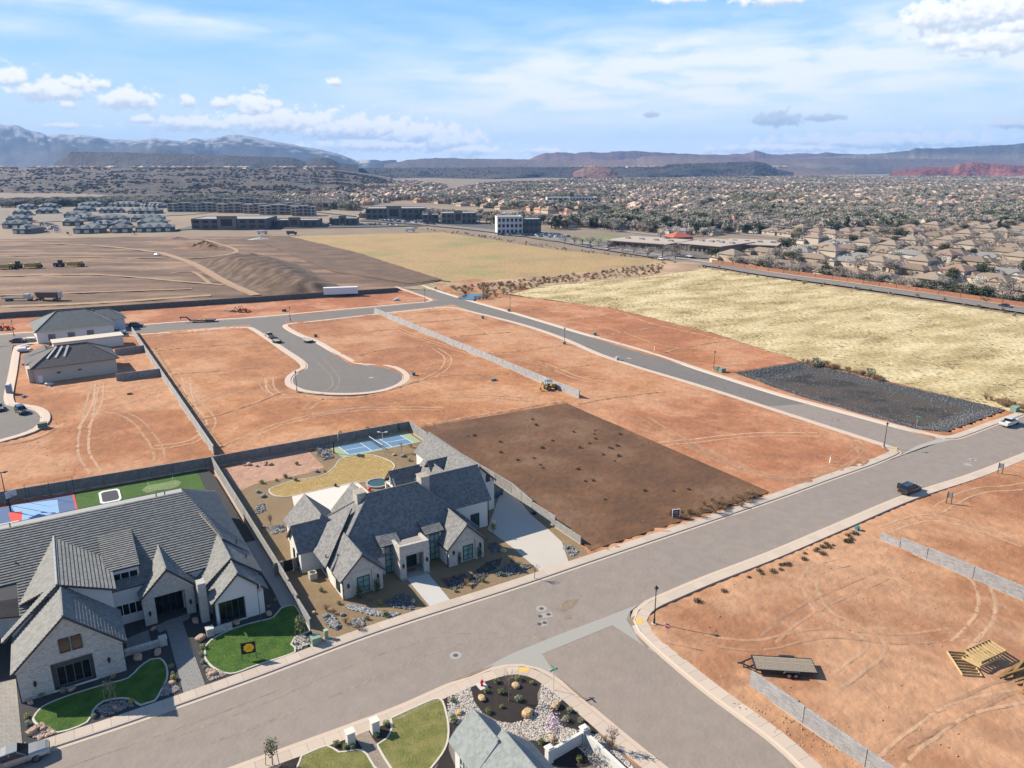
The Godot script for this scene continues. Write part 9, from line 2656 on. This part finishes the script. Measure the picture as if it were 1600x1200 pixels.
func make_far_buildings() -> void:
	# the white clinic
	var p := Vector3(-12.21, 0, -625.87)
	var t := thing("white_clinic", "white three storey clinic with dark glass wing beside the road bend", "building", p + Vector3(0, 0, 0), 0.1)
	block(t, 0, 21, -22, 0, 13.5, Color(0.66, 0.66, 0.67), Color(0.5, 0.5, 0.5), 3, 6)
	block(t, 21.2, 37, -20, -3, 11.5, Color(0.06, 0.075, 0.075), Color(0.4, 0.4, 0.4), 3, 4, Color(0.09, 0.13, 0.14))
	var mb := MB.new()
	mb.tint = Color(0.68, 0.68, 0.69)
	for x in [0.3, 3.6, 7.0, 10.5, 14.0, 17.5, 20.7]: mb.span(x - 0.35, x + 0.35, 0, 14.2, 0.2, 1.2)
	mb.span(-0.2, 21.2, 13.7, 14.6, -0.5, 1.3)
	obj("fins", mb, M.stucco, t)
	mb = MB.new()
	mb.tint = Color(0.28, 0.11, 0.07)
	mb.span(21.2, 37, 3.2, 5.2, -2.98, -2.7)
	obj("brick_band", mb, M.stucco, t)
	# the shops whose walls face the road
	for s in [[Vector3(-286.7, 0, -677.24), 0.05, 66.0, 40.0, 8.5, "long dark fresh market building behind the ploughed field", 8, Color(0.16, 0.145, 0.125)], [Vector3(-219.9, 0, -698.69), 0.05, 40.0, 24.0, 6.0, "low dark shop building beside the market car park", 6, Color(0.13, 0.12, 0.11)], [Vector3(-173.85, 0, -721.5), 0.1, 26.0, 20.0, 6.0, "small dark shop pad at the end of the car park", 4, Color(0.15, 0.135, 0.11)], [Vector3(-153.81, 0, -799.62), 0.1, 62.0, 34.0, 11.0, "dark two storey health building beyond the road fork", 10, Color(0.17, 0.15, 0.125)], [Vector3(-68.56, 0, -737.54), 0.12, 34.0, 26.0, 10.0, "dark two storey clinic with flat roof near the road bend", 7, Color(0.19, 0.17, 0.14)], [Vector3(-88.22, 0, -745.83), 0.12, 16.0, 18.0, 8.0, "narrow dark building left standing between the two clinics", 3, Color(0.14, 0.13, 0.12)]]:
		t = thing("shop_building", s[5], "building", s[0], s[1], "dark shop buildings along the road")
		block(t, 0, s[2], -s[3], 0, s[4], s[7], Color(0.3, 0.29, 0.28), 2 if s[4] > 7 else 1, s[6])
		block(t, s[2] * 0.35, s[2] * 0.6, -4, 1.2, s[4] + 2.2, s[7] * 1.3, Color(0.3, 0.29, 0.28), 1, 1)
	for q in [[V(-297.95,-663.64), V(-286.7,-677.24), V(-141.87,-698.69), V(-67.1,-721.5), V(-35.84,-706.14), V(-151.23,-745.83), V(-234.58,-771.8), V(-309.77,-780.86)], [V(-158.18,-780.86), V(-66.39,-713.74), V(-16.86,-663.64), V(0,-677.24), V(-39.55,-780.86), V(-114.68,-850.61), V(-157.69,-850.61)]]:
		var o := ground_piece("parking_lot", q, 10.0, 0.0, 0.0, plain(Color(0.085, 0.083, 0.08), 0.2), M.asphalt)
		o.set_meta("label", "dark car park before the shop buildings")
	var car := MB.new()
	loft(car, [[-2.2, 0.3, 0.9, 0.85, 0.8, 0.1], [1.0, 0.25, 0.95, 0.9, 0.84, 0.12], [2.2, 0.3, 0.8, 0.8, 0.7, 0.1]])
	car.tint = Color(0.1, 0.1, 0.12)
	loft(car, [[-1.6, 0.9, 0.95, 0.74, 0.7, 0.02], [-0.9, 0.9, 1.45, 0.78, 0.62, 0.06], [0.2, 0.9, 1.45, 0.78, 0.62, 0.06], [1.1, 0.9, 0.95, 0.76, 0.72, 0.02]])
	var spots := []
	var tints := []
	for lot in [[pv([V(-221,-706.14), V(-146.4,-721.5), V(-97.6,-721.5), V(-149.58,-737.54), V(-220.54,-745.83)]), 90], [pv([V(-138.41,-780.86), V(-67.1,-721.5), V(-91.22,-771.8), V(-136.53,-809.33)]), 50], [pv([V(-15.93,-625.87), V(27.05,-637.99), V(52.81,-592.08), V(30.45,-597.46)]), 60], [pv([V(-459.97,-737.54), V(-445.64,-737.54), V(-385,-644.22), V(-397.06,-637.99)]), 26]]:
		for k in lot[1]:
			var q := pick(lot[0])
			spots.append(Transform3D(Basis(Vector3.UP, 0.6 + (PI / 2 if k % 3 == 0 else 0.0)), Vector3(q.x, 0.02, q.y)))
			var g := rng.randf()
			tints.append(Color(0.6, 0.6, 0.62) if g < 0.4 else (Color(0.05, 0.05, 0.06) if g < 0.7 else (Color(0.25, 0.26, 0.28) if g < 0.85 else Color(0.12, 0.16, 0.3))))
	var cars := scatter("parked_cars", car.mesh(), M.car_paint, spots, tints)
	tag(cars, "tiny parked cars filling the far car parks", "cars")
	# the school
	for s in [[Vector3(67.2, 0, -525.55), Vector3(101.94, 0, -497.46), 36.0, 4.2, "low school wing with beige flat roof nearest the park lawn"], [Vector3(111.28, 0, -497.46), Vector3(132.17, 0, -475.6), 40.0, 5.0, "middle school wing with beige flat roof behind the dark tree"], [Vector3(140.36, 0, -501.29), Vector3(170.36, 0, -486.29), 34.0, 4.4, "right hand school wing with long beige roof reaching the houses"]]:
		var d: Vector3 = s[1] - s[0]
		t = thing("school_wing", s[4], "school", s[0], atan2(-d.z, d.x), "low wings of the school")
		block(t, 0, d.length(), -s[2], 0, s[3], Color(0.24, 0.18, 0.14), Color(0.38, 0.315, 0.25), 1, 9)
		mb = MB.new()
		mb.tint = Color(0.39, 0.325, 0.26)
		mb.span(-1.5, d.length() + 1.5, s[3] + 0.5, s[3] + 0.9, -s[2] - 1, 2.0)
		obj("roof_overhang", mb, M.paint, t)
		for k in 4:
			mb = MB.new()
			mb.tint = Color(0.3, 0.27, 0.24)
			mb.span(d.length() * (k + 0.4) / 4, d.length() * (k + 0.4) / 4 + 3, s[3] + 0.9, s[3] + 1.9, -s[2] * 0.5, -s[2] * 0.5 + 2.5)
			obj("roof_unit", mb, M.metal, t)
	t = thing("school_hall", "school hall with red hip roof between the flat wings", "school", Vector3(117.48, 0, -547.57), 0.3)
	mb = MB.new()
	mb.tint = Color(0.3, 0.22, 0.17)
	mb.span(0, 16, -0.5, 4.4, -14, 0)
	obj("wall", mb, M.stucco, t)
	mb = MB.new()
	mb.tint = Color(0.42, 0.11, 0.07)
	plain_hip(mb, -1, 17, -15, 1, 4.6, 3.4)
	obj("roof", mb, M.roof_tile, t)
	# terraces with grey roofs on the left
	var k := 0
	var rows := [[V(-421.94,-637.99), V(-406.79,-637.99), 1], [V(-465.75,-691.39), V(-446.31,-698.69), 2], [V(-508.98,-762.95), V(-490,-771.8), 2], [V(-370.55,-637.99), V(-349.5,-644.22), 2], [V(-342.95,-644.22), V(-328.05,-650.57), 2], [V(-324.19,-650.57), V(-295.05,-657.04), 2], [V(-428.22,-721.5), V(-413.1,-729.44), 2], [V(-386.17,-691.39), V(-367.45,-691.39), 2], [V(-366.51,-698.69), V(-354.79,-706.14), 2], [V(-353.1,-713.74), V(-328.18,-721.5), 2], [V(-418.78,-762.95), V(-390.96,-771.8), 2], [V(-387.7,-771.8), V(-359.2,-780.86), 2], [V(-489.49,-829.46), V(-467.22,-839.9), 2], [V(-566.15,-861.58), V(-551.35,-872.83), 2], [V(-561.33,-896.23), V(-541.3,-908.39), 2], [V(-538.06,-933.73), V(-517.66,-946.92), 2], [V(-493.13,-908.39), V(-468.8,-920.89), 2], [V(-452.69,-896.23), V(-418.74,-896.23), 2], [V(-586.44,-1034.48), V(-560.17,-1050.64), 2], [V(-555.76,-1050.64), V(-516.07,-1050.64), 2], [V(-639.89,-988.79), V(-624,-1003.57), 2], [V(-620.63,-1003.57), V(-603.36,-1018.8), 2], [V(-503.9,-1034.48), V(-466.43,-1018.8), 2], [V(-456.09,-780.86), V(-435,-780.86), 2]]
	for r in rows:
		var a: Vector2 = r[0]
		var d: Vector2 = r[1] - r[0]
		var l := d.length()
		t = thing("terrace_house", "pale terrace with blue grey roof, %s of the terraces beyond the ploughed field" % nth(k), "house", Vector3(a.x, 0, a.y), atan2(-d.y, d.x) + rng.randf_range(-0.12, 0.12), "terraces with blue grey roofs")
		var units := int(l / 9.0) + 1
		mb = MB.new()
		mb.tint = Color(0.24, 0.21, 0.18)
		mb.span(0, l, -0.6, 3.4, -19, 0)
		obj("wall", mb, M.stucco, t)
		mb = MB.new()
		mb.tint = Color(0.15, 0.17, 0.178) * rng.randf_range(0.85, 1.15)
		plain_hip(mb, -0.8, l + 0.8, -19.8, 0.8, 3.5, 3.4)
		for i in units:
			var x := l * (i + 0.5) / units
			mb.tint = Color(0.16, 0.18, 0.188) * rng.randf_range(0.85, 1.15)
			plain_hip(mb, x - 3.6, x + 3.2, -8.0, 2.2 + (i % 2) * 1.5, 3.45, 2.6)
		obj("roof", mb, M.roof_tile, t)
		for i in units:
			mb = MB.new()
			mb.tint = Color(0.05, 0.05, 0.055)
			var x := l * (i + 0.5) / units
			mb.span(x + 3.4, x + 4.6, 1.0, 2.3, 0, 0.1)
			obj("window", mb, M.glass, t)
			mb = MB.new()
			mb.tint = Color(0.5, 0.48, 0.45)
			mb.span(x - 2.2, x + 1.6, 0, 2.3, 2.0 + (i % 2) * 1.5, 2.12 + (i % 2) * 1.5)
			obj("garage_door", mb, M.paint, t)
		k += 1
	# three storey apartments and a large white building
	k = 0
	for s in [[Vector3(-422.59, 0, -933.73), 40], [Vector3(-392.74, 0, -933.73), 36], [Vector3(-356.44, 0, -920.89), 40], [Vector3(-321.11, 0, -908.39), 38], [Vector3(-294.15, 0, -884.38), 44], [Vector3(-290.63, 0, -933.73), 30], [Vector3(-249.69, 0, -861.58), 26], [Vector3(-439.01, 0, -1067.31), 40], [Vector3(-394.22, 0, -1067.31), 40]]:
		t = thing("apartment_block", "beige three storey apartment block, %s behind the market" % nth(k), "apartments", s[0], 0.15, "beige apartment blocks behind the market")
		block(t, 0, s[1], -16, 0, 9.5, Color(0.40, 0.35, 0.28), Color(0.3, 0.28, 0.26), 3, 6)
		block(t, s[1] * 0.3, s[1] * 0.7, -17, 1.4, 10.5, Color(0.3, 0.27, 0.24), Color(0.3, 0.28, 0.26), 3, 2)
		k += 1
	t = thing("white_hotel", "large white many storey building below the dark bluff", "building", Vector3(-523.42, 0, -1761.88), 0.1)
	block(t, 0, 58, -25, 0, 19, Color(0.6, 0.57, 0.52), Color(0.5, 0.48, 0.45), 5, 14)
	block(t, 58.2, 80, -22, -3, 13, Color(0.55, 0.52, 0.48), Color(0.5, 0.48, 0.45), 3, 5)
	t = thing("long_low_store", "long low brown store below the white building", "building", Vector3(-501.4, 0, -1596.48), 0.1)
	block(t, 0, 60, -30, 0, 9, Color(0.36, 0.28, 0.21), Color(0.4, 0.37, 0.33), 1, 8)
	for s in [[Vector3(50.87, 0, -1102.26), 70, "long white apartment block beside the river trees"], [Vector3(0, 0, -1067.31), 60, "red brown building row by the river"], [Vector3(83.24, 0, -1102.26), 40, "pale grey apartment block by the river"], [Vector3(-175.53, 0, -1399), 60, "wide white roofed store before the bluff"]]:
		t = thing("distant_block", s[2], "building", s[0], 0.1)
		block(t, 0, s[1], -18, 0, 10 if s[1] != 60 else 7, Color(0.58, 0.55, 0.52) if s[2].find("red") < 0 else Color(0.25, 0.12, 0.09), Color(0.5, 0.5, 0.5), 2, 9)

# ---------------------------------------------------------------- the town in the distance
func make_town() -> void:
	var house := MB.new()
	house.tint = Color(0.80, 0.72, 0.62)
	house.span(-8, 8, -1, 3.2, -6, 6)
	house.tint = Color(0.52, 0.40, 0.32)
	plain_hip(house, -8.8, 8.8, -6.8, 6.8, 3.3, 3.0)
	house.tint = Color(0.80, 0.72, 0.62)
	house.span(1, 8, -1, 3.0, 5, 11)
	house.tint = Color(0.52, 0.40, 0.32)
	plain_hip(house, 0.3, 8.7, 4.0, 11.7, 3.1, 2.0)
	house.tint = Color(0.1, 0.1, 0.1)
	for q in [[-5.0, 6.02], [-1.5, 6.02]]: house.span(q[0] - 0.8, q[0] + 0.8, 0.9, 2.2, q[1], q[1] + 0.05)
	var crown := MB.new()
	crown.tint = Color(0.4, 0.36, 0.3)
	crown.tube(Vector3.ZERO, Vector3(0, 0.4, 0), 0.04, 0.03, 4, false)
	for k in 5: leaf_cloud(crown, Vector3(rng.randfn() * 0.16, 0.45 + rng.randf() * 0.35, rng.randfn() * 0.16), Vector3(0.26, 0.22, 0.26), 45, 0.07, Color(0.75, 0.75, 0.75), Color(1, 1, 1), 0.6)
	var spots := []
	var tints := []
	var wood := []
	var greens := []
	var areas := [
		[pv([V(-191.14,-1267.96), V(-136.53,-1634.87), V(-76.45,-2295.31), V(238.92,-2873.19), V(1207.17,-3633.56), V(2716.13,-3633.56), V(732.69,-946.92), V(342.33,-1018.8), V(152.91,-908.39), V(59.57,-884.38), V(-34.23,-1018.8)]), 6600, 40000],
		[pv([V(-363.16,-1139.55), V(-516.07,-1717.43), V(-501.73,-2150.84), V(-352.87,-2650.93), V(-168.65,-2023.36), V(-169.9,-1267.96), V(-215.03,-1067.31)]), 700, 1500],
		[pv([V(37.82,-721.5), V(69.93,-829.46), V(147.03,-872.83), V(377.24,-896.23), V(653.25,-861.58), V(685.59,-737.54), V(424.75,-411.84), V(318.56,-411.84), V(498.61,-737.54), V(241.15,-631.88), V(110.27,-650.57)]), 160, 4200],
		[pv([V(-790.9,-1179.4), V(-540.95,-1292.19), V(-424.32,-1370.7), V(-215.03,-1067.31), V(-191.14,-946.92), V(-382.27,-1139.55), V(-695.04,-1034.48)]), 0, 3000],
		[pv([V(226.34,-896.23), V(653.25,-861.58), V(706.94,-933.73), V(342.33,-1018.8), V(152.91,-908.39)]), 0, 1800],
		[pv([V(-172.02,-850.61), V(-65.91,-780.86), V(-12.2,-721.5), V(37.4,-737.54), V(40.96,-809.33), V(-74.47,-884.38), V(-159.28,-946.92)]), 10, 260],
	]
	for a in areas:
		for k in a[1]:
			var p := pick(a[0])
			if absf(p.x / -p.y) > 0.85: continue
			var near := false
			if p.length() < 900.0:
				for q in taken:
					if p.distance_to(q) < 17.0: near = true
			if near: continue
			var s := rng.randf_range(0.7, 1.1)
			spots.append(Transform3D(Basis(Vector3.UP, ROAD_TURN + (PI / 2) * (rng.randi() % 4)).scaled(Vector3(s, rng.randf_range(0.9, 1.5), s)), Vector3(p.x, -0.6, p.y)))
			var f := rng.randf()
			tints.append(Color(0.62, 0.57, 0.51) if f < 0.5 else (Color(1.0, 1.0, 1.0) if f < 0.78 else (Color(0.75, 0.52, 0.42) if f < 0.87 else Color(0.45, 0.43, 0.42))))
		for k in a[2]:
			var p := pick(a[0])
			if absf(p.x / -p.y) > 0.85: continue
			var clump := noise.get_noise_2d(p.x * 0.22, p.y * 0.22)
			var s := rng.randf_range(4.5, 9.5) + 5.0 * clampf(clump, 0.0, 1.0)
			wood.append(Transform3D(Basis(Vector3.UP, rng.randf() * TAU).scaled(Vector3(s * 1.1, s, s * 1.1)), Vector3(p.x, -0.6, p.y)))
			var f := rng.randf() + 0.7 * clump
			greens.append(Color(0.42, 0.37, 0.32) * rng.randf_range(0.75, 1.15) if f < 0.7 else (Color(0.085, 0.105, 0.055) if f < 0.92 else Color(0.26, 0.26, 0.16)))
	tag(scatter("distant_houses", house.mesh(), M.stucco, spots, tints), "thousands of small houses of the town across the valley", "houses")
	tag(scatter("distant_trees", crown.mesh(), M.leaf, wood, greens), "bare and green trees between the distant houses", "trees")
	# houses and scrub up on the plateau edge
	spots = []
	tints = []
	for k in 420:
		var t := rng.randf()
		var p := Vector3(lerpf(-2600, 1300, t), 0, -rng.randf_range(2560, 2760)) if k < 260 else Vector3(lerpf(300, 1500, rng.randf()), 0, -rng.randf_range(4050, 4300))
		p.y = 43.0 if k < 260 else 42.0
		if k < 260 and p.x > -560: continue
		spots.append(Transform3D(Basis(Vector3.UP, rng.randf() * TAU).scaled(Vector3(1.4, 1.6, 1.4)), p))
		tints.append(Color(0.9, 0.85, 0.8) if rng.randf() < 0.4 else Color(0.55, 0.45, 0.38))
	tag(scatter("plateau_houses", house.mesh(), M.stucco, spots, tints), "small pale houses along the edge of the plateau", "houses")
	# scrub along the road beside the tan field and in the bare ground
	var bush := MB.new()
	leaf_cloud(bush, Vector3(0, 0.45, 0), Vector3(0.8, 0.5, 0.7), 110, 0.16, Color(0.8, 0.8, 0.8), Color(1, 1, 1), 0.6)
	spots = []
	tints = []
	var edge := smooth_line([V(-92.67,-684.25), V(-55.14,-650.57), V(-31.28,-614.2), V(22.58,-529.81), V(61.88,-482.67), V(91.74,-446.09), V(107.51,-417.2), V(131.06,-380.05), V(170.32,-327.08), V(196.04,-280.13)], 3.0)
	for k in 170:
		var p: Vector2 = edge[rng.randi() % edge.size()] + Vector2(rng.randfn() * 2.5, rng.randfn() * 4.0)
		var near_road := rng.randf()
		spots.append(Transform3D(Basis(Vector3.UP, rng.randf() * TAU).scaled(Vector3.ONE * rng.randf_range(0.5, 1.4)), Vector3(p.x, 0.0, p.y)))
		tints.append(Color(0.23, 0.18, 0.11) if near_road < 0.5 else (Color(0.2, 0.19, 0.12) if near_road < 0.8 else Color(0.38, 0.29, 0.14)))
	for k in 300:
		var p := pick(pv([V(-29.56,-341.24), V(15.25,-352.64), V(77.58,-391.7), V(90.54,-440.01), V(55.94,-406.62), V(-12.27,-354.62)]))
		spots.append(Transform3D(Basis(Vector3.UP, rng.randf() * TAU).scaled(Vector3.ONE * rng.randf_range(0.4, 1.4)), Vector3(p.x, 0.1, p.y)))
		tints.append(Color(0.36, 0.26, 0.13) if rng.randf() < 0.6 else Color(0.17, 0.12, 0.08))
	tag(scatter("roadside_scrub", bush.mesh(), M.leaf, spots, tints), "dry brown scrub along the road edge of the fields", "scrub")
	# sagebrush over the hillside and river flats
	spots = []
	tints = []
	for k in 9000:
		var p := pick(pv([V(-895.95,-1067.31), V(-1061.86,-1267.96), V(-649.14,-1292.19), V(-430.05,-1428.49), V(-273.05,-1634.87), V(-176.43,-1317.36), V(-238.92,-946.92), V(-477.84,-1139.55)]))
		spots.append(Transform3D(Basis(Vector3.UP, rng.randf() * TAU).scaled(Vector3.ONE * rng.randf_range(1.5, 4.0)), Vector3(p.x, -0.6, p.y)))
		tints.append(Color(0.3, 0.25, 0.19).lerp(Color(0.16, 0.13, 0.1), rng.randf()))
	tag(scatter("river_scrub", bush.mesh(), M.leaf, spots, tints), "grey scrub on the river flats below the hillside", "scrub")
